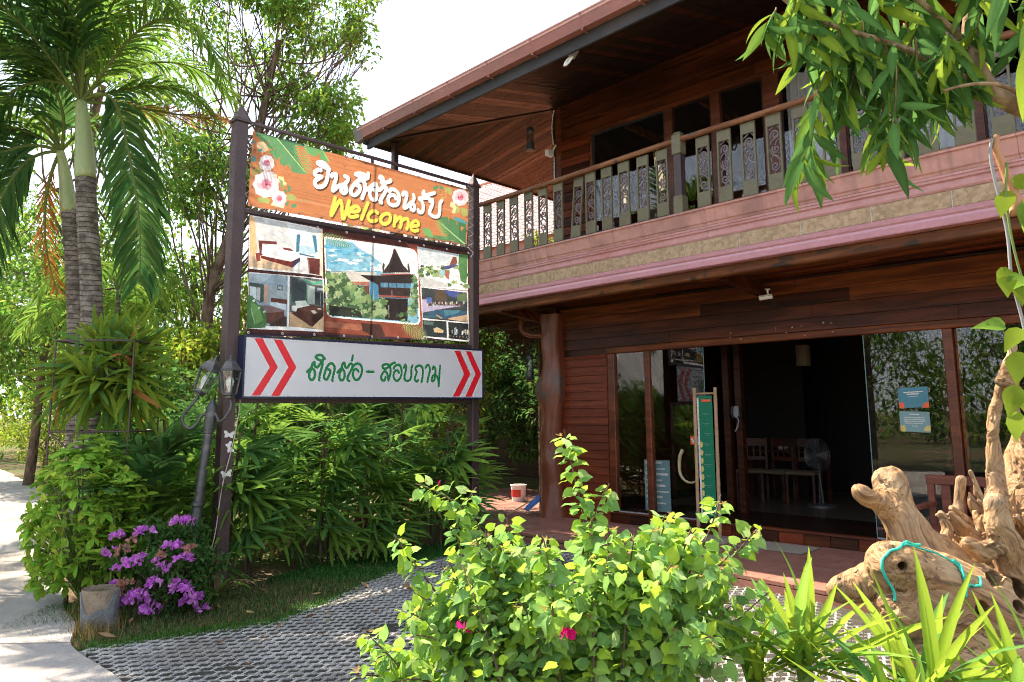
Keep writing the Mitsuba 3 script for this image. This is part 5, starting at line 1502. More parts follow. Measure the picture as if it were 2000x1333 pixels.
2F4D35 1623,2759 -27,-7 8,32 -11,22 25,5 17,29 14,-21 20,-14 -20,-21 -2,-30
557F57 1545,2805 -24,14 40,10 16,22 15,-16 36,4 -26,-22 6,-24 -33,1 -30,-9
6C9653 1075,3076 19,-26 -41,1 -34,-15 -11,24 -21,16 24,17 18,23 29,-16 41,2
86A968 1676,2790 -10,-15 -19,18 -27,-1 8,18 -12,22 27,-2 23,8 4,-23 21,-13
86A968 1101,3103 -16,10 25,7 15,18 8,-16 22,0 -14,-15 -2,-16 -22,0 -21,-4
4F7A48 1316,2865 -15,-15 -7,21 -17,14 21,9 2,22 15,-13 18,-1 -7,-19 9,-20
6C9653 1301,2977 10,-23 -36,1 -29,-9 -3,22 -27,12 29,12 13,20 22,-15 33,0
2F4D35 1051,2710 -26,-6 9,29 -7,24 23,7 22,25 4,-32 25,-9 -25,-20 -6,-28
3A5F3B 1296,2718 -16,-19 -14,23 -20,15 10,20 5,27 25,-20 30,9 -5,-30 17,-28
6C9653 1602,2814 -8,-16 -16,15 -21,5 11,15 -4,16 19,-4 17,7 6,-18 12,-14
94AE7A 1519,2775 -16,5 16,12 11,16 13,-11 21,5 -9,-15 3,-15 -22,0 -17,-11
6C9653 1407,2947 8,-27 -42,1 -37,-12 -7,28 -26,18 35,12 17,24 25,-21 39,0
3A5F3B 1390,2965 -13,6 18,13 6,19 14,-10 19,6 -8,-16 7,-13 -20,-6 -18,-13
2F4D35 1519,2756 -39,-10 10,44 -19,39 44,6 29,42 9,-47 40,-11 -31,-34 -13,-36
94AE7A 1640,2808 -25,10 34,21 7,30 27,-9 32,8 -8,-27 6,-23 -36,-5 -25,-22
A6BE7C 1096,3072 -14,-14 -4,21 -16,12 16,10 4,21 14,-14 16,-1 -3,-18 5,-19
94AE7A 1432,2898 -27,-16 -8,31 -22,28 37,10 11,41 21,-31 34,-4 -17,-33 3,-37
86A968 1030,2723 -23,-4 15,21 1,20 19,3 21,12 0,-22 9,-14 -22,-10 -10,-25
86A968 1322,2976 -6,-20 -21,15 -28,4 14,19 -10,21 26,-7 21,17 7,-25 16,-15
A6BE7C 1280,2706 -9,8 16,9 13,16 10,-14 24,4 -18,-16 2,-14 -19,2 -18,-8
86A968 1114,2984 -5,-32 -30,27 -37,-2 8,27 -14,29 39,-8 23,14 12,-25 37,-17
86A968 1409,2875 -22,-10 -3,28 -23,17 24,12 9,26 18,-19 32,3 -13,-30 5,-29
2F4D35 1113,2918 1,-36 -35,29 -40,-6 14,29 -30,32 44,-3 27,13 18,-25 38,-18
94AE7A 1319,2682 -3,-22 -18,17 -23,5 11,16 -8,20 24,-11 18,14 1,-23 19,-13
A6BE7C 1522,2729 -16,-18 -5,26 -23,12 22,11 4,20 17,-8 21,-3 -10,-22 13,-22
557F57 1261,2772 -18,-9 -1,22 -8,15 16,7 9,18 10,-15 20,-2 -9,-20 0,-23
94AE7A 1731,2748 3,-27 -42,-1 -45,-16 -10,32 -31,22 47,12 18,27 36,-14 51,-5
2F4D35 2207,2981 -11,0 8,10 1,11 11,1 11,6 -1,-11 7,-6 -12,-8 -8,-8
86A968 2211,3164 -20,-6 12,20 -6,18 18,4 17,13 3,-18 10,-9 -15,-13 -7,-23
4F7A48 2252,2967 6,-13 -25,-1 -19,-7 -6,12 -25,6 27,8 5,17 22,-8 27,1
2F4D35 1942,2721 -24,-3 16,21 5,19 19,-3 22,14 -4,-21 9,-12 -19,-13 -16,-16
A6BE7C 2193,3011 -22,-5 3,26 -7,21 23,5 16,23 8,-22 21,-7 -18,-21 -3,-29
7D9A5E 2190,3011 -21,7 25,16 16,22 16,-14 32,9 -21,-22 5,-16 -25,-3 -24,-14
2F4D35 2197,2840 -11,-9 -6,16 -12,8 10,9 0,18 15,-9 15,-2 -4,-15 6,-14
2F4D35 2209,2840 6,-12 -21,3 -17,-2 -5,10 -9,9 17,4 10,10 12,-10 20,-3
3A5F3B 2233,2728 -11,5 16,5 7,11 7,-7 19,4 -13,-11 1,-9 -14,0 -14,-8
94AE7A 2217,2864 -23,-6 14,24 -5,20 22,-3 19,20 -2,-24 19,-7 -19,-16 -12,-21
6C9653 2149,2970 -21,6 25,16 13,19 16,-10 31,9 -15,-21 5,-17 -28,-8 -26,-14
557F57 2257,2892 10,-14 -28,1 -21,-14 -6,15 -27,6 26,11 8,15 23,-6 27,2
86A968 2134,2889 -18,-4 6,18 -5,19 20,-1 15,17 4,-17 16,-8 -20,-14 -6,-20
2F4D35 2151,2800 -12,-3 2,14 -2,12 11,4 10,11 4,-13 9,-5 -9,-10 -3,-12
7D9A5E 2114,2771 5,-12 -18,4 -15,-2 0,10 -15,9 19,1 8,9 11,-8 19,-3
86A968 2196,3002 -19,-10 -8,24 -21,14 17,15 4,28 21,-23 27,5 -7,-26 6,-22
6C9653 2214,3062 0,-16 -24,8 -22,-3 -4,14 -15,16 29,-1 13,15 17,-13 20,-9
94AE7A 2170,2810 -5,-13 -14,14 -20,1 8,12 -5,13 16,-1 15,5 3,-15 13,-10
7D9A5E 2180,3178 -11,3 14,8 8,9 9,-3 14,1 -10,-10 4,-10 -16,-1 -13,-7
A6BE7C 2171,2947 6,-11 -17,2 -16,-3 1,11 -11,6 14,3 7,8 10,-7 19,-1
2F4D35 2216,3087 -25,-7 9,27 -4,25 26,2 19,17 6,-20 17,-10 -20,-20 -11,-21
4F7A48 2163,2765 -18,8 24,7 17,14 11,-11 17,-4 -17,-11 0,-13 -19,3 -26,-11
2F4D35 2044,2745 -10,-14 -10,19 -21,7 10,13 2,14 16,-7 18,5 0,-19 10,-14
3A5F3B 2199,2891 -13,-5 6,12 -1,10 10,1 9,6 2,-8 8,-5 -11,-7 -4,-13
6C9653 2211,3193 -11,-18 -12,21 -22,6 7,16 0,22 23,-14 22,8 5,-21 14,-20
3A5F3B 2200,3013 -10,-23 -23,24 -34,3 18,20 -12,25 30,-10 25,16 1,-29 23,-16
557F57 2174,2803 -5,-13 -11,14 -17,5 9,10 -4,14 16,-4 15,4 -1,-16 14,-12
4F7A48 2175,2961 -18,14 36,5 19,16 16,-10 22,-6 -15,-15 -7,-21 -29,6 -31,-8
94AE7A 2187,3022 -17,-13 0,23 -16,14 20,6 7,19 11,-15 17,-1 -8,-18 5,-22
6C9653 2163,3005 -14,-3 8,12 2,13 12,0 14,8 -3,-14 5,-7 -10,-7 -9,-12
7D9A5E 2210,3186 -6,-17 -13,19 -21,2 9,13 -4,16 19,-7 15,4 3,-14 17,-13
94AE7A 2205,2967 -17,12 28,17 19,23 17,-16 37,9 -21,-23 6,-21 -34,-3 -34,-21
2F4D35 2084,2736 -15,-15 -5,24 -23,12 19,11 3,22 18,-13 19,-2 0,-20 10,-24
2F4D35 2182,3139 -10,-9 -5,13 -10,8 13,6 2,13 9,-8 13,1 -4,-13 5,-13
86A968 2063,2693 2,-10 -13,6 -13,-2 -1,8 -7,8 13,1 8,7 7,-9 14,-4
3A5F3B 2179,3156 -17,4 22,14 7,17 16,-3 17,3 -9,-16 10,-12 -23,-6 -19,-14
94AE7A 2160,2955 -26,-4 13,27 -3,25 26,3 23,18 -1,-27 18,-10 -19,-19 -14,-28
4F7A48 2131,2671 -3,-9 -9,9 -16,2 7,9 -6,12 15,-5 11,5 3,-12 12,-9
6C9653 2227,2989 8,-12 -23,-2 -20,-11 -5,14 -26,4 25,10 6,15 19,-8 27,4
7D9A5E 2206,3053 -10,-7 -4,12 -8,9 11,5 3,15 8,-12 14,1 -6,-12 2,-12
7D9A5E 2094,2787 -13,10 23,11 15,15 13,-10 30,6 -22,-19 5,-16 -26,0 -25,-13
86A968 2140,2745 -16,8 21,17 12,23 20,-10 29,7 -11,-21 4,-18 -29,-7 -27,-19
3A5F3B 2141,2814 -6,-6 -6,9 -8,5 7,6 -1,12 10,-6 10,-1 0,-9 4,-10
7D9A5E 2238,2985 -6,-17 -18,16 -24,3 6,16 -10,23 28,-7 22,9 2,-24 27,-14
557F57 2207,2839 -23,4 22,23 6,25 23,-7 30,17 -9,-26 12,-16 -28,-11 -21,-26
557F57 2238,3072 10,-13 -26,1 -18,-9 -8,10 -19,8 22,8 9,11 16,-6 25,3
4F7A48 2183,2779 -28,3 25,21 14,20 22,0 24,3 -7,-20 8,-18 -28,-10 -25,-20
6C9653 2176,2894 -19,12 31,4 19,17 15,-11 19,-6 -15,-14 -7,-17 -25,3 -32,-9
6C9653 2049,2675 1,-14 -21,7 -20,-4 -3,13 -12,12 20,4 13,8 11,-13 23,-4
3A5F3B 2234,2902 -17,-11 -7,21 -15,15 16,13 5,25 19,-17 20,-4 -5,-22 8,-25
7D9A5E 2131,2760 -18,12 35,13 14,21 20,-6 33,3 -20,-23 1,-20 -31,-3 -29,-13
A6BE7C 2193,2991 -22,-9 4,26 -12,20 24,5 12,16 8,-18 22,-2 -14,-21 -3,-24
4F7A48 2139,2835 -13,-10 -9,18 -19,9 16,10 0,18 16,-11 18,5 0,-19 7,-16
6C9653 2171,2969 -23,2 21,15 10,18 18,-4 17,1 -5,-15 4,-14 -23,-7 -20,-13
557F57 2117,2838 -13,5 17,7 11,14 8,-11 17,2 -12,-10 2,-11 -16,1 -16,-8
2F4D35 2216,2963 -14,1 9,16 4,16 16,-4 19,15 -2,-17 6,-11 -18,-8 -11,-19
A6BE7C 2112,2829 -17,10 26,12 20,15 17,-8 25,-3 -15,-17 -4,-18 -28,0 -29,-11
7D9A5E 2232,2773 3,-16 -25,5 -21,-3 -5,13 -20,12 29,3 11,13 17,-10 20,-6
3A5F3B 2169,2997 -16,-7 4,20 -13,13 16,8 12,17 6,-20 17,-2 -11,-15 0,-19
557F57 2181,3161 -17,11 29,14 21,18 15,-13 35,6 -25,-22 -2,-17 -26,1 -28,-15
4F7A48 2159,2840 -20,-3 10,22 -8,22 24,3 20,18 1,-24 19,-9 -22,-17 -8,-27
3A5F3B 2207,3013 -21,1 15,20 4,24 23,-6 28,18 -7,-25 7,-14 -23,-10 -17,-27
6C9653 2230,3110 -6,-23 -23,19 -31,6 18,18 -8,20 24,-4 23,10 4,-23 23,-16
4F7A48 2206,3057 -14,-5 6,15 0,11 11,3 10,9 2,-12 8,-6 -11,-8 -4,-14
3A5F3B 2191,3089 -20,6 25,21 5,23 21,-6 30,17 -11,-26 18,-17 -36,-8 -22,-30
6C9653 1987,2731 -24,2 23,17 9,24 21,-9 24,6 -6,-19 5,-18 -28,-8 -25,-19
3A5F3B 2203,2830 -18,-10 9,21 -10,15 18,3 11,14 7,-14 11,-7 -14,-12 -1,-19
4F7A48 2188,3198 3,-9 -18,0 -12,-8 -5,8 -16,3 13,8 7,10 13,-5 18,3
94AE7A 2186,3031 -15,-15 -14,20 -19,13 14,14 1,22 20,-16 20,5 -2,-20 14,-19
86A968 2168,2922 -12,5 19,8 7,11 8,-6 20,6 -9,-13 0,-11 -17,0 -16,-11
94AE7A 2169,2947 -4,-10 -11,9 -14,4 3,10 0,11 14,-5 13,6 0,-14 15,-10
557F57 2173,2864 -10,10 26,4 13,11 11,-6 20,-2 -20,-12 1,-14 -20,4 -20,-6
94AE7A 2219,2976 -12,-22 -18,25 -29,9 16,18 -1,23 25,-8 23,2 5,-22 13,-20
557F57 2232,3018 -5,-25 -25,22 -33,2 13,20 -9,21 29,-7 19,10 13,-18 22,-17
4F7A48 1989,2737 -19,5 23,17 11,19 18,-7 27,9 -10,-21 1,-16 -24,-5 -22,-19
2A2F2A 1050,2765 177,-1 217,-6 47,-90 -386,-11 -42,14
4F7A48 1610,2739 2,-5 -10,-2 -9,-3 -4,4 -9,4 9,4 4,6 8,-2 11,1
557F57 1458,2743 4,-7 -14,-2 -11,-6 -3,9 -13,3 12,5 3,9 12,-3 15,1
557F57 1519,2772 8,-13 -24,0 -17,-11 -3,14 -21,4 21,8 4,11 16,-2 22,1
94AE7A 1362,2679 4,-4 -9,-1 -7,-4 -2,5 -7,2 8,3 1,6 7,-3 8,1
2F4D35 1584,2746 2,-4 -7,0 -6,-4 -2,4 -5,2 5,3 2,4 6,-1 8,1
4F7A48 1391,2713 7,-7 -14,1 -10,-7 -2,8 -13,2 12,6 4,6 8,-4 12,2
94AE7A 1415,2750 3,-6 -11,0 -9,-7 -2,8 -11,2 9,5 3,8 10,-4 11,1
94AE7A 1614,2790 3,-5 -10,-1 -8,-4 -3,5 -11,3 12,4 1,7 8,-5 11,3
3A5F3B 1590,2733 6,-8 -16,-1 -13,-7 -5,8 -11,5 11,6 4,11 13,-8 15,3
4F7A48 1603,2822 7,-9 -20,0 -12,-9 -7,8 -12,6 11,7 6,10 15,-5 19,3
6C9653 1472,2801 13,-11 -22,-1 -15,-9 -7,11 -15,5 15,9 5,12 17,-6 19,2
94AE7A 1681,2733 7,-12 -25,1 -15,-10 -4,12 -23,4 23,8 2,14 19,-5 18,-1
A6BE7C 1651,2741 2,-4 -7,0 -6,-4 -2,4 -7,2 6,3 2,5 7,-2 7,0
3A5F3B 1544,2777 5,-9 -18,0 -13,-9 -3,11 -14,3 14,7 2,11 15,-5 15,1
6C9653 1364,2728 3,-7 -12,-1 -10,-6 -2,8 -12,3 10,5 4,8 10,-3 13,1
94AE7A 1614,2680 10,-10 -19,-2 -16,-9 -5,12 -15,5 13,8 7,11 15,-5 19,2
4F7A48 1549,2812 7,-12 -22,0 -17,-11 -2,14 -23,3 21,9 4,12 17,-5 21,2
2F4D35 1659,2810 8,-10 -20,-3 -15,-5 -7,9 -13,5 10,8 8,11 16,-4 17,0
86A968 1528,2744 6,-7 -14,-1 -10,-5 -3,8 -13,2 12,5 2,9 11,-6 11,2
6C9653 1474,2806 5,-8 -15,-1 -13,-8 -5,9 -16,4 17,7 4,9 12,-4 15,1
4F7A48 1497,2769 4,-5 -11,-1 -7,-3 -3,4 -8,3 8,4 2,5 7,-3 11,2
4F7A48 1560,2721 5,-5 -9,0 -6,-3 -3,4 -6,2 6,3 3,4 6,-1 9,1
3A5F3B 1413,2675 9,-9 -17,-3 -14,-5 -8,7 -14,6 16,7 4,11 14,-6 18,3
94AE7A 1547,2737 7,-6 -13,1 -9,-7 -2,7 -8,3 6,5 4,7 9,-4 13,2
94AE7A 1599,2777 4,-7 -14,-1 -10,-5 -4,7 -11,3 11,5 3,8 10,-4 13,2
86A968 1440,2803 4,-6 -12,0 -9,-7 -4,6 -8,4 9,5 2,7 10,-5 11,2
E6EAEE 2232,3590 658,2 143,10 8,-454 -744,-29 -42,265
CBD8E2 2239,3586 637,4 -27,-144 -588,-82
6C9653 2697,3323 11,-14 -32,-4 -27,-19 -7,20 -30,6 25,15 13,17 27,-5 35,4
A6BE7C 2860,3236 18,-19 -42,-5 -34,-17 -9,21 -29,8 30,15 9,23 30,-11 35,4
3A5F3B 3060,3351 7,-17 -34,-5 -28,-12 -13,14 -28,7 32,14 9,19 28,-5 32,2
2F4D35 2495,3327 7,-17 -34,-4 -29,-17 -10,18 -32,7 30,16 11,21 30,-8 36,5
B5C24E 2477,3358 2,-9 -17,-2 -13,-8 -7,8 -11,4 13,7 4,10 14,-4 20,4
B5C24E 2949,3377 9,-12 -26,-3 -23,-16 -7,16 -21,6 19,12 9,16 25,-5 26,2
86A968 2579,3390 7,-9 -18,-2 -14,-7 -6,8 -15,3 12,9 7,11 16,-5 18,2
86A968 2556,3276 12,-13 -29,-2 -20,-12 -7,13 -22,5 18,12 10,16 21,-9 30,6
557F57 2780,3192 4,-17 -34,-4 -27,-13 -7,17 -34,5 28,15 13,16 28,-4 34,3
6C9653 2476,3381 3,-8 -15,-4 -15,-7 -5,9 -13,4 13,7 6,9 14,-2 13,0
A6BE7C 2742,3347 2,-20 -39,-4 -32,-21 -14,20 -36,9 37,18 13,22 34,-6 39,3
557F57 2897,3418 8,-8 -18,-1 -14,-8 -6,7 -12,4 14,7 4,11 14,-4 16,1
86A968 2876,3432 13,-20 -41,-6 -32,-14 -17,15 -36,9 32,20 19,20 33,-8 37,4
6C9653 2463,3313 4,-19 -35,-6 -30,-16 -11,19 -27,8 24,16 11,25 33,-11 33,2
4F7A48 2414,3351 15,-16 -32,-8 -28,-10 -14,13 -25,9 26,15 11,18 29,-2 33,1
94AE7A 3068,3201 9,-21 -45,-1 -30,-17 -18,15 -31,10 33,18 13,23 33,-14 37,5
86A968 2986,3414 6,-13 -29,-2 -20,-12 -9,12 -25,5 24,12 10,13 20,-6 30,7
7D9A5E 2828,3229 5,-9 -20,-3 -17,-8 -7,9 -17,4 14,10 10,10 16,-5 21,4
A6BE7C 2518,3290 9,-13 -28,-3 -20,-10 -9,11 -28,5 27,12 9,14 22,-3 30,4
B5C24E 2618,3323 16,-15 -36,-1 -23,-14 -14,12 -18,9 24,12 6,19 25,-9 37,8
A6BE7C 2419,3343 3,-11 -21,-3 -19,-12 -9,11 -15,7 17,10 8,13 18,-5 21,1
7D9A5E 2676,3326 9,-19 -40,-5 -33,-21 -13,21 -30,10 29,18 16,19 32,-4 35,1
94AE7A 2703,3322 7,-14 -27,-5 -25,-14 -12,14 -21,8 24,13 11,14 23,-4 31,5
B5C24E 2611,3293 14,-15 -31,-5 -27,-12 -9,16 -25,6 20,15 15,15 25,-5 29,2
6C9653 2682,3330 11,-15 -31,-2 -23,-14 -8,15 -30,5 27,13 11,16 24,-4 28,2
94AE7A 2927,3414 15,-15 -35,-2 -23,-11 -8,13 -30,4 28,13 7,19 25,-10 32,6
94AE7A 2322,3283 18,-20 -41,-6 -31,-12 -17,15 -28,10 33,16 12,20 27,-9 45,11
3A5F3B 2731,3350 4,-8 -16,-3 -16,-9 -7,9 -13,5 13,8 7,11 15,-6 19,4
2F4D35 2454,3343 1,-7 -13,-4 -15,-6 -3,9 -17,2 15,7 6,9 13,-2 18,2
94AE7A 2514,3325 10,-18 -33,-10 -33,-11 -18,15 -25,11 24,18 15,24 36,-8 37,2
94AE7A 3028,3255 3,-9 -19,-2 -15,-8 -6,9 -16,4 17,7 4,12 16,-5 21,3
94AE7A 2454,3322 12,-12 -24,-5 -21,-8 -6,12 -22,4 20,11 8,13 18,-5 23,3
94AE7A 2744,3317 1,-9 -19,-3 -17,-11 -6,11 -16,5 16,8 7,12 17,-4 18,1
7D9A5E 2938,3412 6,-8 -18,-2 -15,-9 -6,9 -18,3 16,9 7,11 17,-4 20,3
4F7A48 2324,3300 14,-17 -36,-2 -26,-17 -14,15 -20,10 20,15 15,16 27,-3 29,1
3A5F3B 2428,3277 9,-14 -28,-4 -25,-14 -7,16 -26,6 24,13 8,18 26,-6 27,1
2F4D35 2432,3359 6,-9 -19,-1 -13,-7 -8,6 -12,5 13,8 5,11 16,-4 16,1
557F57 2325,3361 2,-8 -14,-3 -14,-6 -7,6 -10,5 11,7 7,8 11,-3 15,2
B5C24E 3011,3414 15,-13 -30,-5 -24,-10 -10,13 -23,6 23,12 8,17 24,-8 29,4
B5C24E 2585,3338 6,-14 -30,-3 -22,-12 -6,15 -26,4 21,13 10,15 22,-8 26,4
94AE7A 2723,3415 6,-9 -19,-2 -14,-7 -4,9 -14,3 13,7 4,10 16,-2 16,1
2F4D35 2953,3400 12,-14 -31,-5 -27,-14 -9,16 -23,7 21,13 13,15 26,-2 26,0
94AE7A 2541,3283 14,-18 -39,-3 -30,-19 -14,18 -23,10 21,17 18,17 30,-3 34,2
4F7A48 2477,3297 8,-9 -19,-3 -17,-10 -5,11 -18,4 18,9 5,12 18,-3 20,1
86A968 2334,3277 1,-8 -15,-2 -13,-7 -7,7 -10,4 13,7 3,11 14,-5 16,2
2F4D35 2332,3363 6,-11 -23,-3 -17,-9 -6,11 -22,3 21,10 6,13 19,-3 23,2
4F7A48 2951,3216 8,-8 -19,-1 -14,-8 -7,7 -10,5 12,7 6,9 14,-2 15,0
4F7A48 2343,3247 6,-15 -28,-5 -24,-9 -10,12 -19,7 16,13 13,14 23,-3 28,2
6C9653 2455,3370 4,-8 -17,-3 -14,-7 -6,8 -13,4 12,8 6,9 14,-4 21,4
7D9A5E 3045,3214 7,-16 -33,-6 -27,-11 -12,15 -22,8 23,13 11,16 27,-4 35,4
7D9A5E 2744,3354 12,-22 -46,-5 -35,-18 -15,20 -32,10 30,19 16,23 33,-13 45,9
86A968 2689,3385 6,-18 -36,-5 -30,-18 -12,19 -26,8 27,16 13,17 28,-5 38,6
A6BE7C 2369,3335 3,-12 -24,-2 -18,-10 -7,11 -19,5 16,10 8,15 22,-4 25,2
B5C24E 2710,3305 10,-11 -23,-3 -18,-8 -9,9 -15,6 15,9 8,13 18,-4 21,1
A6BE7C 2648,3276 6,-13 -26,-3 -23,-14 -12,13 -21,7 25,13 8,16 24,-5 27,2
86A968 2661,3406 13,-14 -32,-2 -22,-14 -7,14 -22,6 18,12 12,14 21,-5 27,4
557F57 2334,3321 16,-15 -33,-3 -25,-16 -8,17 -28,6 27,14 9,17 27,-4 32,3
4F7A48 2551,3328 4,-14 -26,-5 -23,-10 -12,11 -15,8 18,11 8,16 23,-6 24,2
3A5F3B 2660,3385 11,-14 -29,-4 -23,-11 -7,14 -22,5 17,13 12,13 22,-5 30,6
557F57 2693,3320 10,-15 -30,-6 -27,-13 -5,18 -30,5 23,14 13,16 24,-6 34,5
C9CFD2 2264,3221 167,12 295,-37 0,-42 -435,-36
4A4A86 2595,3390 240,70 42,-10 -166,-76
8A4A3A 2738,3431 54,114 56,8 15,-84
8FC0CC 2575,3355 95,3 -6,-75 -88,-6
B06048 2670,3358 68,-2 1,-106 -55,25
4F8A4A 2890,3603 143,-1 -13,-327 -29,-47 -71,34 -43,209
F4F4F6 2284,3117 758,22 22,-409 -749,-4
3A4348 2301,3104 722,18 24,-375 -725,-11
3A4FA0 2659,3120 276,0 -84,-79 -110,9
5F7A52 2865,3085 155,28 12,-117 -153,6
5C4A3A 2525,3099 161,8 28,-122 -188,-10
3C6BC0 2382,2991 91,10 -12,-74 -65,-6
B0A8CC 2308,2962 75,8 14,-80 263,37 276,17 -275,-59 -340,-83
A86A78 2466,2930 1,-15 -7,0 -6,-2 -1,16 0,15 7,-1 6,2
C8B8A0 2830,2943 0,-16 -7,-1 -7,0 0,15 -1,17 8,-1 6,0
C8B8A0 2501,2935 0,-15 -6,-1 -7,-2 0,17 -1,16 7,-2 7,2
E8D8B0 2648,2956 0,-17 -7,1 -7,-3 1,17 -1,17 7,-3 7,4
C8B8A0 2593,2945 0,-17 -7,3 -7,-3 1,15 -1,17 7,-2 6,1
A86A78 2640,2954 0,-16 -7,-2 -7,1 1,16 -1,16 7,-1 7,2
C8B8A0 2806,2977 -1,-16 -7,-2 -6,1 0,15 0,15 6,-1 8,5
A86A78 2975,2972 0,-17 -7,1 -7,-1 0,15 0,16 7,1 7,1
A86A78 2470,2947 -1,-15 -6,0 -6,-1 -1,14 0,17 7,-2 7,3
C8B8A0 2795,2965 2,-17 -8,-1 -7,-1 1,17 -1,18 7,-2 7,1
A86A78 2605,2959 2,-17 -8,1 -6,0 0,15 0,15 6,0 7,2
C8B8A0 2802,2961 0,-17 -7,2 -7,-2 0,16 0,16 7,-1 6,1
A86A78 2919,2949 0,-15 -6,-1 -8,-2 2,17 -2,17 8,-1 6,0
A86A78 2668,2931 0,-14 -7,-1 -7,-2 1,16 0,15 6,2 7,1
A86A78 2832,2940 -1,-15 -6,-2 -8,-1 2,17 -2,17 7,0 8,0
E8D8B0 2872,2978 0,-15 -6,-1 -7,-1 -1,15 0,17 7,0 7,1
E8D8B0 2533,2941 1,-17 -7,3 -6,-2 -1,15 0,15 7,-1 7,3
C8B8A0 2720,2953 0,-16 -7,1 -6,-1 -1,15 0,15 7,2 6,-1
DFE6EA 2496,2918 1,-16 -7,-1 -6,0 -1,16 0,16 7,-2 7,2
A86A78 2611,2952 1,-15 -6,1 -7,-2 1,15 -2,16 7,0 7,1
E8D8B0 2773,2964 1,-17 -7,1 -7,-1 0,16 -1,17 8,0 7,1
DFE6EA 2987,2993 0,-16 -7,-1 -7,1 0,15 0,16 7,1 8,2
A86A78 2842,2958 1,-17 -7,2 -7,-2 0,15 -1,17 8,-3 7,4
A86A78 2407,2899 0,-16 -6,-1 -8,-1 2,17 -1,15 6,0 7,2
DFE6EA 2700,2957 1,-17 -7,1 -6,0 -1,15 -1,17 8,-1 7,3
DFE6EA 2561,2913 0,-15 -7,-2 -7,-1 2,17 -2,16 7,0 7,2
E8D8B0 2408,2913 1,-16 -7,0 -6,-1 0,16 -1,16 7,-2 7,4
DFE6EA 2510,2915 -1,-15 -6,0 -7,-2 1,16 -2,16 7,-2 7,4
A86A78 2502,2932 0,-16 -7,1 -6,0 0,14 0,15 6,1 7,2
E8D8B0 2406,2900 1,-16 -7,2 -7,-4 0,17 0,14 7,2 6,0
27597C 2346,2794 208,71 481,25 3,-32 -295,-85 -108,-14 -67,45
3A7E96 2661,2865 275,26 -70,-49 -177,-47
C0A080 2729,2772 306,75 9,-95 -301,6
2A6074 2321,2772 207,29 80,-39 -286,-21
B99A80 2555,2803 93,-38 -26,-9 -94,34
F4F4F6 2315,2726 749,4 8,-231 -747,12
26343A 2319,2713 386,21 6,-205 -386,-6
222A2E 2730,2727 327,5 8,-212 -327,7
C9B48C 2491,2624 65,25 107,-32 -13,-32 -146,-1
E6C27A 2557,2598 93,12 0,-20 -93,-7
53706A 2335,2702 168,4 -13,-41 -155,-3
8FA3AC 2859,2650 1,-20 -9,1 -9,-4 1,22 -1,20 9,-1 9,3
CBD6DC 2975,2618 0,-19 -9,-1 -9,-3 0,22 0,21 9,-3 9,3
8FA3AC 2841,2640 1,-22 -10,0 -10,-1 2,22 -2,22 9,2 10,0
CBD6DC 3011,2633 0,-20 -8,-3 -10,1 -1,21 0,22 10,-2 10,2
CBD6DC 2873,2611 0,-22 -10,2 -10,-3 1,22 -1,23 10,-1 9,2
8FA3AC 2803,2614 1,-21 -9,-2 -8,2 -2,20 1,19 9,2 9,0
CBD6DC 2964,2604 2,-23 -10,0 -10,-1 0,23 0,22 10,1 9,-2
8FA3AC 2867,2595 2,-23 -11,2 -9,-1 0,21 -1,22 10,-2 9,2
E6D29A 3052,2619 0,-21 -9,-1 -10,-3 1,23 0,22 9,-1 11,4
8FA3AC 3020,2611 0,-23 -10,1 -10,-2 1,23 -1,22 10,2 9,-1
CBD6DC 2873,2627 2,-21 -9,1 -9,-2 -1,21 -1,23 10,-4 9,2
CBD6DC 2846,2596 1,-20 -9,-1 -10,-2 1,22 0,21 9,-1 10,3
E6D29A 3048,2633 1,-23 -10,4 -11,-5 1,23 0,22 9,-2 10,2
8FA3AC 2868,2601 1,-19 -8,0 -10,-4 0,22 -1,23 10,-5 9,3
E6C27A 2764,2557 0,-5 -6,-1 -5,0 -1,5 1,5 5,1 6,0
E6C27A 2816,2557 0,-5 -6,-1 -5,1 -1,5 1,5 5,0 6,0
E6C27A 2868,2558 0,-5 -5,-1 -6,0 -1,5 1,5 6,1 5,0
E6C27A 2921,2558 0,-5 -6,-1 -5,1 -1,5 1,4 5,1 6,0
E6C27A 2975,2559 -1,-5 -5,-1 -6,0 0,5 0,5 6,1 5,0
E6C27A 3028,2560 0,-6 -6,-1 -6,1 0,5 1,5 5,1 6,0
6F9558 959,3520 5,-26 5,-25 6,23 -4,25
6F9558 959,3520 23,19 25,19 -13,-21 -23,-20
6F9558 985,3514 6,-32 5,-33 6,30 -6,33
6F9558 985,3514 30,25 30,25 -19,-28 -30,-24
6F9558 1010,3509 7,-39 6,-38 6,35 -7,39
6F9558 1010,3509 36,29 35,30 -23,-33 -36,-29
6F9558 1036,3503 8,-43 6,-43 6,40 -8,43
6F9558 1036,3503 40,33 39,33 -27,-36 -40,-33
6F9558 1062,3497 8,-46 6,-46 6,43 -8,47
6F9558 1062,3497 43,35 41,36 -29,-38 -43,-35
6F9558 1088,3491 9,-47 5,-47 7,44 -9,48
6F9558 1088,3491 45,37 41,37 -30,-40 -44,-36
6F9558 1114,3486 9,-48 5,-46 7,44 -9,47
6F9558 1114,3486 44,35 42,37 -30,-39 -44,-36
6F9558 1140,3480 9,-45 5,-45 7,42 -9,45
6F9558 1140,3480 43,34 40,35 -28,-38 -43,-34
6F9558 1167,3474 7,-41 6,-41 6,38 -7,41
6F9558 1167,3474 38,31 38,32 -26,-34 -38,-32
6F9558 1193,3468 7,-35 6,-36 6,33 -7,36
6F9558 1193,3468 34,27 33,27 -21,-29 -34,-27
6F9558 1220,3462 5,-28 6,-29 6,26 -5,29
6F9558 1220,3462 27,22 28,22 -16,-24 -27,-22
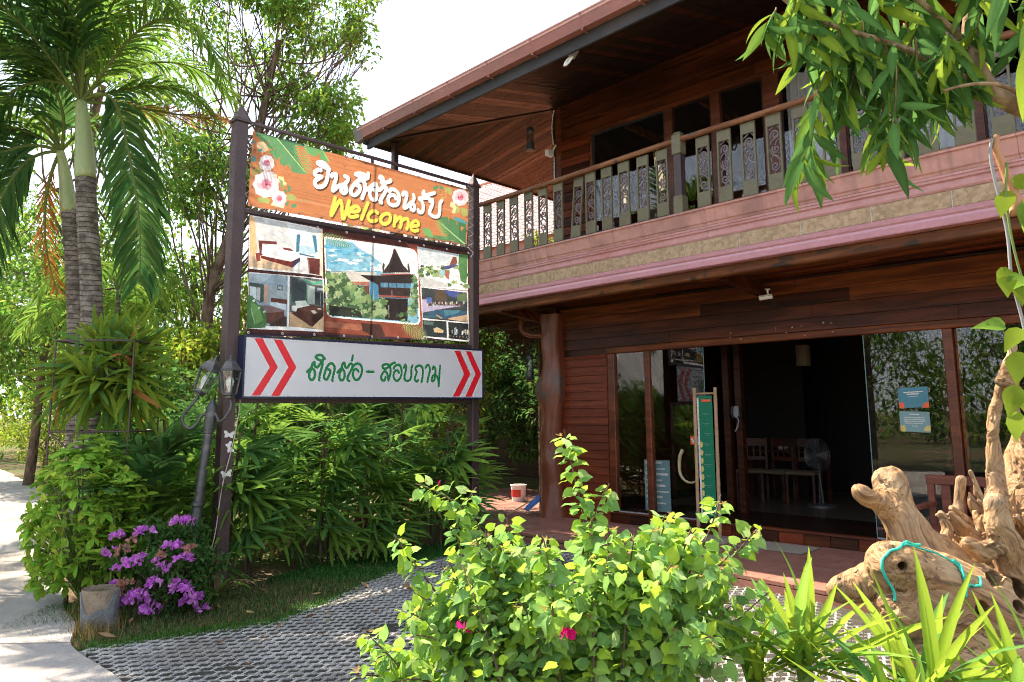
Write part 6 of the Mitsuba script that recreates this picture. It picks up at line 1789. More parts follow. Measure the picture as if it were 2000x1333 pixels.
6F9558 1247,3457 3,-21 6,-22 6,19 -3,21
6F9558 1247,3457 19,15 22,16 -10,-18 -19,-16
6F9558 1273,3451 3,-13 6,-13 6,11 -2,12
6F9558 1273,3451 12,9 15,8 -3,-11 -11,-9
8FA95E 2031,2644 0,-31 0,-31 11,26 0,31
8FA95E 2031,2644 34,17 34,17 -23,-22 -34,-17
8FA95E 2055,2634 0,-39 -2,-38 13,33 0,39
8FA95E 2055,2634 42,21 42,23 -30,-27 -43,-22
8FA95E 2078,2624 0,-46 -2,-44 14,39 0,46
8FA95E 2078,2624 51,25 48,27 -37,-31 -50,-26
8FA95E 2102,2614 0,-51 -4,-50 16,45 0,52
8FA95E 2102,2614 57,29 54,30 -42,-35 -57,-28
8FA95E 2126,2604 0,-55 -4,-54 16,49 0,56
8FA95E 2126,2604 62,31 58,33 -46,-38 -62,-30
8FA95E 2150,2594 0,-58 -5,-56 17,51 0,59
8FA95E 2150,2594 65,32 61,35 -49,-40 -65,-31
8FA95E 2174,2584 0,-59 -5,-57 17,52 0,59
8FA95E 2174,2584 67,33 61,35 -50,-40 -66,-33
8FA95E 2199,2574 -1,-59 -5,-56 17,52 0,58
8FA95E 2199,2574 65,32 61,35 -49,-40 -66,-32
8FA95E 2223,2564 0,-56 -5,-55 16,50 1,56
8FA95E 2223,2564 63,31 59,33 -47,-38 -63,-31
8FA95E 2247,2554 0,-53 -4,-51 16,46 0,53
8FA95E 2247,2554 59,29 56,30 -44,-35 -59,-29
8FA95E 2272,2544 0,-47 -4,-46 15,41 0,47
8FA95E 2272,2544 53,25 50,27 -38,-31 -54,-26
8FA95E 2296,2534 0,-41 -2,-40 14,35 0,41
8FA95E 2296,2534 46,22 44,22 -32,-27 -46,-22
8FA95E 2321,2523 0,-32 -1,-33 13,28 0,32
8FA95E 2321,2523 37,18 37,18 -25,-23 -37,-18
8FA95E 2346,2513 0,-24 1,-24 10,19 1,24
8FA95E 2346,2513 27,13 28,12 -16,-17 -27,-13
8FA95E 2370,2503 0,-15 4,-15 8,10 0,15
8FA95E 2370,2503 17,7 19,7 -7,-11 -17,-8"""

# ------------------------------------------------------------------ the roadside sign: frame, two banners, light box
def mm(s):
    # the first point in full, the others as steps from the one before
    return [tuple(p) for p in np.cumsum([[float(v) for v in t.split(',')] for t in s.split()], axis=0) / 1000]


sg = thing('sign_frame', 'dark brown steel sign frame of two pointed square posts with cross bars', 'sign frame')


def post(u, w, h, half, base):
    b = bx(u - half, u + half, base, h - 0.2, -half, half, 0.006)
    return b, trimesh.convex.convex_hull(np.array([[u + sx * half * 1.25, y, sz_ * half * 1.25] for sx in (-1, 1) for sz_ in (-1, 1) for y in (h - 0.2, h - 0.17)])), trimesh.convex.convex_hull(np.array([[u + sx * half * 1.1, h - 0.17, s2 * half * 1.1] for sx in (-1, 1) for s2 in (-1, 1)] + [[u, h, 0]]))


for u, half, h in ((0.0, 0.062, 4.70), (3.17, 0.055, 4.72)):
    a, b, c = post(u, 0, h, half, -0.05)
    k = obj('post', a, 'post_paint', sg, MS)
    obj('cap', cat_([b, c]), 'post_paint', k, MS)


def bar(u0, v0, u1, v1, r=0.02, w=-0.01):
    d = np.array([u1 - u0, v1 - v0]); L = np.hypot(*d); ang = math.atan2(d[1], d[0])
    b = bx(0, L, -r, r, -r, r, 0.003)
    b.apply_transform(mat([math.cos(ang), math.sin(ang), 0], [-math.sin(ang), math.cos(ang), 0], [0, 0, 1], [u0, v0, w]))
    return b


for v0, v1, r in ((4.54, 4.545, 0.016), (3.62, 3.69, 0.022), (2.355, 2.455, 0.018), (1.755, 1.775, 0.03)):
    obj('cross_bar', bar(0.06, v0, 3.12, v1, r, -0.012), 'post_paint', sg, MS)
obj('upright_bar', bar(1.60, 3.66, 1.60, 4.54, 0.014, -0.014), 'post_paint', sg, MS)
obj('upright_bar', bar(1.60, 2.42, 1.60, 3.63, 0.014, -0.014), 'post_paint', sg, MS)


def partition(its):
    out, above = [], Polygon()
    for col, pts in reversed(its):
        p = pts.buffer(0) if hasattr(pts, 'buffer') else Polygon(pts).buffer(0)
        if p.is_empty: continue
        vis = p.difference(above)
        above = shapely.union(above, p)
        if vis.area > 2e-6: out.append((col, vis))
    return out


def sheet(items, clip, wave=0.0, z=0.0, mottle=0.3):
    V, F, C, n = [], [], [], 0
    for col, g_ in partition(items):
        g_ = g_.intersection(clip)
        for p in getattr(g_, 'geoms', [g_]):
            if p.geom_type != 'Polygon' or p.area < 2e-6: continue
            try:
                v, f = trimesh.creation.triangulate_polygon(p, engine='earcut')
                v, f = trimesh.remesh.subdivide_to_size(np.column_stack([v, v[:, 0] * 0]), f, 0.045, max_iter=12)
            except Exception:
                continue
            # the mottling of a printed photograph
            m_ = 1 + mottle * (meshkit.fbm(v * 16, 4, 3) - 0.5)[:, None] + mottle * 0.8 * (meshkit.noise(v * 75, 5) - 0.5)[:, None]
            V.append(v[:, :2]); F.append(f + n); c_ = lin(col); c_ = c_ * 0.76 + (c_.mean() * 0.75 + 0.07) * 0.24      # sun-faded ink
            C.append(np.clip(c_ * m_, 0, 0.9)); n += len(v)
    V, F, C = np.vstack(V), np.vstack(F), np.vstack(C)
    zz = z + wave * (np.sin(V[:, 0] * 5.1 + V[:, 1] * 1.3) * 0.6 + np.sin(V[:, 0] * 11.0 - V[:, 1] * 2.0) * 0.3 + np.sin(V[:, 1] * 7 + V[:, 0]) * 0.3) + wave * 1.4 * (np.abs(meshkit.noise(np.column_stack([V[:, 0] * 4 + V[:, 1] * 2.2, V[:, 1] * 1.2 - V[:, 0] * 0.8, V[:, 0] * 0]), 8) - 0.5) - 0.25)
    a, b, c = V[F[:, 0]], V[F[:, 1]], V[F[:, 2]]
    cr = (b[:, 0] - a[:, 0]) * (c[:, 1] - a[:, 1]) - (b[:, 1] - a[:, 1]) * (c[:, 0] - a[:, 0])
    F[cr < 0] = F[cr < 0][:, ::-1]
    return trimesh.Trimesh(np.column_stack([V, zz]), F, process=False), C


def items(s):
    out = []
    for line in s.strip().split('\n'):
        c, rest = line.split(' ', 1)
        out.append((c, mm(rest)))
    return out


def strokes(s, r):
    return [LineString(smoothpts(mm(l), 6 * len(l.split())) if len(l.split()) > 3 else mm(l)).buffer(r, quad_segs=5).simplify(0.001) for l in s.strip().split('\n')]


def letters(s, r, col, shade):
    g_ = shapely.ops.unary_union(strokes(s, r))
    out = []
    for p in getattr(g_, 'geoms', [g_]):
        for q, c in ((shapely.affinity.translate(p.buffer(0.004), 0.012, -0.014), shade), (p, col)):
            out.append((c, q))
    return sorted(out, key=lambda t: t[0] == col)


b1 = items(BANNER_ONE)
outline = Polygon(b1[0][1])
es, top_ = [], b1[0][1]
b1 += letters(THAI_WELCOME, 0.0235, 'FBFAF4', '5A3A28') + letters(WELCOME, 0.0215, 'FFE100', '6A4418')
w1 = thing('welcome_banner', 'orange wood-print banner with Thai greeting, yellow Welcome and painted flowers and leaves', 'banner')
me, co = sheet(b1, outline, 0.012, 0.034, 0.16)
obj('print', me, 'print', w1, MS, color=co)
# the cloth sags in scallops between its ties: a hem tape along each edge
for p, q in ((0, 1), (1, 2), (2, 3), (3, 0)):
    a, b = np.array(top_[p]), np.array(top_[q])
    n_ = max(4, int(np.hypot(*(b - a)) / 0.25))
    for i in range(n_ + 1):
        c = a + (b - a) * i / n_
        es.append(c)
ey = []
for c in es:
    d = np.array([1.6, 4.07]) - c; d /= np.hypot(*d); c = c + d * 0.025
    r = trimesh.creation.torus(0.009, 0.003, major_sections=12, minor_sections=6); r.apply_translation([c[0], c[1], 0.05]); ey.append(r)
obj('eyelets', cat_(ey), 'lamp_metal', w1, MS, kind='stuff')

b2 = items(BANNER_TWO)
w2 = thing('photo_banner', 'dark red banner printed with pictures of bedrooms, a gabled wooden house and a pool', 'banner')
me, co = sheet(b2, Polygon(b2[0][1]), 0.012, 0.034, 0.5)
obj('print', me, 'print', w2, MS, color=co)
ey = []
for u in np.linspace(0.16, 3.04, 9):
    for v in (3.57 + 0.075 * (u - 0.15) / 2.9 - 0.012, 2.405 + 0.125 * (u - 0.15) / 2.9):
        r = trimesh.creation.torus(0.010, 0.0035, major_sections=12, minor_sections=6); r.apply_translation([u, v, 0.05]); ey.append(r)
obj('eyelets', cat_(ey), 'white_plastic', w2, MS, kind='stuff')

# cords that lash the banners to the bars
cd = thing('lashing_cord', 'thin pale cord lacing the banners to the frame', 'cord')
L_ = []
for i in range(12):
    u = 0.16 + i * 0.26
    y0, y1 = 3.70 + 0.02 * u, 3.60 + 0.026 * u
    L_.append(tube([[u, y0, 0.045], [u + 0.13, y1 + 0.03, 0.035], [u + 0.26, y0, 0.045]], 0.0028, 5))
for i in range(7):
    v = 3.72 + i * 0.115
    L_.append(tube([[0.115, v, 0.045], [0.055, v + 0.05, 0.064], [0.115, v + 0.1, 0.045]], 0.0028, 5))
    L_.append(tube([[3.035, v, 0.045], [3.12, v + 0.05, 0.06], [3.035, v + 0.1, 0.045]], 0.0028, 5))
L_.append(tube([[3.03, 3.70, 0.05], [3.115, 3.64, 0.06], [3.08, 3.58, 0.05]], 0.008, 6))
obj('cord', cat_(L_), 'cord', cd, MS)

# light box
lb = thing('light_box_sign', 'long white light box with red arrows and green Thai lettering, below the banners', 'sign')
face = np.array(mm(LIGHT_FACE))
lo, hi = face.min(0), face.max(0)
tl_, tr_, br_, bl_ = face
fp = Polygon([(0.075, 2.352), (3.165, 2.392), (3.167, 1.81), (0.075, 1.782)])
rim = fp.buffer(0.016, join_style=2).difference(fp.buffer(-0.004, join_style=2))
obj('case', cat_([prism(fp.buffer(0.016, join_style=2), 0.145, 0.02), prism(rim, 0.012, 0.165)]), 'navy', lb, MS)
obj('panel', prism(fp.buffer(-0.0045, join_style=2), 0.006, 0.1655), 'light_panel', lb, MS)
for l in CHEVRONS.strip().split('\n'):
    obj('arrow', prism(Polygon(mm(l)).buffer(0).intersection(fp.buffer(-0.006)), 0.0012, 0.1725), 'panel_red', lb, MS)
gl = [g_ for g_ in strokes(CONTACT, 0.0138)]
gl = shapely.ops.unary_union(gl)
obj('lettering', prism(gl, 0.0012, 0.1725), 'panel_green', lb, MS)

# three white butterflies on the left post, a cable hanging down beside them
bf = Polygon(smoothpts([(0, -0.012), (0.02, -0.03), (0.042, -0.03), (0.04, -0.006), (0.052, 0.012), (0.05, 0.03), (0.028, 0.027), (0.006, 0.008), (0, 0.004), (-0.006, 0.008), (-0.028, 0.027), (-0.05, 0.03), (-0.052, 0.012), (-0.04, -0.006), (-0.042, -0.03), (-0.02, -0.03), (0, -0.012)], 60)).buffer(0)
bfm = prism(bf, 0.003)
for v, u, ang, lab in ((1.435, 0.008, -0.1, 'topmost of the three white butterflies on the left sign post'), (1.315, 0.02, -1.25, 'tilted middle white butterfly of three on the left sign post'), (1.075, 0.0, 0.15, 'lowest of the three white butterflies on the left sign post')):
    loc = np.eye(4); loc[:2, :2] = [[math.cos(ang), -math.sin(ang)], [math.sin(ang), math.cos(ang)]]; loc[:3, 3] = [u, v, 0.0635]
    obj('butterfly', bfm, 'paper_white', None, MS @ loc, label=lab, cat='butterfly ornament')
obj('hanging_cable', tube(smoothpts([[0.10, 1.76, 0.07], [0.07, 1.5, 0.075], [0.02, 1.25, 0.08], [-0.04, 1.0, 0.09], [-0.08, 0.7, 0.10], [-0.14, 0.4, 0.11], [-0.2, 0.3, 0.12]], 40), 0.0045, 6), 'cord', None, MS, smooth=True, label='thin pale cable hanging beside the left sign post', cat='cable')

# leaning twin garden lamp
lp = thing('garden_lamp_post', 'leaning dark metal garden lamp with two glass lanterns, left of the sign', 'lamp post')
pb, pt = np.array([-2.90, 6.88, 0.0]), np.array([-2.775, 6.95, 1.58])
ax = (pt - pb) / np.linalg.norm(pt - pb)
LR = look(ax)[0]
LM = np.eye(4); LM[:3, 0], LM[:3, 1], LM[:3, 2], LM[:3, 3] = -LR[:, 2], LR[:, 1], LR[:, 0], pb
Ln = np.linalg.norm(pt - pb)
obj('shaft', lathe([(0.0, -0.05), (0.055, -0.05), (0.055, 0.3), (0.05, 0.62), (0.058, 0.63), (0.058, 0.66), (0.05, 0.67), (0.046, 0.80), (0.055, 0.81), (0.055, 0.84), (0.044, 0.85), (0.038, 1.45), (0.046, 1.46), (0.046, 1.49), (0.052, 1.5), (0.052, 1.68), (0.04, 1.71), (0.02, 1.75), (0.0, 1.78)], 20), 'lamp_metal', lp, LM, smooth=35)


def lantern(parent, m, s=1.0):
    n = 6
    a = np.arange(n + 1) * 2 * np.pi / n
    k = obj('lantern', cat_([lathe([(0, 0), (0.045, 0), (0.05, 0.02), (0.065, 0.03), (0.065, 0.045), (0, 0.045)], 6), lathe([(0.0, 0.245), (0.105, 0.245), (0.108, 0.26), (0.095, 0.268), (0.05, 0.335), (0.02, 0.35), (0.012, 0.37), (0.016, 0.385), (0, 0.40)], 6)] +
        [beam([0.064 * math.cos(t), 0.064 * math.sin(t), 0.04], [0.098 * math.cos(t), 0.098 * math.sin(t), 0.25], 0.009, 0.009) for t in a[:-1]]), 'lamp_metal', parent, m)
    obj('glass', lathe([(0.058, 0.045), (0.092, 0.245)], 6), 'lamp_glass', k, m)
    obj('bulb', lathe([(0, 0.06), (0.018, 0.06), (0.02, 0.10), (0.034, 0.13), (0.036, 0.155), (0.024, 0.185), (0, 0.2)], 14), 'bulb_white', k, m, smooth=True)
    return k


top = pb + ax * 1.58


def arm(parent, pts):
    obj('arm', tube(smoothpts(pts, 30), 0.014, 8), 'lamp_metal', parent, smooth=True)


l1, l2 = np.array([-2.90, 6.95, 1.80]), np.array([-2.592, 6.9, 1.765])
arm(lp, [top + ax * 0.04, top + [-0.08, -0.01, 0.03], top + [-0.11, -0.015, -0.03], top + [-0.17, -0.02, -0.08], top + [-0.24, -0.03, -0.02], l1 + [-0.02, 0, -0.05], l1])
arm(lp, [top + ax * 0.04, top + [0.06, -0.02, 0.04], top + [0.1, -0.03, -0.02], top + [0.14, -0.05, 0.0], l2 + [0.02, 0, -0.05], l2])
tm = np.eye(4); tm[:3, :3] = np.array([[math.cos(0.42), 0, math.sin(0.42)], [0, 1, 0], [-math.sin(0.42), 0, math.cos(0.42)]]); tm[:3, 3] = l1
lantern(lp, tm)
tm2 = np.eye(4); tm2[:3, 3] = l2
lantern(lp, tm2)

# ------------------------------------------------------------------ things on and about the house
cm = thing('eave_lamp', 'white compact bulb in a grey holder under the front gutter', 'lamp')
o = np.array([2.13, -1.98, 5.95])
d = np.array([-0.45, -0.35, -0.82]); d /= np.linalg.norm(d)
obj('holder', tube([o, o + d * 0.10], [0.045, 0.05], 14), 'grey_plastic', cm, MH, smooth=50)
obj('bulb', cat_([tube(smoothpts([o + d * 0.09 + [k, 0, 0], o + d * 0.22 + [k, 0, 0], o + d * 0.235 + [k * 0.4, 0, 0]], 8), 0.014, 8) for k in (-0.018, 0.018)]), 'bulb_white', cm, MH, smooth=True)
obj('bracket', beam(o - d * 0.02 + [0, 0, 0.0], o + [0.03, 0.06, 0.14], 0.03, 0.012), 'grey_plastic', cm, MH)


def hung_lantern(name, lab, a, y, z0, top, m=MH):
    """a cylinder lantern of glass and green metal on a cord"""
    k = thing(name, lab, 'lantern')
    M = m @ mat([1, 0, 0], [0, 1, 0], [0, 0, 1], [a, y, z0])
    obj('frame', cat_([lathe([(0, 0), (0.07, 0), (0.075, 0.02), (0.06, 0.03), (0.06, 0.10), (0.05, 0.12), (0.05, 0.13), (0, 0.13)], 16), lathe([(0, 0.30), (0.058, 0.30), (0.062, 0.33), (0.045, 0.37), (0.02, 0.385), (0, 0.39)], 16)] + [tube([[0.05 * math.cos(t), 0.05 * math.sin(t), 0.12], [0.05 * math.cos(t), 0.05 * math.sin(t), 0.31]], 0.005, 5) for t in np.arange(6) * 1.047]), 'lamp_metal', k, M, smooth=40)
    obj('glass', lathe([(0.045, 0.13), (0.045, 0.30)], 16), 'lamp_glass', k, M, smooth=True)
    obj('cord', tube([[0, 0, 0.385], [0, 0, top - z0]], 0.005, 5), 'black_paint', k, M)


hung_lantern('hanging_lantern', 'green metal lantern hanging under the upper eaves near the corner', -0.02, -0.48, 5.62, 6.24)
hung_lantern('hanging_lantern', 'dark metal lantern hanging below the balcony left of the trunk column', -0.52, 0.0, 2.16, 3.3)

sp = thing('spot_light', 'small pale spotlight with a cable on the upper corner post', 'light')
obj('body', cat_([bx(0.02, 0.10, -0.20, -0.06, 5.60, 5.70, 0.01), beam([0.06, -0.05, 5.70], [0.10, -0.02, 5.80], 0.04, 0.02)]), 'white_plastic', sp, MH)
obj('cable', tube(smoothpts([[0.08, -0.05, 5.8], [0.06, -0.06, 6.1], [0.09, -0.04, 6.38]], 14), 0.008, 6), 'white_plastic', sp, MH)
obj('cable', tube(smoothpts([[0.09, -0.05, 5.6], [0.085, -0.05, 5.2], [0.09, -0.045, 4.6]], 14), 0.008, 6), 'white_plastic', sp, MH)

cc = thing('security_camera', 'small white bullet security camera under the porch ceiling', 'camera')
o = np.array([3.54, -0.30, 2.95])
d = np.array([-0.9, -0.42, -0.12]); d /= np.linalg.norm(d)
obj('body', tube([o + d * 0.06, o - d * 0.09], 0.03, 14), 'white_plastic', cc, MH, smooth=50)
obj('lens', tube([o + d * 0.061, o + d * 0.072], 0.025, 14), 'black_paint', cc, MH, smooth=50)
obj('mount', cat_([tube([o - d * 0.06, o + [0.03, 0.03, 0.05], o + [0.03, 0.03, 0.09]], 0.012, 8), lathe([(0, 0), (0.04, 0), (0.03, 0.012), (0, 0.012)], 14).apply_translation(o + [0.03, 0.03, 0.09])]), 'white_plastic', cc, MH, smooth=40)
obj('cable', tube(smoothpts([o - d * 0.09, o - d * 0.1 + [0, 0, -0.1], o + [0.06, 0.04, -0.14]], 10), 0.004, 5), 'black_paint', cc, MH)

# notices stuck on the glass
y = -0.011


def flat(x0, x1, z0, z1, yy, skew=0.0):
    p = Polygon([(x0, z0), (x1, z0 + skew), (x1, z1 + skew), (x0, z1)])
    return moved(prism(p, 0.0015), UPR @ mat([1, 0, 0], [0, 1, 0], [0, 0, 1], [0, 0, -yy]))


for (z1, lab, cols, lines) in ((1.855, 'upper of two blue notices stuck on the right glass pane', 'teal_print', ((0.05, 0.245, 0.045, 0.010), (0.085, 0.2, 0.064, 0.012), (0.1, 0.19, 0.092, 0.005))),
                               (1.615, 'lower blue notice, with more lines of text, on the right glass pane', 'teal_pale', ((0.1, 0.19, 0.025, 0.01), (0.04, 0.24, 0.06, 0.006), (0.04, 0.25, 0.08, 0.006), (0.04, 0.24, 0.1, 0.006), (0.05, 0.22, 0.12, 0.006), (0.12, 0.17, 0.148, 0.005)))):
    k = thing('notice', lab, 'notice')
    X0 = 4.835 if cols == 'teal_print' else 4.832
    sk = 0.012 if cols == 'teal_print' else -0.012
    obj('sheet', flat(X0, X0 + 0.29, z1 - 0.212, z1, y, sk), cols, k, MH)
    lm = [flat(X0 + a, X0 + b, z1 - t_ - h_, z1 - t_, y - 0.003, sk * (b - a) / 0.29).apply_translation([0, 0, sk * a / 0.29]) for a, b, t_, h_ in lines]
    obj('text_lines', cat_(lm), 'paper_white', k, MH)
    coral = [Polygon(smoothpts([(0, 0), (0.05, 0), (0.05, 0.03), (0.035, 0.065), (0.02, 0.05), (0.008, 0.07), (0, 0.03), (0, 0)], 20)).buffer(0), Polygon([(0.22, 0), (0.288, 0), (0.288, 0.07), (0.272, 0.05), (0.26, 0.065), (0.25, 0.04), (0.235, 0.045)])]
    for c in coral:
        obj('coral_print', moved(prism(shapely.affinity.translate(c, X0 + 0.002, z1 - 0.209), 0.0015), UPR @ mat([1, 0, 0], [0, 1, 0], [0, 0, 1], [0, 0, -(y - 0.003)])), 'menu_yellow' if cols == 'teal_pale' else 'orange_print', k, MH)

st_ = thing('door_sticker', 'small red and white sticker on the sliding glass pane', 'sticker')
obj('red_half', flat(2.30, 2.372, 1.207, 1.318, y), 'orange_print', st_, MH)
obj('white_half', flat(2.3725, 2.495, 1.205, 1.318, y), 'paper_white', st_, MH)
obj('symbols', cat_([moved(prism(Point(2.40 + 0.055 * i, 1.262).buffer(0.017).difference(Point(2.40 + 0.055 * i, 1.262).buffer(0.011)), 0.0015), UPR @ mat([1, 0, 0], [0, 1, 0], [0, 0, 1], [0, 0, -(y - 0.003)])) for i in range(2)] + [flat(2.38, 2.485, 1.222, 1.228, y - 0.003), flat(2.385, 2.48, 1.295, 1.30, y - 0.003)]), 'grey_plastic', st_, MH)
obj('ring_print', moved(prism(Point(2.326, 1.275).buffer(0.016).union(Point(2.343, 1.248).buffer(0.016)), 0.0015), UPR @ mat([1, 0, 0], [0, 1, 0], [0, 0, 1], [0, 0, -(y - 0.003)])), 'paper_white', st_, MH)

pn = thing('door_poster', 'pale blue-grey notice board standing low behind the left glass', 'board')
obj('sheet', bx(1.46, 1.86, 0.16, 0.18, 0.30, 0.98, 0.003), 'teal_pale', pn, MH)
obj('text_lines', cat_([bx(1.49, 1.49 + 0.05 * (5 + (i * 7) % 3), 0.152, 0.1585, 0.93 - i * 0.075, 0.96 - i * 0.075 - 0.012 * (i % 2)) for i in range(8)]), 'paper_white', pn, MH)

# menu banner on a frame of two poles
mn = thing('menu_stand', 'tall narrow green menu banner tied between two pale wooden poles', 'menu stand')
ys = -0.22
for a in (2.50, 2.79):
    obj('pole', tube(smoothpts([[a - 0.01, ys, 0.118], [a, ys, 0.9], [a + 0.012, ys - 0.005, 1.92]], 12), 0.022, 10), 'pale_pole', mn, MH, smooth=True)
obj('rope', tube([[2.51 + 0.0125 * i, ys - 0.004 * (-1) ** i, 1.845 + 0.006 * (i % 2)] for i in range(23)], 0.011, 6), 'pale_pole', mn, MH)
obj('cloth', bx(2.565, 2.752, ys - 0.004, ys, 0.36, 1.82), 'menu_green', mn, MH)
obj('heading', flat(2.605, 2.735, 1.745, 1.775, ys - 0.007), 'orange_print', mn, MH)
obj('white_edge', flat(2.54, 2.564, 0.36, 1.80, ys - 0.002), 'paper_white', mn, MH)
obj('text_lines', cat_([flat(2.625 - 0.01 * (i % 2), 2.70 + 0.012 * (i % 3), 1.60 - 0.125 * i, 1.606 - 0.125 * i, ys - 0.007) for i in range(10)] + [flat(2.64, 2.69, 1.583 - 0.125 * i, 1.587 - 0.125 * i, ys - 0.007) for i in range(10)]), 'teal_pale', mn, MH)
obj('dish_prints', cat_([moved(prism(shapely.affinity.scale(Point(2.585, 1.22 - 0.098 * i).buffer(0.02), 1, 1.9), 0.0015), UPR @ mat([1, 0, 0], [0, 1, 0], [0, 0, 1], [0, 0, -(ys - 0.007)])) for i in range(8)]), 'menu_yellow', mn, MH)

# slatted bench by the glass
bn = thing('garden_bench', 'dark red slatted wooden bench against the right glass pane', 'bench')
b0, b1_ = 5.14, 6.45
for a in (b0, b1_ - 0.06):
    obj('leg', bx(a, a + 0.06, -0.36, -0.30, 0.118, 0.985, 0.005), 'bench_red', bn, MH)
    obj('leg', bx(a, a + 0.06, -0.90, -0.84, 0.118, 0.70, 0.005), 'bench_red', bn, MH)
    obj('arm_rest', bx(a - 0.01, a + 0.07, -0.92, -0.30, 0.70, 0.735, 0.008), 'bench_red', bn, MH)
obj('top_rail', bx(b0 - 0.005, b1_ + 0.005, -0.365, -0.295, 0.90, 0.99, 0.008), 'bench_red', bn, MH)
obj('low_rail', bx(b0 + 0.06, b1_ - 0.06, -0.35, -0.31, 0.555, 0.615, 0.005), 'bench_red', bn, MH)
for i in range(9):
    a = b0 + 0.115 + i * 0.127
    obj('back_slat', bx(a, a + 0.082, -0.342, -0.318, 0.61, 0.905, 0.003), 'bench_red', bn, MH)
for i in range(5):
    obj('seat_slat', bx(b0, b1_, -0.82 + i * 0.1, -0.735 + i * 0.1, 0.50, 0.525, 0.004), 'bench_red', bn, MH)

# inside: chairs with pale seats, a pedestal fan, a wall phone, hanging lampshade
def chair(a, yy, rot, lab):
    k = thing('dining_chair', lab, 'chair', 'dining chairs in the dark room')
    M = MH @ place(rotz(rot), [a, yy, 0.272])
    obj('seat', bx(-0.21, 0.21, -0.21, 0.21, 0.42, 0.47, 0.015), 'cushion', k, M)
    for sx in (-1, 1):
        for sy in (-1, 1):
            obj('leg', bx(sx * 0.19 - 0.02, sx * 0.19 + 0.02, sy * 0.19 - 0.02, sy * 0.19 + 0.02, 0, 0.42 if sy < 0 else 0.95, 0.003), 'teak_dark', k, M)
    obj('backrest', cat_([bx(-0.17, 0.17, 0.18, 0.2, 0.82, 0.94), bx(-0.17, 0.17, 0.18, 0.2, 0.6, 0.66)] + [bx(x - 0.012, x + 0.012, 0.183, 0.197, 0.66, 0.82) for x in (-0.1, 0, 0.1)]), 'teak_dark', k, M)


chair(1.85, 2.5, 0.25, 'dark wooden chair farthest left of the three inside the room')
chair(2.25, 2.55, -0.1, 'middle dark wooden chair of the three inside the room')
chair(2.62, 2.6, 0.15, 'dark wooden chair nearest the fan inside the room')
tb = thing('dining_table', 'dark dining table behind the chairs inside the room', 'table')
obj('table_top', bx(1.5, 2.8, 2.9, 3.45, 0.98, 1.02, 0.006), 'teak_dark', tb, MH)
for a, yy in ((1.6, 3.0), (2.7, 3.0), (1.6, 3.35), (2.7, 3.35)):
    obj('leg', bx(a - 0.03, a + 0.03, yy - 0.03, yy + 0.03, 0.272, 0.98), 'teak_dark', tb, MH)
obj('paper_bag', trimesh.convex.convex_hull(np.array([[1.97, 3.15, 1.022], [2.12, 3.15, 1.022], [1.97, 3.25, 1.022], [2.12, 3.25, 1.022], [1.99, 3.18, 1.16], [2.09, 3.2, 1.19], [2.05, 3.24, 1.16]])), 'paper_white', None, MH, label='white paper bag on the dining table inside the room', cat='bag')
fn = thing('pedestal_fan', 'grey pedestal fan standing inside the open doorway', 'fan')
M = MH @ place(rotz(-0.35), [2.95, 2.4, 0.272])
obj('base', lathe([(0, 0), (0.2, 0), (0.2, 0.02), (0.05, 0.04), (0, 0.04)], 24), 'lamp_metal', fn, M, smooth=40)
obj('stand', cat_([tube([[0.03, 0, 0.04], [-0.03, 0, 0.62]], 0.013, 8), tube([[-0.03, 0, 0.04], [-0.01, 0, 0.5]], 0.009, 8)]), 'lamp_metal', fn, M)
rings = []
for r in np.linspace(0.04, 0.235, 9):
    a = np.linspace(0, 2 * np.pi, 33)
    rings.append(tube(np.stack([r * np.cos(a), a * 0 - 0.09 + 0.05 * (r / 0.235) ** 2, 0.72 + r * np.sin(a)], 1), 0.0035, 4, cap=False))
for a in np.arange(24) * 2 * np.pi / 24:
    rings.append(tube([[0.03 * math.cos(a), -0.09, 0.72 + 0.03 * math.sin(a)], [0.235 * math.cos(a), -0.04, 0.72 + 0.235 * math.sin(a)]], 0.002, 4))
obj('grille', cat_(rings), 'lamp_metal', fn, M)
for i in range(3):
    a = i * 2.094
    L = np.array([[0.03 * math.cos(a), -0.04, 0.72 + 0.03 * math.sin(a)], [0.2 * math.cos(a - 0.35), -0.06, 0.72 + 0.2 * math.sin(a - 0.35)], [0.2 * math.cos(a + 0.35), -0.03, 0.72 + 0.2 * math.sin(a + 0.35)]])
    obj('blade', trimesh.Trimesh(np.vstack([L, L + [0, 0.004, 0]]), [[0, 1, 2], [3, 5, 4], [0, 3, 4], [0, 4, 1], [1, 4, 5], [1, 5, 2], [2, 5, 3], [2, 3, 0]], process=False), 'lamp_metal', fn, M)
obj('motor', tube([[0, -0.10, 0.72], [0, 0.07, 0.71]], 0.045, 12), 'lamp_metal', fn, M, smooth=50)
ph = thing('wall_telephone', 'white wall telephone with a curled cord on the post behind the menu stand', 'telephone')
obj('body', bx(2.42, 2.50, 0.89, 0.948, 1.55, 1.70, 0.01), 'grey_plastic', ph, MH)
obj('handset', tube(smoothpts([[2.44, 0.88, 1.53], [2.43, 0.86, 1.61], [2.44, 0.88, 1.70]], 10), 0.018, 8), 'black_paint', ph, MH, smooth=True)
obj('cord', tube(smoothpts([[2.46, 0.9, 1.55], [2.49, 0.9, 1.44], [2.45, 0.9, 1.36], [2.48, 0.93, 1.42]], 16), 0.008, 6), 'grey_plastic', ph, MH)
sh = thing('hanging_lampshade', 'brown cylinder lampshade hanging inside above the doorway', 'lamp')
obj('shade', lathe([(0.09, 0), (0.09, 0.27), (0.085, 0.27), (0.085, 0)], 24), 'cushion', sh, MH @ place(np.eye(3), [3.32, 1.2, 2.22]), smooth=40)
obj('cord', tube([[3.32, 1.2, 2.56], [3.32, 1.2, 3.1]], 0.006, 5), 'black_paint', sh, MH)

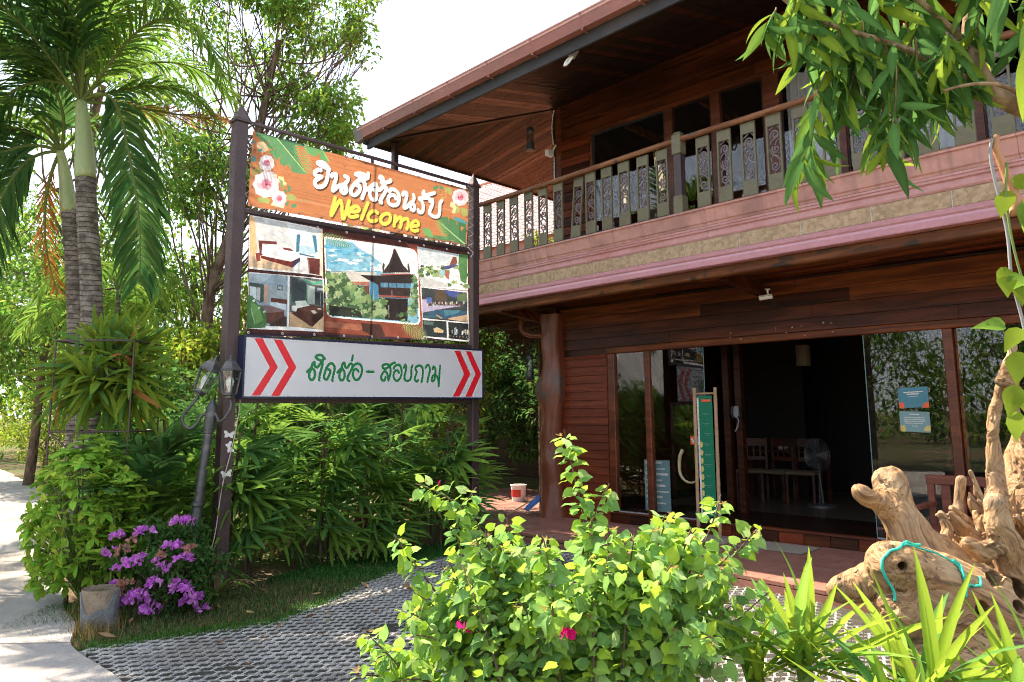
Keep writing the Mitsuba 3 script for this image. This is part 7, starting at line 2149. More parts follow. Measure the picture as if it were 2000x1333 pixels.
# upstairs: gilded hands behind the first pane, pale curtains further right
def gilt_hand(a, yy, z0, s, lab):
    k = thing('gilded_hand', lab, 'sculpture')
    parts = [hull((0, 0, 0, 0.07), (0.02, 0, 0.25, 0.085), (0.0, 0, 0.38, 0.09))]
    for i, (dx, hgt, ln) in enumerate(((-0.07, 0.62, 0.02), (-0.025, 0.70, -0.01), (0.025, 0.68, -0.03), (0.075, 0.58, -0.07))):
        parts.append(hull((dx * 0.9, 0, 0.40, 0.032), (dx * 1.2 + 0.01, -0.02, 0.52, 0.028)))
        parts.append(hull((dx * 1.2 + 0.01, -0.02, 0.52, 0.028), (dx * 1.5 + ln, -0.01, hgt, 0.018)))
    parts.append(hull((0.08, 0, 0.25, 0.035), (0.14, -0.03, 0.42, 0.026)))
    m = m3.Manifold.batch_boolean(parts, m3.OpType.Add)
    obj('hand', m, 'gold', k, MH @ place(rotz(0.4) * 1.0, [a, yy, z0], s), smooth=50)
    obj('plinth', bx(a - 0.14, a + 0.14, yy - 0.14, yy + 0.14, 3.92, z0 + 0.01, 0.01), 'teak_dark', k, MH)


gilt_hand(1.78, 0.35, 4.72, 1.05, 'tall gilded hand sculpture behind the first upstairs window')
gilt_hand(1.02, 0.5, 4.70, 0.65, 'smaller gilded hand sculpture, left of the tall one upstairs')
for i, (a0, a1) in enumerate(((3.76, 4.38), (5.13, 5.73))):
    n = 60
    xs_ = np.linspace(a0, a1, n)
    V = np.vstack([np.stack([xs_, 0.14 + 0.025 * np.sin(xs_ * 62), xs_ * 0 + zz], 1) for zz in (3.93, 5.76)])
    F = [[i_, i_ + 1, i_ + 1 + n] for i_ in range(n - 1)] + [[i_, i_ + 1 + n, i_ + n] for i_ in range(n - 1)]
    obj('curtain', (V, np.array(F)), 'curtain', None, MH, smooth=True, label=('pale curtain behind the upstairs window left of the hanging leaves', 'pale curtain behind the upstairs window right of the hanging leaves')[i], cat='curtain')

# paint bucket and blue dustpan on the terrace behind
bk = thing('white_bucket', 'white plastic bucket with a red label on the terrace beyond the column', 'bucket')
M = MH @ place(rotz(0.4), [-1.75, 1.0, 0.118])
obj('tub', lathe([(0, 0), (0.11, 0), (0.135, 0.26), (0.145, 0.265), (0.145, 0.28), (0.128, 0.28), (0.105, 0.02), (0, 0.02)], 24), 'white_plastic', bk, M, smooth=40)
a = np.linspace(-2.6, -0.9, 14)
V = np.vstack([np.stack([r * np.cos(a), r * np.sin(a), a * 0 + z_], 1) for r, z_ in ((0.1235, 0.08), (0.1335, 0.2))])
obj('label_print', (V, np.array([[i, i + 1, i + 15] for i in range(13)] + [[i, i + 15, i + 14] for i in range(13)])), 'red_print', bk, M, smooth=True)
dp = thing('blue_dustpan', 'blue dustpan with a long stick leaning by the foot of the column', 'dustpan')
obj('pan', cat_([beam([-0.52, -0.30, 0.20], [-0.42, -0.10, 0.36], 0.2, 0.012), beam([-0.54, -0.26, 0.22], [-0.40, -0.13, 0.40], 0.012, 0.06)]), 'blue_plastic', dp, MH @ mat([1, 0, 0], [0, 1, 0], [0, 0, 1], [0.17, 0, 0]))
obj('stick', tube([[-0.72, -0.5, 0.13], [-0.45, -0.18, 0.36]], 0.01, 6), 'pale_pole', dp, MH @ mat([1, 0, 0], [0, 1, 0], [0, 0, 1], [0.17, 0, 0]))

# broken concrete pot at the road edge
pt = thing('concrete_pot', 'cracked grey concrete planter, its render broken off, at the road edge', 'planter')
n, K, V = 40, 14, []
for i in range(K):
    z = 0.40 * i / (K - 1) - 0.02
    a = np.arange(n) * 2 * np.pi / n
    r = 0.135 + 0.025 * z / 0.38 + 0.006 * meshkit.fbm(np.stack([np.cos(a) * 2, np.sin(a) * 2, a * 0 + z * 8], -1), 3, 5)
    V.append(np.stack([r * np.cos(a), r * np.sin(a), a * 0 + z], 1))
V = np.vstack(V)
F = np.vstack([np.vstack([np.stack([np.arange(n) + i * n, (np.arange(n) + 1) % n + i * n, (np.arange(n) + 1) % n + (i + 1) * n], 1), np.stack([np.arange(n) + i * n, (np.arange(n) + 1) % n + (i + 1) * n, np.arange(n) + (i + 1) * n], 1)]) for i in range(K - 1)])
PM = place(np.eye(3), [-3.17, 6.0, 0.0], 0.8)
obj('wall', trimesh.Trimesh(V, F, process=False), 'pot_render', pt, PM, smooth=True)
# the outer skin is left only below a ragged line
rag = lambda a: 0.215 + 0.05 * math.sin(a * 2 + 1) + 0.03 * math.sin(a * 5.3) + 0.11 * max(0, math.cos(a - 3.2)) ** 3 + 0.10 * max(0, math.cos(a + 0.2)) ** 4
vo, fo = [], []
m_ = 72
for i in range(m_):
    a = i * 2 * np.pi / m_
    h = rag(a)
    for z, dr_ in ((-0.02, 0.014), (h * 0.5, 0.016), (h, 0.013), (h + 0.002, 0.0)):
        r = 0.135 + 0.025 * z / 0.38 + dr_ + 0.004 * math.sin(a * 7 + z * 20)
        vo.append([r * math.cos(a), r * math.sin(a), z])
for i in range(m_):
    for k in range(3):
        p, q = i * 4 + k, ((i + 1) % m_) * 4 + k
        fo += [[p, q, q + 1], [p, q + 1, p + 1]]
obj('outer_skin', trimesh.Trimesh(np.array(vo), fo, process=False), 'pot_concrete', pt, PM, smooth=40)
obj('earth', lathe([(0, 0.34), (0.10, 0.345), (0.158, 0.33)], 20), 'soil', pt, PM, smooth=True)

# ------------------------------------------------------------------ driftwood root in the foreground
DW = [[(2.211, 4.5, 1.188, .10), (2.215, 4.45, 1.034, .112), (2.287, 4.4, .87, .122), (2.421, 4.35, .74, .145), (2.535, 4.3, .6, .18)],
      [(1.959, 4.35, 1.149, .046), (2.086, 4.4, 1.092, .05), (2.213, 4.45, 1.0, .085), (2.25, 4.45, .9, .1)],
      [(1.951, 4.0, .815, .135), (2.223, 4.1, .725, .15), (2.47, 4.2, .558, .2), (2.813, 4.3, .438, .24), (3.187, 4.4, .355, .28), (3.7, 4.5, .3, .3)],
      [(1.709, 4.1, .68, .072), (1.846, 4.1, .715, .092), (1.974, 4.05, .77, .12)],
      [(1.961, 3.98, .60, .125), (2.111, 4.05, .64, .15), (2.4, 4.2, .5, .18)],
      [(2.64, 4.5, .738, .11), (2.906, 4.6, .82, .17), (3.169, 4.7, .937, .24), (3.434, 4.8, .983, .29)],
      [(2.699, 4.35, .60, .15), (3.015, 4.4, .56, .26), (3.4, 4.5, .52, .32)],
      [(2.627, 4.2, 1.103, .055), (2.635, 4.2, .955, .07), (2.72, 4.25, .811, .10), (2.86, 4.3, .66, .15)],
      [(2.466, 4.2, .896, .036), (2.526, 4.2, .845, .048), (2.627, 4.2, .88, .06)],
      [(2.688, 4.6, 1.192, .024), (2.663, 4.6, 1.057, .03), (2.644, 4.6, .983, .038), (2.667, 4.6, .82, .066)],
      [(3.04, 4.55, 1.99, .033), (3.036, 4.55, 1.955, .027), (2.962, 4.55, 1.769, .029), (2.876, 4.55, 1.525, .034), (2.862, 4.55, 1.374, .042), (2.87, 4.55, 1.15, .062), (2.80, 4.52, .93, .07)],
      [(2.928, 4.5, 1.783, .030), (2.981, 4.5, 1.761, .036)],
      [(3.05, 4.6, 1.75, .022), (3.063, 4.6, 1.616, .025), (3.088, 4.6, 1.462, .028), (3.15, 4.62, 1.25, .05)],
      [(3.237, 4.7, 1.427, .13), (3.148, 4.7, 1.181, .15), (3.05, 4.66, .93, .17)],
      [(2.692, 4.5, 1.253, .010), (2.719, 4.5, 1.156, .024), (2.79, 4.52, .98, .04)],
      [(2.473, 4.45, 1.01, .019), (2.496, 4.45, .932, .033), (2.423, 4.4, .827, .046), (2.393, 4.4, .70, .06)],
      [(2.522, 4.45, 1.026, .013), (2.585, 4.45, .946, .03), (2.70, 4.48, .85, .05)],
      [(3.0, 4.3, 1.02, .03), (3.1, 4.35, .98, .05), (3.2, 4.5, .93, .1)],
      [(3.02, 4.25, 1.25, .02), (3.1, 4.35, 1.13, .05), (3.15, 4.5, 1.0, .1)],
      [(2.80, 4.3, 1.02, .016), (2.86, 4.34, .98, .03), (2.93, 4.45, .88, .06)],
      [(2.98, 4.35, 1.16, .018), (2.96, 4.4, 1.05, .035), (2.98, 4.5, .9, .07)],
      [(3.02, 4.3, .90, .02), (3.1, 4.36, .86, .045), (3.2, 4.5, .8, .1)],
      [(2.36, 4.33, .84, .012), (2.39, 4.36, .83, .03), (2.41, 4.38, .76, .06)],
      [(2.05, 4.0, .33, .14), (2.445, 4.05, .22, .22), (2.92, 4.2, .2, .3), (3.5, 4.3, .2, .35)],
      [(2.094, 4.08, .45, .14), (2.441, 4.2, .38, .2), (2.9, 4.3, .35, .25)]]
# splinters and broken root ends round the raised mass
for i in range(22):
    b = np.array([rng.uniform(2.62, 3.25), rng.uniform(4.25, 4.6), rng.uniform(.72, 1.0)])
    d = np.array([rng.uniform(-.75, .25), rng.uniform(-.55, .1), rng.uniform(.25, 1.0)])
    d *= rng.uniform(.12, .24) / np.linalg.norm(d)
    k_ = rng.uniform(.016, .034)
    m_ = b + d * .55 + rng.normal(0, .018, 3)
    DW.append([(*(b - d * .3), k_ * 1.9), (*m_, k_), (*(b + d), k_ * rng.uniform(.3, .75))])
ms = []
for ch in DW:
    for p, q in zip(ch[:-1], ch[1:]):
        ms.append(hull(p, q))
dwm = m3.Manifold.batch_boolean(ms, m3.OpType.Add)
hole = hull((1.93, 3.80, .85, .026), (1.96, 4.02, .83, .022))
hollow = hull((2.64, 3.9, .70, .04), (2.70, 4.3, .64, .07))
cleft = hull((2.48, 4.0, .73, .02), (2.54, 4.3, .70, .05), (2.62, 4.2, .72, .03))
pits = m3.Manifold.batch_boolean([hull((x, y - .16, z, r * .7), (x + .02, y + .08, z - .02, r)) for x, y, z, r in ((2.80, 4.12, .80, .065), (2.98, 4.05, .66, .06), (2.36, 3.98, .63, .045), (2.10, 3.83, .52, .05), (2.92, 4.2, 1.02, .04), (2.60, 4.2, .60, .05), (3.10, 4.15, .95, .055))], m3.OpType.Add)
dwm = (dwm - hole - hollow - cleft - pits).refine_to_length(0.013)
mm_ = dwm.to_mesh()
dt = trimesh.Trimesh(np.array(mm_.vert_properties[:, :3]), np.array(mm_.tri_verts), process=True)
trimesh.smoothing.filter_taubin(dt, lamb=0.5, nu=0.52, iterations=14)
v = np.array(dt.vertices)
nr = np.array(dt.vertex_normals)
# grain and furrows run along the nearest limbs
SG = [(np.array(p), np.array(q)) for ch in DW for p, q in zip(ch[:-1], ch[1:])]
best, M = np.full(len(v), 1e-9), np.zeros((len(v), 3, 3))
for p, q in SG:
    d = q[:3] - p[:3]
    L = np.linalg.norm(d); d = d / L
    t = np.clip((v - p[:3]) @ d / L, 0, 1)
    dist = np.abs(np.linalg.norm(v - (p[:3] + t[:, None] * d * L), axis=1) - (p[3] + (q[3] - p[3]) * t))
    w = np.exp(-(dist / 0.05) ** 2) + 1e-9
    best += w
    M += w[:, None, None] * np.outer(d, d)
M /= best[:, None, None]
c0 = np.array([2.4, 4.2, 0.7])
g_ = (v - c0) - 0.9 * np.einsum('nij,nj->ni', M, v - c0) + 0.05 * (meshkit.fbm(v * 4, 3, 2)[:, None] - 0.5)
h1 = meshkit.fbm(v * 6, 3, 4) - 0.5
h2 = meshkit.fbm(g_ * 16, 3, 9) - 0.5
cut = np.clip((meshkit.fbm(g_ * 24 + 5, 3, 17) - 0.60) / 0.08, 0, 1)
dt.vertices = v + nr * (h1 * 0.030 + h2 * 0.026 - cut * 0.011)[:, None]
obj('driftwood_root', dt, 'driftwood', None, smooth=True, uv=np.column_stack([g_[:, 0] + 0.75 * g_[:, 2], g_[:, 1] - 0.6 * g_[:, 2]]), label='big weathered driftwood root with knobs and splintered stubs on the terrace edge', cat='driftwood')
rp = [[2.14, 4.02, .99], [2.02, 3.97, .97], [1.93, 3.90, .955], [1.835, 3.89, .90], [1.815, 3.87, .83], [1.84, 3.86, .76], [1.87, 3.85, .69]]
rp2 = [[1.98, 3.93, .96], [2.08, 3.96, .95], [2.2, 3.98, .90], [2.265, 3.99, .83], [2.27, 3.98, .74]]
from scipy.spatial import cKDTree
kd, dv = cKDTree(np.array(dt.vertices)), np.array(dt.vertices)


def lay(pts, n, up_):
    c = smoothpts(pts, n)
    for _ in range(3):
        _, i = kd.query(c, k=12)
        c = dv[i].mean(1) + np.array(dt.vertex_normals)[i].mean(1) * up_
        c[1:-1] = (c[:-2] + c[1:-1] * 2 + c[2:]) / 4
    return c


obj('green_rope', cat_([tube(lay(rp, 50, 0.009), 0.0075, 7), tube(lay(rp2, 40, 0.008), 0.005, 7), tube(lay([[2.30, 3.97, .90], [2.305, 3.94, .83], [2.285, 3.93, .72], [2.28, 3.93, .67]], 24, .011), 0.0085, 7), tube(lay([[2.285, 3.93, .73], [2.36, 3.94, .745], [2.42, 3.95, .765], [2.43, 3.97, .81]], 24, .009), 0.0065, 7)]), 'green_rope', None, smooth=True, label='bright green rope tied round the driftwood knob', cat='rope')

# ------------------------------------------------------------------ plants
def strip(L, W, prof, rise, drop, fold, n=7, col=None):
    """a long strap leaf: leaves the origin at slope rise and bends down by drop"""
    V, F = [], []
    x = z = 0.0
    a = rise
    for i in range(n + 1):
        t = i / n
        w = W / 2 * np.interp(t, np.linspace(0, 1, len(prof)), prof)
        nx_, nz_ = -math.sin(a), math.cos(a)
        V += [[x + nx_ * w * fold, -w, z + nz_ * w * fold], [x, 0, z], [x + nx_ * w * fold, w, z + nz_ * w * fold]]
        x += math.cos(a) * L / n
        z += math.sin(a) * L / n
        a -= drop / n
    for i in range(n):
        b = 3 * i
        F += [[b, b + 3, b + 4], [b, b + 4, b + 1], [b + 1, b + 4, b + 5], [b + 1, b + 5, b + 2]]
    return np.array(V, float), np.array(F)


def vmesh(vf):
    return trimesh.Trimesh(vf[0], vf[1], process=False)


def frond(pts, n, L, W, droop, base, var=0.2, both=True, start=0.14, rach=0.022, ang=0.75, up=(0, 0, 1), seg=5):
    """a palm frond: arching midrib with two rows of hanging leaflets"""
    c = smoothpts(pts, 60)
    T = np.gradient(c, axis=0); T /= np.linalg.norm(T, axis=1, keepdims=True)
    Vs, Fs, Cs, k = [], [], [], 0
    prof = np.array([0.45, 0.9, 1.0, 0.85, 0.55, 0.06])
    for t in np.linspace(start, 0.995, n):
        i = min(int(t * 59), 58); f = t * 59 - i
        p, d = c[i] * (1 - f) + c[i + 1] * f, T[i]
        s = np.cross(d, up)
        if np.linalg.norm(s) < 0.15: s = np.cross(d, [0.3, 1, 0])
        s /= np.linalg.norm(s)
        lt = L * (0.55 + 0.45 * math.sin(math.pi * min(1, (t - start) / (1 - start) * 0.85 + 0.12))) * rng.uniform(0.85, 1.1)
        for sg_ in (1, -1):
            q = s * sg_ * math.sin(ang) * rng.uniform(0.8, 1.1) + d * math.cos(ang) + np.cross(s, d) * rng.uniform(-0.1, 0.25) + rng.normal(0, 0.07, 3)
            q /= np.linalg.norm(q)
            b = p.copy(); V = []
            wv = np.cross(q, np.cross(s, d) * 1.0 + rng.normal(0, 0.15, 3)); wv /= np.linalg.norm(wv) + 1e-9
            for j in range(seg + 1):
                w = W / 2 * np.interp(j / seg, np.linspace(0, 1, 6), prof)
                V += [b - wv * w, b + wv * w]
                b = b + q * lt / seg
                q = q + np.array([0, 0, -droop * rng.uniform(0.7, 1.2) * (0.5 + j * 0.35) / seg])
                q /= np.linalg.norm(q)
                wv = wv - q * (wv @ q); wv /= np.linalg.norm(wv) + 1e-9
            Vs.append(np.array(V))
            Fs.append(np.array([x for j in range(seg) for x in ([2 * j, 2 * j + 2, 2 * j + 3], [2 * j, 2 * j + 3, 2 * j + 1])]) + k)
            col = greens(1, base, var, 0.12)[0]
            Cs.append(np.tile(col, (len(V), 1)))
            k += len(V)
    tb_ = tube(c, np.linspace(rach, rach * 0.25, 60), 6)
    Vs.append(tb_.vertices); Fs.append(np.array(tb_.faces) + k)
    Cs.append(np.tile(np.array([0.20, 0.25, 0.08]), (len(tb_.vertices), 1)))
    return trimesh.Trimesh(np.vstack(Vs), np.vstack(Fs), process=False), np.vstack(Cs)


# reflected and passed light together
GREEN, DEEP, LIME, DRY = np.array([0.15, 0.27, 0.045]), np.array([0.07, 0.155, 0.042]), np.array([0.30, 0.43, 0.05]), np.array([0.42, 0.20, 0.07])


def palm(lab, base, trunk_pts, shaft_pts, fronds, r0, r1):
    k = thing('palm_tree', lab, 'palm tree')
    obj('trunk', tube(smoothpts(trunk_pts, 40), np.linspace(r0, r1, 40) * (1 + 0.03 * np.sin(np.arange(40) * 2.2)), 16), 'palm_bark', k, smooth=True)
    sp_ = smoothpts(shaft_pts, 20)
    obj('crownshaft', tube(sp_, np.interp(np.linspace(0, 1, 20), [0, 0.15, 0.6, 1], [r1 * 1.05, r1 * 1.1, r1 * 0.85, r1 * 0.55]), 14), 'crownshaft', k, smooth=True)
    ap = np.array(shaft_pts[-1])
    for f in fronds:
        pts, n, L, W, dr_, colr = f[:6]
        me, co = frond(ap + np.array(pts, float), int(n * 1.25), L, W * 0.72, dr_, colr * 0.9, up=f[6] if len(f) > 6 else (0, 0, 1))
        obj('frond', me, 'leaf', k, color=co)


palm('taller ringed palm with a pale green crownshaft, left of the sign', None,
     [(-4.62, 8.2, -0.1), (-4.60, 8.2, 1.5), (-4.66, 8.2, 2.9), (-4.78, 8.2, 3.85), (-4.83, 8.2, 4.32)],
     [(-4.83, 8.2, 4.28), (-4.88, 8.2, 4.75), (-4.95, 8.2, 5.2)],
     [([(0, 0, 0), (.36, -.1, .02), (.66, -.2, -.55), (.85, -.25, -1.25), (.93, -.25, -2.15)], 56, .62, .06, 1.4, DEEP, (0.3, -1, 0.3)),
      ([(0, 0, 0), (.5, -.2, .5), (1.05, -.35, .82), (1.5, -.45, .6), (1.8, -.5, .05)], 54, .62, .045, 1.6, GREEN),
      ([(0, 0, 0), (.45, .25, .28), (.9, .3, .3), (1.35, .35, .0)], 48, .5, .045, 1.5, GREEN),
      ([(0, 0, 0), (.2, -.1, .7), (.6, -.3, 1.3), (1.2, -.5, 1.5), (1.8, -.7, 1.3)], 56, .7, .05, 1.4, GREEN),
      ([(0, 0, 0), (-.2, -.3, .7), (-.5, -.9, 1.25), (-.9, -1.5, 1.35)], 52, .75, .06, 1.9, DEEP),
      ([(0, 0, 0), (-.35, -.1, .35), (-.8, -.25, .55), (-1.4, -.4, .4)], 50, .65, .05, 1.5, GREEN),
      ([(0, 0, 0), (-.3, .2, .8), (-.8, .3, 1.25), (-1.5, .4, 1.2)], 50, .65, .05, 1.6, GREEN),
      ([(0, 0, 0), (.05, -.35, .75), (.15, -1.0, 1.2), (.3, -1.7, 1.15)], 52, .8, .065, 2.0, DEEP),
      ([(0, 0, 0), (.05, .1, .8), (.12, .2, 1.5), (.3, .3, 2.0)], 44, .6, .045, 0.9, GREEN),
      ([(0, 0, 0), (.3, .4, .6), (.75, .8, .85), (1.3, 1.2, .5)], 46, .6, .045, 1.4, GREEN),
      ([(0, 0, 0), (-.25, -.5, .5), (-.45, -1.1, .7), (-.7, -1.7, .35)], 50, .75, .06, 1.7, DEEP),
      ([(0, 0, 0), (.5, .15, .0), (.95, .3, -.03), (1.5, .4, -.06)], 34, .42, .03, 0.7, DRY),
      ([(0, 0, 0), (-.15, -.1, .75), (-.4, -.25, 1.4), (-.9, -.4, 1.9), (-1.5, -.5, 1.9)], 56, .7, .05, 1.4, GREEN),
      ([(0, 0, 0), (-.4, .1, .3), (-.9, .15, .2), (-1.3, .2, -.4), (-1.5, .2, -1.1)], 50, .62, .05, 1.5, DEEP),
      ([(0, 0, 0), (.15, -.25, .8), (.45, -.5, 1.3), (.9, -.75, 1.2), (1.3, -.9, .7)], 54, .7, .05, 1.7, GREEN)], 0.13, 0.105)
palm('shorter palm behind the taller one, its fronds hanging to the left', None,
     [(-5.05, 8.8, -0.1), (-5.08, 8.8, 1.6), (-5.2, 8.8, 3.0), (-5.36, 8.8, 4.1)],
     [(-5.36, 8.8, 4.05), (-5.42, 8.8, 4.45), (-5.52, 8.8, 4.82)],
     [([(0, 0, 0), (-.22, -.15, -.12), (-.42, -.3, -.6), (-.55, -.35, -1.15), (-.66, -.35, -1.7)], 52, .62, .055, 0.9, DEEP, (0.2, -1, 0.1)),
      ([(0, 0, 0), (-.3, -.1, .2), (-.75, -.2, .25), (-1.3, -.3, .05)], 52, .65, .055, 1.9, DEEP),
      ([(0, 0, 0), (-.25, .1, .7), (-.5, .2, 1.2), (-.9, .3, 1.6)], 46, .6, .05, 1.3, GREEN),
      ([(0, 0, 0), (.2, .3, .5), (.5, .6, .8), (.9, .9, .6)], 44, .6, .045, 1.4, GREEN),
      ([(0, 0, 0), (-.5, .2, .45), (-1.0, .3, .6), (-1.6, .4, .3)], 46, .6, .05, 1.5, GREEN),
      ([(0, 0, 0), (.1, -.3, .6), (.0, -.8, .9), (-.3, -1.3, .8)], 46, .65, .055, 1.8, DEEP),
      ([(0, 0, 0), (-.05, -.1, -.5), (.0, -.12, -1.2), (.2, -.15, -1.75)], 30, .35, .028, 0.6, DRY * np.array([1, .75, .6])),
      ([(0, 0, 0), (-.35, -.15, .5), (-.8, -.3, .7), (-1.4, -.45, .5)], 48, .62, .05, 1.8, GREEN),
      ([(0, 0, 0), (-.3, -.2, -.0), (-.7, -.3, -.3), (-1.0, -.35, -.9)], 46, .6, .05, 1.5, DEEP, (0.2, -1, 0.3))], 0.105, 0.085)

palm('coconut palm across the lane outside the left edge, its fronds striping the concrete with shade', None,
     [(-12.6, 11.6, -0.1), (-12.4, 11.6, 4), (-12.0, 11.6, 8.2)], [(-12.0, 11.6, 8.15), (-11.9, 11.6, 8.5), (-11.85, 11.6, 8.9)],
     [([(0, 0, 0), (.5 * c_, .5 * s_, .55), (1.5 * c_, 1.5 * s_, .7), (2.7 * c_, 2.7 * s_, -0.2)], 46, .7, .06, 1.3, GREEN) for c_, s_ in [(math.cos(i * 0.63), math.sin(i * 0.63)) for i in range(10)]], 0.16, 0.12)
# ---- broad-leaved trees and bushes: stems to leaf clusters
TL = leaf(1.0, 0.46, (0.0, 1.0, 0.0), 0.25, 0.25)
TL3 = leaf(1.0, 0.42, (0.05, 0.9, 0.85, 0.0), 0.2, 0.3)


def foliage(cl, L, base, tm=TL, out=0.5, down=0.25, var=0.28):
    """leaves round the cluster centres [(x, y, z, radius, leaves)]"""
    P, D = [], []
    for x, y, z, r, n in cl:
        q = rng.normal(0, 1, (n, 3))
        q /= np.linalg.norm(q, axis=1, keepdims=True)
        rad = r * rng.uniform(0.25, 1.0, (n, 1)) ** 0.6
        P.append(np.array([x, y, z]) + q * rad * np.array([1, 1, 0.75]))
        D.append(q * out + rng.normal(0, 0.6, (n, 3)) + [0, 0, -down])
    P, D = np.vstack(P), np.vstack(D)
    N = rng.normal(0, 0.55, P.shape) + [0, 0, 1.0]
    return scatter(tm, P, look(D, N), L * rng.uniform(0.65, 1.2, len(P)), greens(len(P), base, var, 0.18))


def woody(name, lab, cat, trunk_pts, r0, clusters, leafL, base, bark='bark', twig=0.012, group=None, tm=TL, mat_='leaf', out=0.5, var=0.28, seed=0):
    k = thing(name, lab, cat, group)
    tp_ = smoothpts(trunk_pts, 24)
    obj('trunk', tube(tp_, np.linspace(r0, r0 * 0.4, 24), 10), bark, k, smooth=True)
    br = []
    for x, y, z, r, n in clusters:
        j = rng.random()
        s = tp_[int(8 + 15 * j)]
        e = np.array([x, y, z])
        mid = s * 0.5 + e * 0.5 + np.array([0, 0, -0.1 * np.linalg.norm(e - s)]) + rng.normal(0, 0.08, 3) * np.linalg.norm(e - s)
        L = np.linalg.norm(e - s)
        br.append(tube(smoothpts([s, mid, e], 9), np.linspace(max(twig, r0 * 0.16), twig * 0.4, 9), 5))
        for q in range(3):
            br.append(tube(smoothpts([mid * 0.3 + e * 0.7, e + rng.normal(0, r * 0.3, 3), e + rng.normal(0, r * 0.6, 3)], 5), np.linspace(twig * 0.7, twig * 0.25, 5), 4))
    obj('branches', cat_(br), bark, k, smooth=True)
    me, co = foliage(clusters, leafL, base, tm, out, var=var)
    obj('crown', me, mat_, k, color=co, kind='stuff')
    return k


def blob(n, c, rad, r, leaves, shell=0.5, keep=None):
    out = []
    while len(out) < n:
        q = rng.normal(0, 1, 3); q /= np.linalg.norm(q)
        q *= rng.uniform(shell, 1.0) * np.array(rad)
        p = np.array(c) + q
        if keep is None or keep(p): out.append((*p, r * rng.uniform(0.7, 1.25), int(leaves * rng.uniform(0.6, 1.3))))
    return out


# the tall tree behind the sign: dense to the left, thinning to sprays at the right
cl = blob(40, (-6.2, 14.2, 8.8), (2.0, 1.6, 3.6), 0.58, 230) + blob(24, (-4.2, 14.0, 9.6), (1.5, 1.2, 2.5), 0.44, 210, 0.3) + blob(15, (-3.6, 14.0, 7.4), (1.0, 0.9, 1.2), 0.38, 170, 0.3) + blob(12, (-2.95, 13.9, 8.9), (0.5, 0.6, 1.1), 0.26, 70, 0.3) + blob(10, (-5.6, 14, 5.8), (1.6, 1.2, 1.0), 0.4, 80)
woody('broadleaf_tree', 'tall airy small-leaved tree behind the sign, branches showing against the sky', 'tree', [(-5.6, 14, -0.1), (-5.5, 14, 2.0), (-5.75, 14, 3.6), (-5.3, 14.05, 5.4), (-4.9, 14, 7.2), (-4.6, 14, 9.0)], 0.14, cl, 0.135, GREEN * 1.1, out=0.4)
cl = blob(30, (-9.3, 16, 8.0), (2.6, 2.0, 3.6), 0.6, 140) + blob(20, (-8.5, 15.5, 4.6), (2.0, 1.5, 1.6), 0.6, 150)
woody('broadleaf_tree', 'spreading green tree behind the palms, filling the left upper corner', 'tree', [(-9.2, 16, -0.1), (-9.1, 16, 3), (-9.4, 16, 6), (-9.2, 16, 9)], 0.2, cl, 0.15, GREEN, out=0.4)
# bright bushes seen between the boards of the sign
for (c, rad, n, lab, colr) in (((-3.3, 11.6, 3.0), (1.1, 0.9, 1.6), 40, 'bright yellow-green bush behind the left half of the sign', LIME * 0.62),
                               ((-1.3, 12.3, 2.4), (1.1, 0.9, 1.5), 36, 'sunlit green bush behind the right half of the sign', LIME * 0.55),
                               ((-5.0, 11.4, 2.1), (0.9, 0.8, 1.2), 30, 'leafy yellow-green bush between the palm trunks and the sign', LIME * 0.7)):
    woody('leafy_bush', lab, 'bush', [(c[0], c[1], -0.05), (c[0] + 0.05, c[1], c[2] * 0.5), (c[0], c[1], c[2] + 0.6)], 0.06, blob(n, c, rad, 0.36, 120, 0.45), 0.11, colr, twig=0.008)
# dark thicket beyond the end of the house
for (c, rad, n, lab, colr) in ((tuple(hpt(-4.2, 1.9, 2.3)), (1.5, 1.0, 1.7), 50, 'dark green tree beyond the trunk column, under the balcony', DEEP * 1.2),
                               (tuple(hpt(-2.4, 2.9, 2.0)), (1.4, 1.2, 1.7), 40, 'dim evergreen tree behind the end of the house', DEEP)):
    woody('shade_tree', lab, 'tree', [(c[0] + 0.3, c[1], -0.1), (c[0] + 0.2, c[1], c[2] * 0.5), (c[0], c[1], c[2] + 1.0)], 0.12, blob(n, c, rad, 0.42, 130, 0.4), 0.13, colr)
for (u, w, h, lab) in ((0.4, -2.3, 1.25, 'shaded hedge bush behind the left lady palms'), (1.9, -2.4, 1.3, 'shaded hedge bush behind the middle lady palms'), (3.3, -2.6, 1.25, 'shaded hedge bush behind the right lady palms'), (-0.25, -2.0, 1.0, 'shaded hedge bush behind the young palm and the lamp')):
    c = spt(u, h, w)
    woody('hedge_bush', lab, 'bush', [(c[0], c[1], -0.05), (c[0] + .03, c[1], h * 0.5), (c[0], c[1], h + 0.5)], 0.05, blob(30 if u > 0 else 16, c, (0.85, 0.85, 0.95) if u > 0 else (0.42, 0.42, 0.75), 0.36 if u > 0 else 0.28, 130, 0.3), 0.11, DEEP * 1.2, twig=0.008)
# the far wood that closes the view between the nearer trees
cl = []
for i in range(430):
    a = rng.uniform(-2.6, 0.9) if i < 300 else rng.uniform(-1.15, -0.1)      # bearing from straight ahead, left negative, and round behind the lane
    r = rng.uniform(27, 42)
    cl.append((r * math.sin(a), 6 + r * math.cos(a), rng.uniform(0.8, 7.5) * rng.uniform(0.5, 1.0), rng.uniform(1.2, 2.0), 120))
me, co = foliage(cl, 0.42, GREEN * 0.85, TL, 0.4)
obj('far_wood', me, 'leaf', None, color=co, label='wall of far green trees closing the view beyond the lane and garden', kind='stuff')
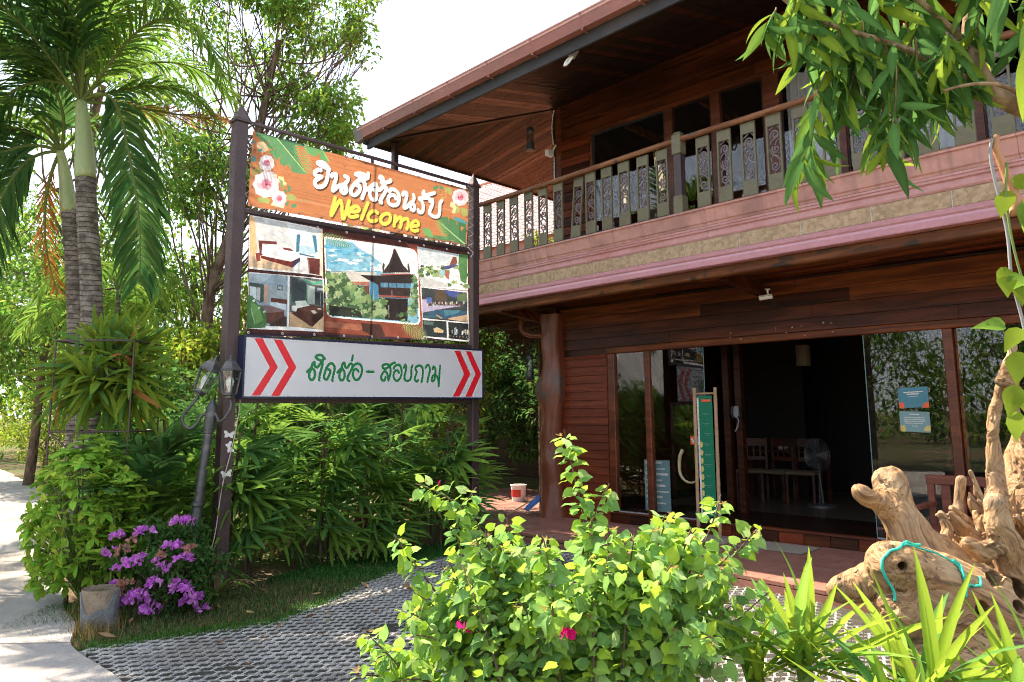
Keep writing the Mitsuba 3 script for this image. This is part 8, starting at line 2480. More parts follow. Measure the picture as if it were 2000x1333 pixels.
# greenery along the lane
lane = [((-16.4, 26.0, 1.3), (1.7, 1.4, 1.1), 26, 0.45, 130, 'bright hedge bush where the lane bends out of sight', LIME * 0.85, 0.11),
        ((-13.4, 21.8, 0.9), (1.2, 1.1, 0.8), 20, 0.36, 130, 'low yellow-green bush before the far bend of the lane', LIME * 0.8, 0.09),
        ((-6.7, 13.6, 0.75), (0.9, 1.0, 0.55), 22, 0.30, 150, 'low clipped bright green bush at the bend of the lane', LIME * 0.9, 0.07),
        ((-8.4, 16.4, 0.8), (1.2, 1.2, 0.6), 24, 0.34, 140, 'rounded yellow-green hedge bush further up the lane', LIME * 0.8, 0.08),
        ((-5.55, 11.4, 0.9), (0.8, 0.9, 0.7), 22, 0.32, 130, 'leafy green bush below the palms beside the lane', GREEN * 1.1, 0.09),
        ((-10.2, 19.5, 2.4), (1.6, 1.4, 1.6), 34, 0.5, 130, 'green roadside tree beyond the clipped bushes', GREEN, 0.13),
        ((-12.0, 22.0, 3.2), (2.2, 1.6, 2.4), 40, 0.6, 130, 'dense tree at the far left edge beside the lane', GREEN * 1.05, 0.15),
        ((-15.0, 27.0, 4.6), (2.6, 2.0, 3.2), 40, 0.75, 120, 'tall pale tree at the far end of the lane', GREEN * 1.1, 0.19)]
for c, rad, n, r, lv, lab, colr, L in lane:
    woody('roadside_bush' if c[2] < 1.5 else 'roadside_tree', lab, 'bush' if c[2] < 1.5 else 'tree', [(c[0], c[1], -0.1), (c[0] + 0.04, c[1], c[2] * 0.6), (c[0], c[1], c[2] + 0.5)], 0.05 + 0.02 * c[2], blob(n, c, rad, r, lv, 0.5), L, colr, twig=0.01)
for (c, rad, n, lab, L) in (((-7.6, 17.5, 4.2), (1.9, 1.4, 2.6), 44, 'broad green tree between the palm trunks and the tall tree', 0.15), ((-11.4, 18.0, 4.4), (1.9, 1.4, 2.8), 44, 'leafy tree behind the slim palms at the left edge', 0.15),
                            ((-14.5, 20.0, 5.5), (2.0, 1.6, 3.4), 40, 'high leafy tree closing the far left edge', 0.17), ((-4.0, 19.0, 4.6), (2.2, 1.5, 2.6), 44, 'green tree seen through the gap between the two banners', 0.16)):
    woody('garden_tree', lab, 'tree', [(c[0], c[1], -0.1), (c[0] + 0.1, c[1], c[2] * 0.5), (c[0], c[1], c[2] + 1.2)], 0.12, blob(n, c, rad, 0.62, 170, 0.4), L, GREEN * 1.1, twig=0.01)
# slim pole-like palms in the gap on the left
for i, (x, y, h, lab) in enumerate(((-7.3, 12.9, 3.3, 'slim young palm left of the hanging bromeliads'), (-6.5, 12.2, 3.7, 'slim young palm just behind the hanging bromeliads'), (-8.6, 15.0, 3.4, 'slim young palm nearest the left edge'))):
    k = thing('slim_palm', lab, 'palm tree')
    obj('trunk', tube(smoothpts([(x, y, -0.05), (x + 0.05, y, h * 0.5), (x, y, h)], 16), np.linspace(0.05, 0.035, 16), 8), 'palm_bark', k, smooth=True)
    for j in range(8):
        a = j * 0.785 + i
        d = np.array([math.cos(a), math.sin(a), 0])
        me, co = frond([np.array([x, y, h]) + d * 0.0, np.array([x, y, h]) + d * 0.35 + [0, 0, 0.3], np.array([x, y, h]) + d * 0.85 + [0, 0, 0.2], np.array([x, y, h]) + d * 1.2 + [0, 0, -0.25]], 26, 0.42, 0.045, 1.1, GREEN, rach=0.013, seg=4)
        obj('frond', me, 'leaf', k, color=co)

# ---- lady palms behind the sign: canes carrying fans of narrow fingers
def fan(nf, L, W, spread, droop):
    V, F, C, k = [], [], [], 0
    for i in range(nf):
        a = (i / (nf - 1) - 0.5) * spread + rng.normal(0, 0.04)
        ln = L * (1 - 0.18 * abs(i / (nf - 1) - 0.5) * 2) * rng.uniform(0.9, 1.08)
        v, f = strip(ln, W, (0.3, 0.75, 1.0, 0.95, 0.75, 0.25), 0.18 - 0.1 * abs(a), droop * rng.uniform(0.75, 1.25), 0.22, 6)
        v = v @ rotz(a).T
        V.append(v); F.append(f + k); k += len(v)
        C.append(np.tile(greens(1, [1, 1, 1], 0.10, 0.06)[0] * 0 + np.exp(rng.normal(0, 0.12)), (len(v), 3)) if False else np.full((len(v), 3), np.exp(rng.normal(0, 0.13))))
    return (np.vstack(V), np.vstack(F)), np.vstack(C)


FANS = []
for i in range(12):
    tm, cc_ = fan(int(rng.integers(8, 13)), rng.uniform(0.36, 0.48), rng.uniform(0.034, 0.044), rng.uniform(2.6, 4.0), rng.uniform(0.35, 0.95))
    basec = (GREEN * 1.05, DEEP * 1.4, GREEN * 1.3, DEEP * 1.8)[i % 4]
    FANS.append(PL(vmesh(tm), 'leaf_gloss', color=np.clip(cc_ * basec, 0, 1)))
tmd, ccd = fan(7, 0.34, 0.034, 2.6, 2.6)
FAN_DRY = PL(vmesh(tmd), 'leaf', color=np.clip(ccd * np.array([0.33, 0.22, 0.12]), 0, 1))
clumps = [(0.25, -0.42, 1.45), (0.75, -0.55, 1.75), (1.2, -0.45, 1.6), (1.65, -0.6, 1.85), (2.1, -0.42, 1.55), (2.55, -0.6, 1.75), (3.0, -0.45, 1.6), (-0.35, -0.75, 1.6), (-0.15, -1.5, 1.7), (1.0, -1.3, 2.0), (2.0, -1.3, 2.05), (3.5, -1.2, 1.7), (4.3, -1.6, 1.9), (0.35, -1.1, 1.9)]
where = ['nearest the left sign post', 'second from the left sign post', 'third from the left sign post', 'tallest in front, under the light box', 'right of the middle under the light box', 'third from the right sign post', 'against the right sign post', 'behind the leaning lamp', 'far left in the second row, behind the lamp', 'in the second row left of the middle', 'in the second row right of the middle', 'just beyond the right sign post', 'beside the terrace, right of the right sign post', 'between the first and second clumps, set back']
for ci, (u, w, h) in enumerate(clumps):
    k = thing('lady_palm', f'lady palm clump with glossy fan leaves, {where[ci]}', 'palm plant')
    canes = []
    pet = []
    nfan = 24 if w > -0.8 else 17
    cn_ = [(u + rng.normal(0, 0.13), w + rng.normal(0, 0.1), h * f) for f in (1.0, 0.86, 0.7, 0.55)]
    for cu, cw, ch in cn_:
        canes.append(tube(smoothpts([spt(cu, -0.03, cw), spt(cu + rng.normal(0, 0.03), ch * 0.5, cw), spt(cu + rng.normal(0, 0.06), ch, cw + 0.03)], 10), 0.012, 6))
    for i in range(nfan):
        cu, cw, ch = cn_[i % 4]
        z = ch * rng.uniform(0.16, 1.02)
        # leaves lean out to the light: mostly to the front of the hedge
        az = rng.normal(-0.75, 1.0) if w > -0.8 else rng.uniform(-math.pi, math.pi)
        d = np.array([math.cos(az), math.sin(az), rng.uniform(0.1, 0.75)])
        a0 = spt(cu, z, cw)
        ln = rng.uniform(0.18, 0.36)
        a1 = a0 + d / np.linalg.norm(d) * ln + [0, 0, -0.02]
        pet.append(tube(smoothpts([a0, (a0 + a1) / 2 + [0, 0, 0.03], a1], 6), 0.005, 5))
        tip = d * np.array([1, 1, 0.3]) + [0, 0, -0.25 + 0.45 * (z / ch)]
        R = look(tip, [0.1 + rng.normal(0, 0.3), -0.5 + rng.normal(0, 0.3), 0.85])[0]
        dry = z < 0.5 and rng.random() < 0.15
        put('fan_leaf', FAN_DRY if dry else FANS[int(rng.integers(12))], k, place(R, a1, rng.uniform(1.05, 1.5)))
    obj('canes', cat_(canes), 'bark', k, smooth=True, kind='stuff')
    obj('petioles', cat_(pet), 'stem_green', k, smooth=True, kind='stuff')

# ---- hanging bromeliads on a wire stand
br = thing('bromeliad_clump', 'round mass of yellow-green strap-leaved bromeliads hanging in a wire stand', 'bromeliad')
STR = []
for i in range(8):
    c_ = (LIME * 0.55, GREEN * 0.9, LIME * 0.45, DEEP * 1.3, LIME * 0.6, GREEN * 0.8, LIME * 0.5, np.array([0.26, 0.12, 0.04]))[i]
    v, f = strip(rng.uniform(0.46, 0.62), rng.uniform(0.036, 0.052), (0.8, 1.0, 1.0, 0.95, 0.8, 0.15), 0.15, rng.uniform(0.5, 1.5), 0.25, 7)
    t = v[:, 0] / v[:, 0].max()
    STR.append(PL((v, f), 'leaf_gloss', color=np.clip(c_ * (0.75 + 0.5 * t[:, None]), 0, 1)))
bc = np.array([-3.84, 7.15, 2.02])
hearts = [bc + np.array(o) for o in ((0, 0, 0.12), (-.2, -.05, .0), (.2, -.05, .02), (0, -.15, -.12), (-.12, .1, .22), (.16, .1, .2), (-.26, 0, -.16), (.24, .0, -.16), (0, .1, -.2))]
for hi_, h in enumerate(hearts):
    n = 46
    for i in range(n):
        q = h - bc + rng.normal(0, 0.3, 3) + [0, -0.10, 0.06]
        q /= np.linalg.norm(q)
        put('leaf', STR[int(rng.integers(8 if i % 4 == 0 else 7))], br, place(look(q, rng.normal(0, 0.4, 3) + [0, -0.75, 0.7])[0], h + rng.normal(0, 0.03, 3), rng.uniform(0.65, 1.08)))
obj('core', trimesh.creation.icosphere(subdivisions=2, radius=0.13).apply_translation(bc + [0, 0, -0.02]), 'black_paint', br, smooth=True)
ws = thing('wire_stand', 'thin rusty wire stand that holds the bromeliads', 'plant stand')
wr = []
for sx in (-0.36, 0.36):
    for sy in (-0.28, 0.28):
        wr.append(tube([bc + [sx, sy, -2.05], bc + [sx, sy, 0.28]], 0.008, 6))
for z in (-0.55, 0.28):
    wr += [tube([bc + [-0.36, -0.28, z], bc + [0.36, -0.28, z]], 0.009, 6), tube([bc + [-0.36, 0.28, z], bc + [0.36, 0.28, z]], 0.009, 6), tube([bc + [-0.36, -0.28, z], bc + [-0.36, 0.28, z]], 0.009, 6), tube([bc + [0.36, -0.28, z], bc + [0.36, 0.28, z]], 0.009, 6)]
wr += [tube([bc + [-0.36, -0.28, -0.55], bc + [0.36, -0.28, -1.15]], 0.007, 6), tube([bc + [-0.36, -0.28, -1.15], bc + [0.36, -0.28, -1.15]], 0.007, 6)]
obj('rods', cat_(wr), 'post_paint', ws, smooth=True)
# broad palm seedling fronds in the shade below it
k = thing('young_palm', 'young palm with broad pleated dark fronds below the bromeliads', 'palm plant')
for i, (a, h) in enumerate(((0.0, 1.45), (0.7, 1.35), (2.2, 1.3), (-0.6, 1.2), (3.0, 1.25), (1.4, 1.5), (-1.4, 1.0))):
    d = np.array([math.cos(a), math.sin(a) - 0.3, 0])
    b = np.array([-3.55, 7.25, 0.0])
    me, co = frond([b, b + d * 0.12 + [0, 0, h * 0.5], b + d * 0.3 + [0, 0, h * 0.88], b + d * 0.62 + [0, 0, h]], 20, 0.36, 0.07, 0.8, DEEP * 1.2, start=0.45, rach=0.012, ang=0.65, seg=4)
    obj('frond', me, 'leaf', k, color=co)

# ---- rounded bright shrub at the lane corner: whorls of blunt leaves
k = thing('whorled_shrub', 'rounded bright green shrub with whorled blunt leaves at the corner of the lane', 'shrub')
WL = leaf(1.0, 0.5, (0.06, 0.55, 1.0, 0.8, 0.1), 0.18, 0.35)
P, D = [], []
st_l = []
def shrub_r(th):  # outline of the shrub, wider at the foot towards the lane
    return 1
for i in range(430):
    q = rng.normal(0, 1, 3); q /= np.linalg.norm(q)
    if q[2] < -0.75: continue
    s = rng.uniform(0.72, 1.02)
    c = np.array([-3.72, 6.75, 0.70]) + q * np.array([0.46, 0.46, 0.72]) * s
    c[0] += -0.14 * max(0, 0.5 - c[2])
    if c[2] < 0.05: continue
    st_l.append((c, q))
    nl_ = int(rng.integers(5, 8))
    R0 = look(q + [0, 0, 0.35], rng.normal(0, 1, 3))[0]
    for j in range(nl_):
        a = j * 2 * np.pi / nl_ + rng.normal(0, 0.15)
        D.append(R0 @ np.array([0.45, math.cos(a), math.sin(a)]))
        P.append(c)
P, D = np.array(P), np.array(D)
N = np.repeat(np.array([[0, 0, 1.0]]), len(P), 0) + rng.normal(0, 0.3, P.shape)
me, co = scatter(WL, P, look(D, N), rng.uniform(0.07, 0.115, len(P)), greens(len(P), (0.25, 0.43, 0.055), 0.25, 0.15))
obj('foliage', me, 'leaf_gloss', k, color=co, kind='stuff')
obj('stems', cat_([tube(smoothpts([(-3.72, 6.75, -0.02), (np.array([-3.72, 6.75, 0.2]) + c) / 2, c], 7), 0.006, 4) for c, q in st_l[::3]]), 'stem_green', k, smooth=True, kind='stuff')
k = thing('broadleaf_sapling', 'small leafy sapling growing up in the middle of the whorled shrub', 'plant')
P, D = [], []
for i in range(70):
    b = np.array([-3.40 + rng.normal(0, 0.13), 6.55 + rng.normal(0, 0.12), 0.35 + 0.75 * rng.random()])
    a = rng.uniform(0, 6.28)
    for j in range(6):
        P.append(b); D.append([math.cos(a + j), math.sin(a + j), 0.45])
P, D = np.array(P), np.array(D)
me, co = scatter(WL, P, look(D, np.array([[0, 0, 1.0]]) + rng.normal(0, 0.25, P.shape)), rng.uniform(0.08, 0.12, len(P)), greens(len(P), (0.23, 0.39, 0.05), 0.2, 0.12))
obj('foliage', me, 'leaf_gloss', k, color=co, kind='stuff')
obj('stem', tube(smoothpts([(-3.4, 6.55, -0.02), (-3.38, 6.55, 0.5), (-3.4, 6.53, 1.1)], 10), 0.012, 6), 'stem_green', k, smooth=True)

# ---- purple bougainvillea at the foot of the sign
k = thing('purple_bougainvillea', 'low dark-leaved bougainvillea with purple flower clusters at the foot of the sign', 'bougainvillea')
pc_ = np.array([-2.83, 6.45, 0.42])
cl = blob(46, pc_, (0.42, 0.36, 0.36), 0.13, 75, 0.35)
me, co = foliage(cl, 0.055, DEEP * 0.9, TL3, 0.4)
obj('foliage', me, 'leaf', k, color=co, kind='stuff')
obj('stems', cat_([tube(smoothpts([(-2.83, 6.5, -0.02), (np.array([-2.83, 6.5, 0.1]) + np.array(c[:3])) / 2, c[:3]], 7), 0.006, 4) for c in cl]), 'bark', k, smooth=True, kind='stuff')
BR = leaf(1.0, 0.85, (0.1, 0.95, 0.85, 0.0), 0.35, -0.2)


def bracts(c, r, n, cols, s0=0.045):
    P, D, C = [], [], []
    for i in range(n):
        q = rng.normal(0, 1, 3); q[2] = abs(q[2]) * 0.7 + 0.1; q[1] -= 0.4
        q /= np.linalg.norm(q)
        b = np.array(c) + q * r * rng.uniform(0.5, 1.0) * np.array([1.25, 1, 0.8])
        a0 = rng.uniform(0, 6.28)
        R0 = look(q + rng.normal(0, 0.3, 3), rng.normal(0, 1, 3))[0]
        col = cols[int(rng.integers(len(cols)))]
        for j in range(3):
            a = a0 + j * 2.094
            P.append(b); D.append(R0 @ np.array([0.75, math.cos(a), math.sin(a)])); C.append(col * np.exp(rng.normal(0, 0.18)))
    P, D = np.array(P), np.array(D)
    return scatter(BR, P, look(D, rng.normal(0, 1, P.shape)), s0 * rng.uniform(0.8, 1.15, len(P)), np.clip(np.array(C), 0, 1))


VIO = [np.array([0.60, 0.20, 0.66]), np.array([0.68, 0.29, 0.72]), np.array([0.52, 0.14, 0.60])]
FAD = [np.array([0.45, 0.23, 0.17]), np.array([0.40, 0.2, 0.2])]
cen = np.array(pc_)
for (dx, dz, r, n, colr) in ((.17, .34, .062, 15, VIO), (-.10, .27, .055, 12, VIO), (-.40, .22, .04, 7, VIO), (-.42, .10, .045, 8, VIO), (.14, .17, .05, 11, VIO), (-.12, .05, .068, 16, VIO), (.24, .07, .055, 12, VIO), (.09, .0, .042, 7, VIO), (.04, -.10, .05, 9, VIO), (.23, -.17, .075, 20, VIO), (.28, -.27, .075, 18, VIO), (-.12, -.23, .085, 22, VIO), (-.02, -.33, .07, 15, VIO), (-.33, -.13, .028, 3, VIO), (-.27, -.26, .035, 5, VIO), (.30, -.36, .045, 7, VIO), (.18, -.10, .03, 4, VIO), (-.30, .0, .028, 3, VIO), (.05, .07, .025, 3, VIO),
                            (-.25, .13, .045, 6, FAD), (-.20, .22, .03, 4, FAD), (.27, .14, .035, 5, FAD), (-.22, -.12, .045, 6, FAD), (.08, .12, .03, 4, FAD)):
    y = pc_[1] - 0.36 * math.sqrt(max(0.05, 1 - (dx / 0.5) ** 2 - (dz / 0.45) ** 2)) - 0.03
    me, co = bracts((pc_[0] + dx, y, pc_[2] + dz), r if n > 4 else r * 0.55, n, colr)
    obj('flower_cluster', me, 'petal', k, color=co, label='faded brown-pink flower cluster' if colr is FAD else None)
# strap leaves and a dry tuft beside the post
k = thing('strap_leaf_plant', 'small tuft of broad strap leaves between the purple flowers and the sign post', 'plant')
for i in range(9):
    a = rng.uniform(-2.6, 0.4)
    v, f = strip(rng.uniform(0.3, 0.5), 0.05, (0.5, 1, 1, 0.8, 0.1), rng.uniform(0.9, 1.3), rng.uniform(1.0, 2.0), 0.25, 7)
    obj('leaf', (v, f), 'leaf', k, place(rotz(a), [-2.60, 6.85, 0.0]), color=np.tile(greens(1, (GREEN if i % 3 else np.array([0.28, 0.2, 0.13])), 0.1)[0], (len(v), 1)), smooth=True)

# ---- grass strip, weeds and fallen leaves
k = 'grass'
gp_ = Polygon([(-3.9, 5.95), (-3.1, 5.42), (-2.6, 5.72), (-2.3, 5.93), (-1.85, 6.18), (-1.6, 6.88), (-1.2, 8.12), (-0.6, 9.05), (0.0, 9.8), (-0.3, 10.4), (-1.0, 9.6), (-2.0, 8.6), (-2.5, 7.6), (-3.2, 6.9), (-3.9, 6.6)])
GB = np.array([[-.5, 0, 0], [.5, 0, 0], [.35, .1, .5], [-.35, .1, .5], [0, .35, 1.0]]), np.array([[0, 1, 2], [0, 2, 3], [3, 2, 4]])
P = []
while len(P) < 42000:
    q = np.column_stack([rng.uniform(-4, 0.2, 6000), rng.uniform(5.4, 10.5, 6000)])
    dens = meshkit.fbm(np.column_stack([q * 1.6, q[:, :1] * 0]), 3, 4)
    q = q[(shapely.contains_xy(gp_, q[:, 0], q[:, 1])) & (rng.random(6000) < np.clip((dens - 0.25) * 2.6, 0.12, 1))]
    P += q.tolist()
P = np.array(P)
# tufts in the openings of the pavers
ho = cells[rng.choice(len(cells), 1500, replace=False)] + np.array([-0.044, 0.0])
tt = np.repeat(ho[meshkit.fbm(np.column_stack([ho * 1.3, ho[:, :1] * 0]), 3, 8) > 0.42], 7, 0)
tt = tt + rng.normal(0, 0.010, tt.shape)
n1, n2 = len(P), len(tt)
P = np.vstack([P, tt])
n = len(P)
hgt = np.concatenate([rng.uniform(0.02, 0.065, n1) * (0.7 + 0.9 * meshkit.fbm(np.column_stack([P[:n1] * 0.9, P[:n1, :1] * 0]), 2, 11)), rng.uniform(0.016, 0.034, n2)])
a = rng.uniform(0, 6.28, n)
R = np.zeros((n, 3, 3))
wd = 0.006 + 0.003 * rng.random(n)
R[:, 0, 0], R[:, 1, 0] = np.cos(a) * wd, np.sin(a) * wd
R[:, 0, 1], R[:, 1, 1] = -np.sin(a) * hgt * 1.2, np.cos(a) * hgt * 1.2
R[:, 2, 2] = hgt
dryk = meshkit.fbm(np.column_stack([P * 0.7, P[:, :1] * 0]), 3, 21)
cg = greens(n, (0.05, 0.15, 0.035), 0.3, 0.2)
cd_ = greens(n, (0.17, 0.15, 0.075), 0.3, 0.1)
cg = np.where((rng.random(n) < np.clip((dryk - 0.56) * 4, 0.02, 0.6))[:, None], cd_, cg)
me, co = scatter(GB, np.column_stack([P, np.full(n, -0.012)]), R, 1.0, cg)
obj('grass', me, 'grass', None, color=co, label='short patchy grass between the lady palms and the pavers', kind='stuff')
eg = [np.array(a) * (1 - t) + np.array(b) * t for a, b in zip(list(drive_poly.exterior.coords)[0:7], list(drive_poly.exterior.coords)[1:8]) for t in np.linspace(0, 1, 60)]
P2 = np.array([e + rng.normal(0, 0.05, 2) for e in eg for _ in range(16)])
n_ = len(P2)
h_ = rng.uniform(0.015, 0.05, n_)
a = rng.uniform(0, 6.28, n_)
R2 = np.zeros((n_, 3, 3))
R2[:, 0, 0], R2[:, 1, 0] = np.cos(a) * .007, np.sin(a) * .007
R2[:, 0, 1], R2[:, 1, 1] = -np.sin(a) * h_ * 1.3, np.cos(a) * h_ * 1.3
R2[:, 2, 2] = h_
me, co = scatter(GB, np.column_stack([P2, np.full(n_, 0.0)]), R2, 1.0, greens(n_, (0.07, 0.17, 0.035), 0.3, 0.25))
obj('edge_grass', me, 'grass', None, color=co, label='thin grass creeping over the edge of the grey pavers', kind='stuff')
# dry verge grass by the lane
P = []
for _ in range(60):
    c = np.array([rng.uniform(-7.6, -4.6), 0]); c[1] = 8.1 + (-4.75 - c[0]) * 1.66 + rng.normal(0.25, 0.15)
    P += (c + rng.normal(0, 0.12, (90, 2))).tolist()
for _ in range(7):
    c = np.array([rng.uniform(-3.5, -3.05), 0]); c[1] = 5.75 + (-3.1 - c[0]) * 1.3 + rng.normal(0.1, 0.06)
    P += (c + rng.normal(0, 0.08, (110, 2))).tolist()
P = np.array(P); n = len(P)
hgt = rng.uniform(0.05, 0.17, n); a = rng.uniform(0, 6.28, n)
R = np.zeros((n, 3, 3))
R[:, 0, 0], R[:, 1, 0] = np.cos(a) * 0.006, np.sin(a) * 0.006
R[:, 0, 1], R[:, 1, 1] = -np.sin(a) * hgt, np.cos(a) * hgt
R[:, 2, 2] = hgt
me, co = scatter(GB, np.column_stack([P, np.full(n, -0.01)]), R, 1.0, greens(n, (0.26, 0.20, 0.08), 0.3, 0.15))
obj('verge_grass', me, 'grass', None, color=co, label='dry straw-coloured verge grass along the edge of the lane', kind='stuff')
DL = leaf(1.0, 0.4, (0.05, 0.7, 1.0, 0.7, 0.05), 0.5, -0.35)
dcol = ((0.34, 0.19, 0.115), (0.42, 0.28, 0.17), (0.25, 0.13, 0.08), (0.38, 0.32, 0.16))
dpl = [PL(DL, 'leaf', smooth=True, color=np.tile(np.array(c), (len(DL[0]), 1))) for c in dcol]
for i in range(46):
    while True:
        q = np.array([rng.uniform(-3.0, -0.3), rng.uniform(5.0, 8.2)])
        if q[1] > 4.9 and q[0] > -q[1] * 0.6: break
    put('dry_leaf', dpl[i % 4], None, place(look([math.cos(i * 2.4), math.sin(i * 2.4), rng.normal(0, 0.12)], [rng.normal(0, .25), rng.normal(0, .25), 1])[0], [q[0], q[1], 0.03 + (0.02 if gp_.contains(Point(q)) else 0)], rng.uniform(0.05, 0.13)), label='curled brown dry leaf lying on the grass or pavers before the sign', cat='dry leaf', group='fallen dry leaves before the sign')
obj('crumpled_paper', trimesh.creation.icosphere(subdivisions=2, radius=0.028).apply_transform(place(np.diag([1.2, 0.9, 0.6]), [-0.98, 8.35, 0.035])), 'paper_white', None, label='scrap of crumpled white paper on the grass edge', cat='litter')

def veined(V, c, k=1.3):
    col = np.tile(np.asarray(c, float), (len(V), 1))
    col[1::3] *= k
    return np.clip(col, 0, 0.75)


# ---- bougainvillea bush in the foreground: arching shoots with heart-shaped leaves
bg = thing('bougainvillea_bush', 'sunlit bougainvillea bush with heart-shaped leaves in the foreground', 'bougainvillea')
HT = []
for i in range(6):
    V, F = leaf(1.0, 0.9, (0.5, 0.9, 1.0, 0.95, 0.8, 0.55, 0.26, 0.0), (0.12, 0.3, 0.06, 0.4, 0.2, 0.25)[i], (0.35, 0.6, 0.15, 0.8, -0.25, 0.45)[i])
    V[:, 2] -= 0.12 * np.sin(V[:, 0] * 5.0 + i) * np.abs(V[:, 1]) * 2
    # lobes of the heart behind the stalk
    V[0] += [-0.10, 0, 0]; V[2] += [-0.10, 0, 0]
    HT.append((V, F))
HCOL = [np.array(c_) for c_ in ((0.24, 0.42, 0.11), (0.30, 0.48, 0.10), (0.38, 0.55, 0.06), (0.19, 0.36, 0.12), (0.32, 0.46, 0.18), (0.28, 0.46, 0.09))]
HPLY = [[PL(HT[i], 'leaf_gloss', smooth=True, color=veined(HT[i][0], c, 1.2)) for c in (HCOL[i], HCOL[(i + 2) % 6] * 0.85)] for i in range(6)]
tipc = np.array([0.36, 0.24, 0.10])
TIP = PL(leaf(1.0, 0.5, (0.1, 0.9, 0.8, 0.0), 0.5, -0.3), 'leaf', smooth=True, color=np.tile(tipc, (12, 1)))
shoots = [[(.42, 3.2, .25), (.35, 3.15, .9), (.26, 3.05, 1.3), (.185, 3.0, 1.54)],
          [(.2, 3.1, .2), (.0, 3.1, .85), (-.18, 3.05, 1.2), (-.36, 3.0, 1.36)],
          [(.1, 3.1, .3), (-.1, 3.1, .9), (-.2, 3.0, 1.15), (-.16, 3.0, 1.33)],
          [(.1, 3.1, .2), (-.2, 3.0, .75), (-.36, 2.95, 1.02), (-.44, 2.9, 1.14)],
          [(.3, 3.1, .2), (.25, 3.1, .8), (.3, 3.0, 1.15), (.38, 3.0, 1.34)],
          [(.5, 3.1, .2), (.6, 3.1, .8), (.72, 3.0, 1.12), (.82, 3.0, 1.28)],
          [(.55, 3.1, .2), (.7, 3.1, .75), (.83, 3.0, 1.02), (.95, 3.0, 1.17)],
          [(.0, 3.0, .1), (-.25, 2.9, .5), (-.42, 2.8, .74), (-.53, 2.8, .86)],
          [(.0, 2.9, .1), (-.3, 2.8, .4), (-.5, 2.75, .55), (-.58, 2.7, .62)],
          [(.2, 3.1, .2), (.1, 3.0, .7), (.0, 2.9, 1.0), (-.05, 2.85, 1.12)],
          [(.4, 3.1, .2), (.45, 3.0, .7), (.5, 2.9, .95), (.56, 2.85, 1.1)],
          [(.5, 3.1, .2), (.65, 3.0, .6), (.8, 2.9, .8), (.92, 2.85, .95)]]
for i in range(74):
    t = rng.uniform(-0.55, 0.80)
    h = np.interp(t, [-.6, -.4, -.1, .3, .7, 1.05], [.62, .95, 1.18, 1.24, 1.22, .95]) * rng.uniform(0.7, 1.0)
    b = np.array([0.25 + (t - .25) * 0.45, 3.0 + rng.normal(0, 0.2), 0.15])
    e = np.array([t, 2.88 + rng.normal(0, 0.17), h])
    shoots.append([b, b * 0.6 + e * 0.4 + [0, 0, 0.18], b * 0.25 + e * 0.75 + [0, 0, 0.12], e])
stem, LV = [], []
for si, s in enumerate(shoots):
    c = smoothpts(np.array(s, float) + rng.normal(0, 0.01, (4, 3)), 40)
    stem.append(tube(c, np.linspace(0.008, 0.0025, 40), 5))
    L = np.linalg.norm(np.diff(c, axis=0), axis=1).sum()
    nl_ = int(L / 0.0115)
    for j in range(nl_):
        t = 1 - 0.8 * (j / nl_) ** 1.15
        i = min(int(t * 39), 38)
        p, d = c[i], c[i + 1] - c[i]
        d /= np.linalg.norm(d)
        a = j * 2.4 + si
        s_ = np.cross(d, [0.3, 0.2, 1]); s_ /= np.linalg.norm(s_)
        q = s_ * math.cos(a) + np.cross(s_, d) * math.sin(a) + d * 0.35 + [0, -0.2, -0.35] + rng.normal(0, 0.2, 3)
        q /= np.linalg.norm(q)
        size = 0.050 * (0.62 + 0.38 * min(1, j / 5)) * rng.uniform(0.75, 1.2)
        pp = p + q * 0.022
        LV.append((j, pp, q, size))
# side sprays filling the body of the bush
for i in range(1000):
    t = rng.uniform(-0.52, 0.80)
    h = np.interp(t, [-.6, -.4, -.1, .3, .7, 1.05], [.55, .85, 1.08, 1.12, 1.1, .85])
    p = np.array([t, 2.92 + rng.normal(0, 0.17), h * rng.uniform(0.35, 0.98)])
    q = rng.normal(0, 0.6, 3) + [0, -0.3, -0.3]
    LV.append((9, p, q / np.linalg.norm(q), 0.045 * rng.uniform(0.5, 1.4)))
LV = [l for l in LV if l[1][2] > 0.3]
front = sorted(range(len(LV)), key=lambda i: LV[i][1][1] - 0.35 * LV[i][1][2] + (0.0 if i % 2 else 0.12))
as_parts = set(front[:300])
rp_, rd_, rs_, rc_, rt_ = [], [], [], [], []
for i, (j, p, q, s) in enumerate(LV):
    nrm = np.array([rng.normal(0, 0.5) - 0.15, rng.normal(0, 0.5) - 0.25, 0.85])
    R = look(q, nrm)[0]
    if j < 3:
        if j == 0:
            for a in range(4):
                put('shoot_tip', TIP, bg, place(look([math.cos(a * 1.6 + i), math.sin(a * 1.6 + i), 0.7 - 0.3 * a])[0], p, s * (0.5 + 0.12 * a)))
            continue
    if i in as_parts:
        put('leaf', HPLY[i % 6][(i // 6) % 2], bg, place(R, p, s))
    else:
        rp_.append(p); rd_.append(R); rs_.append(s); rc_.append(HCOL[i % 6] * np.exp(rng.normal(0, 0.15)))
me, co = scatter(HT[0], np.array(rp_), np.array(rd_), np.array(rs_), np.array(rc_))
obj('inner_leaves', me, 'leaf_gloss', bg, color=co, smooth=True, kind='stuff')
obj('stems', cat_(stem), 'bark', bg, smooth=True, kind='stuff')
MAG = [np.array([0.62, 0.015, 0.20]), np.array([0.7, 0.03, 0.28])]
for p, n_, s0 in (((-0.18, 2.7, 0.87), 2, 0.030), ((0.165, 2.62, 0.872), 3, 0.036), ((-0.305, 3.05, 1.33), 1, 0.018)):
    me, co = bracts(p, 0.014, n_, MAG, s0)
    obj('flower', me, 'petal', bg, color=co)

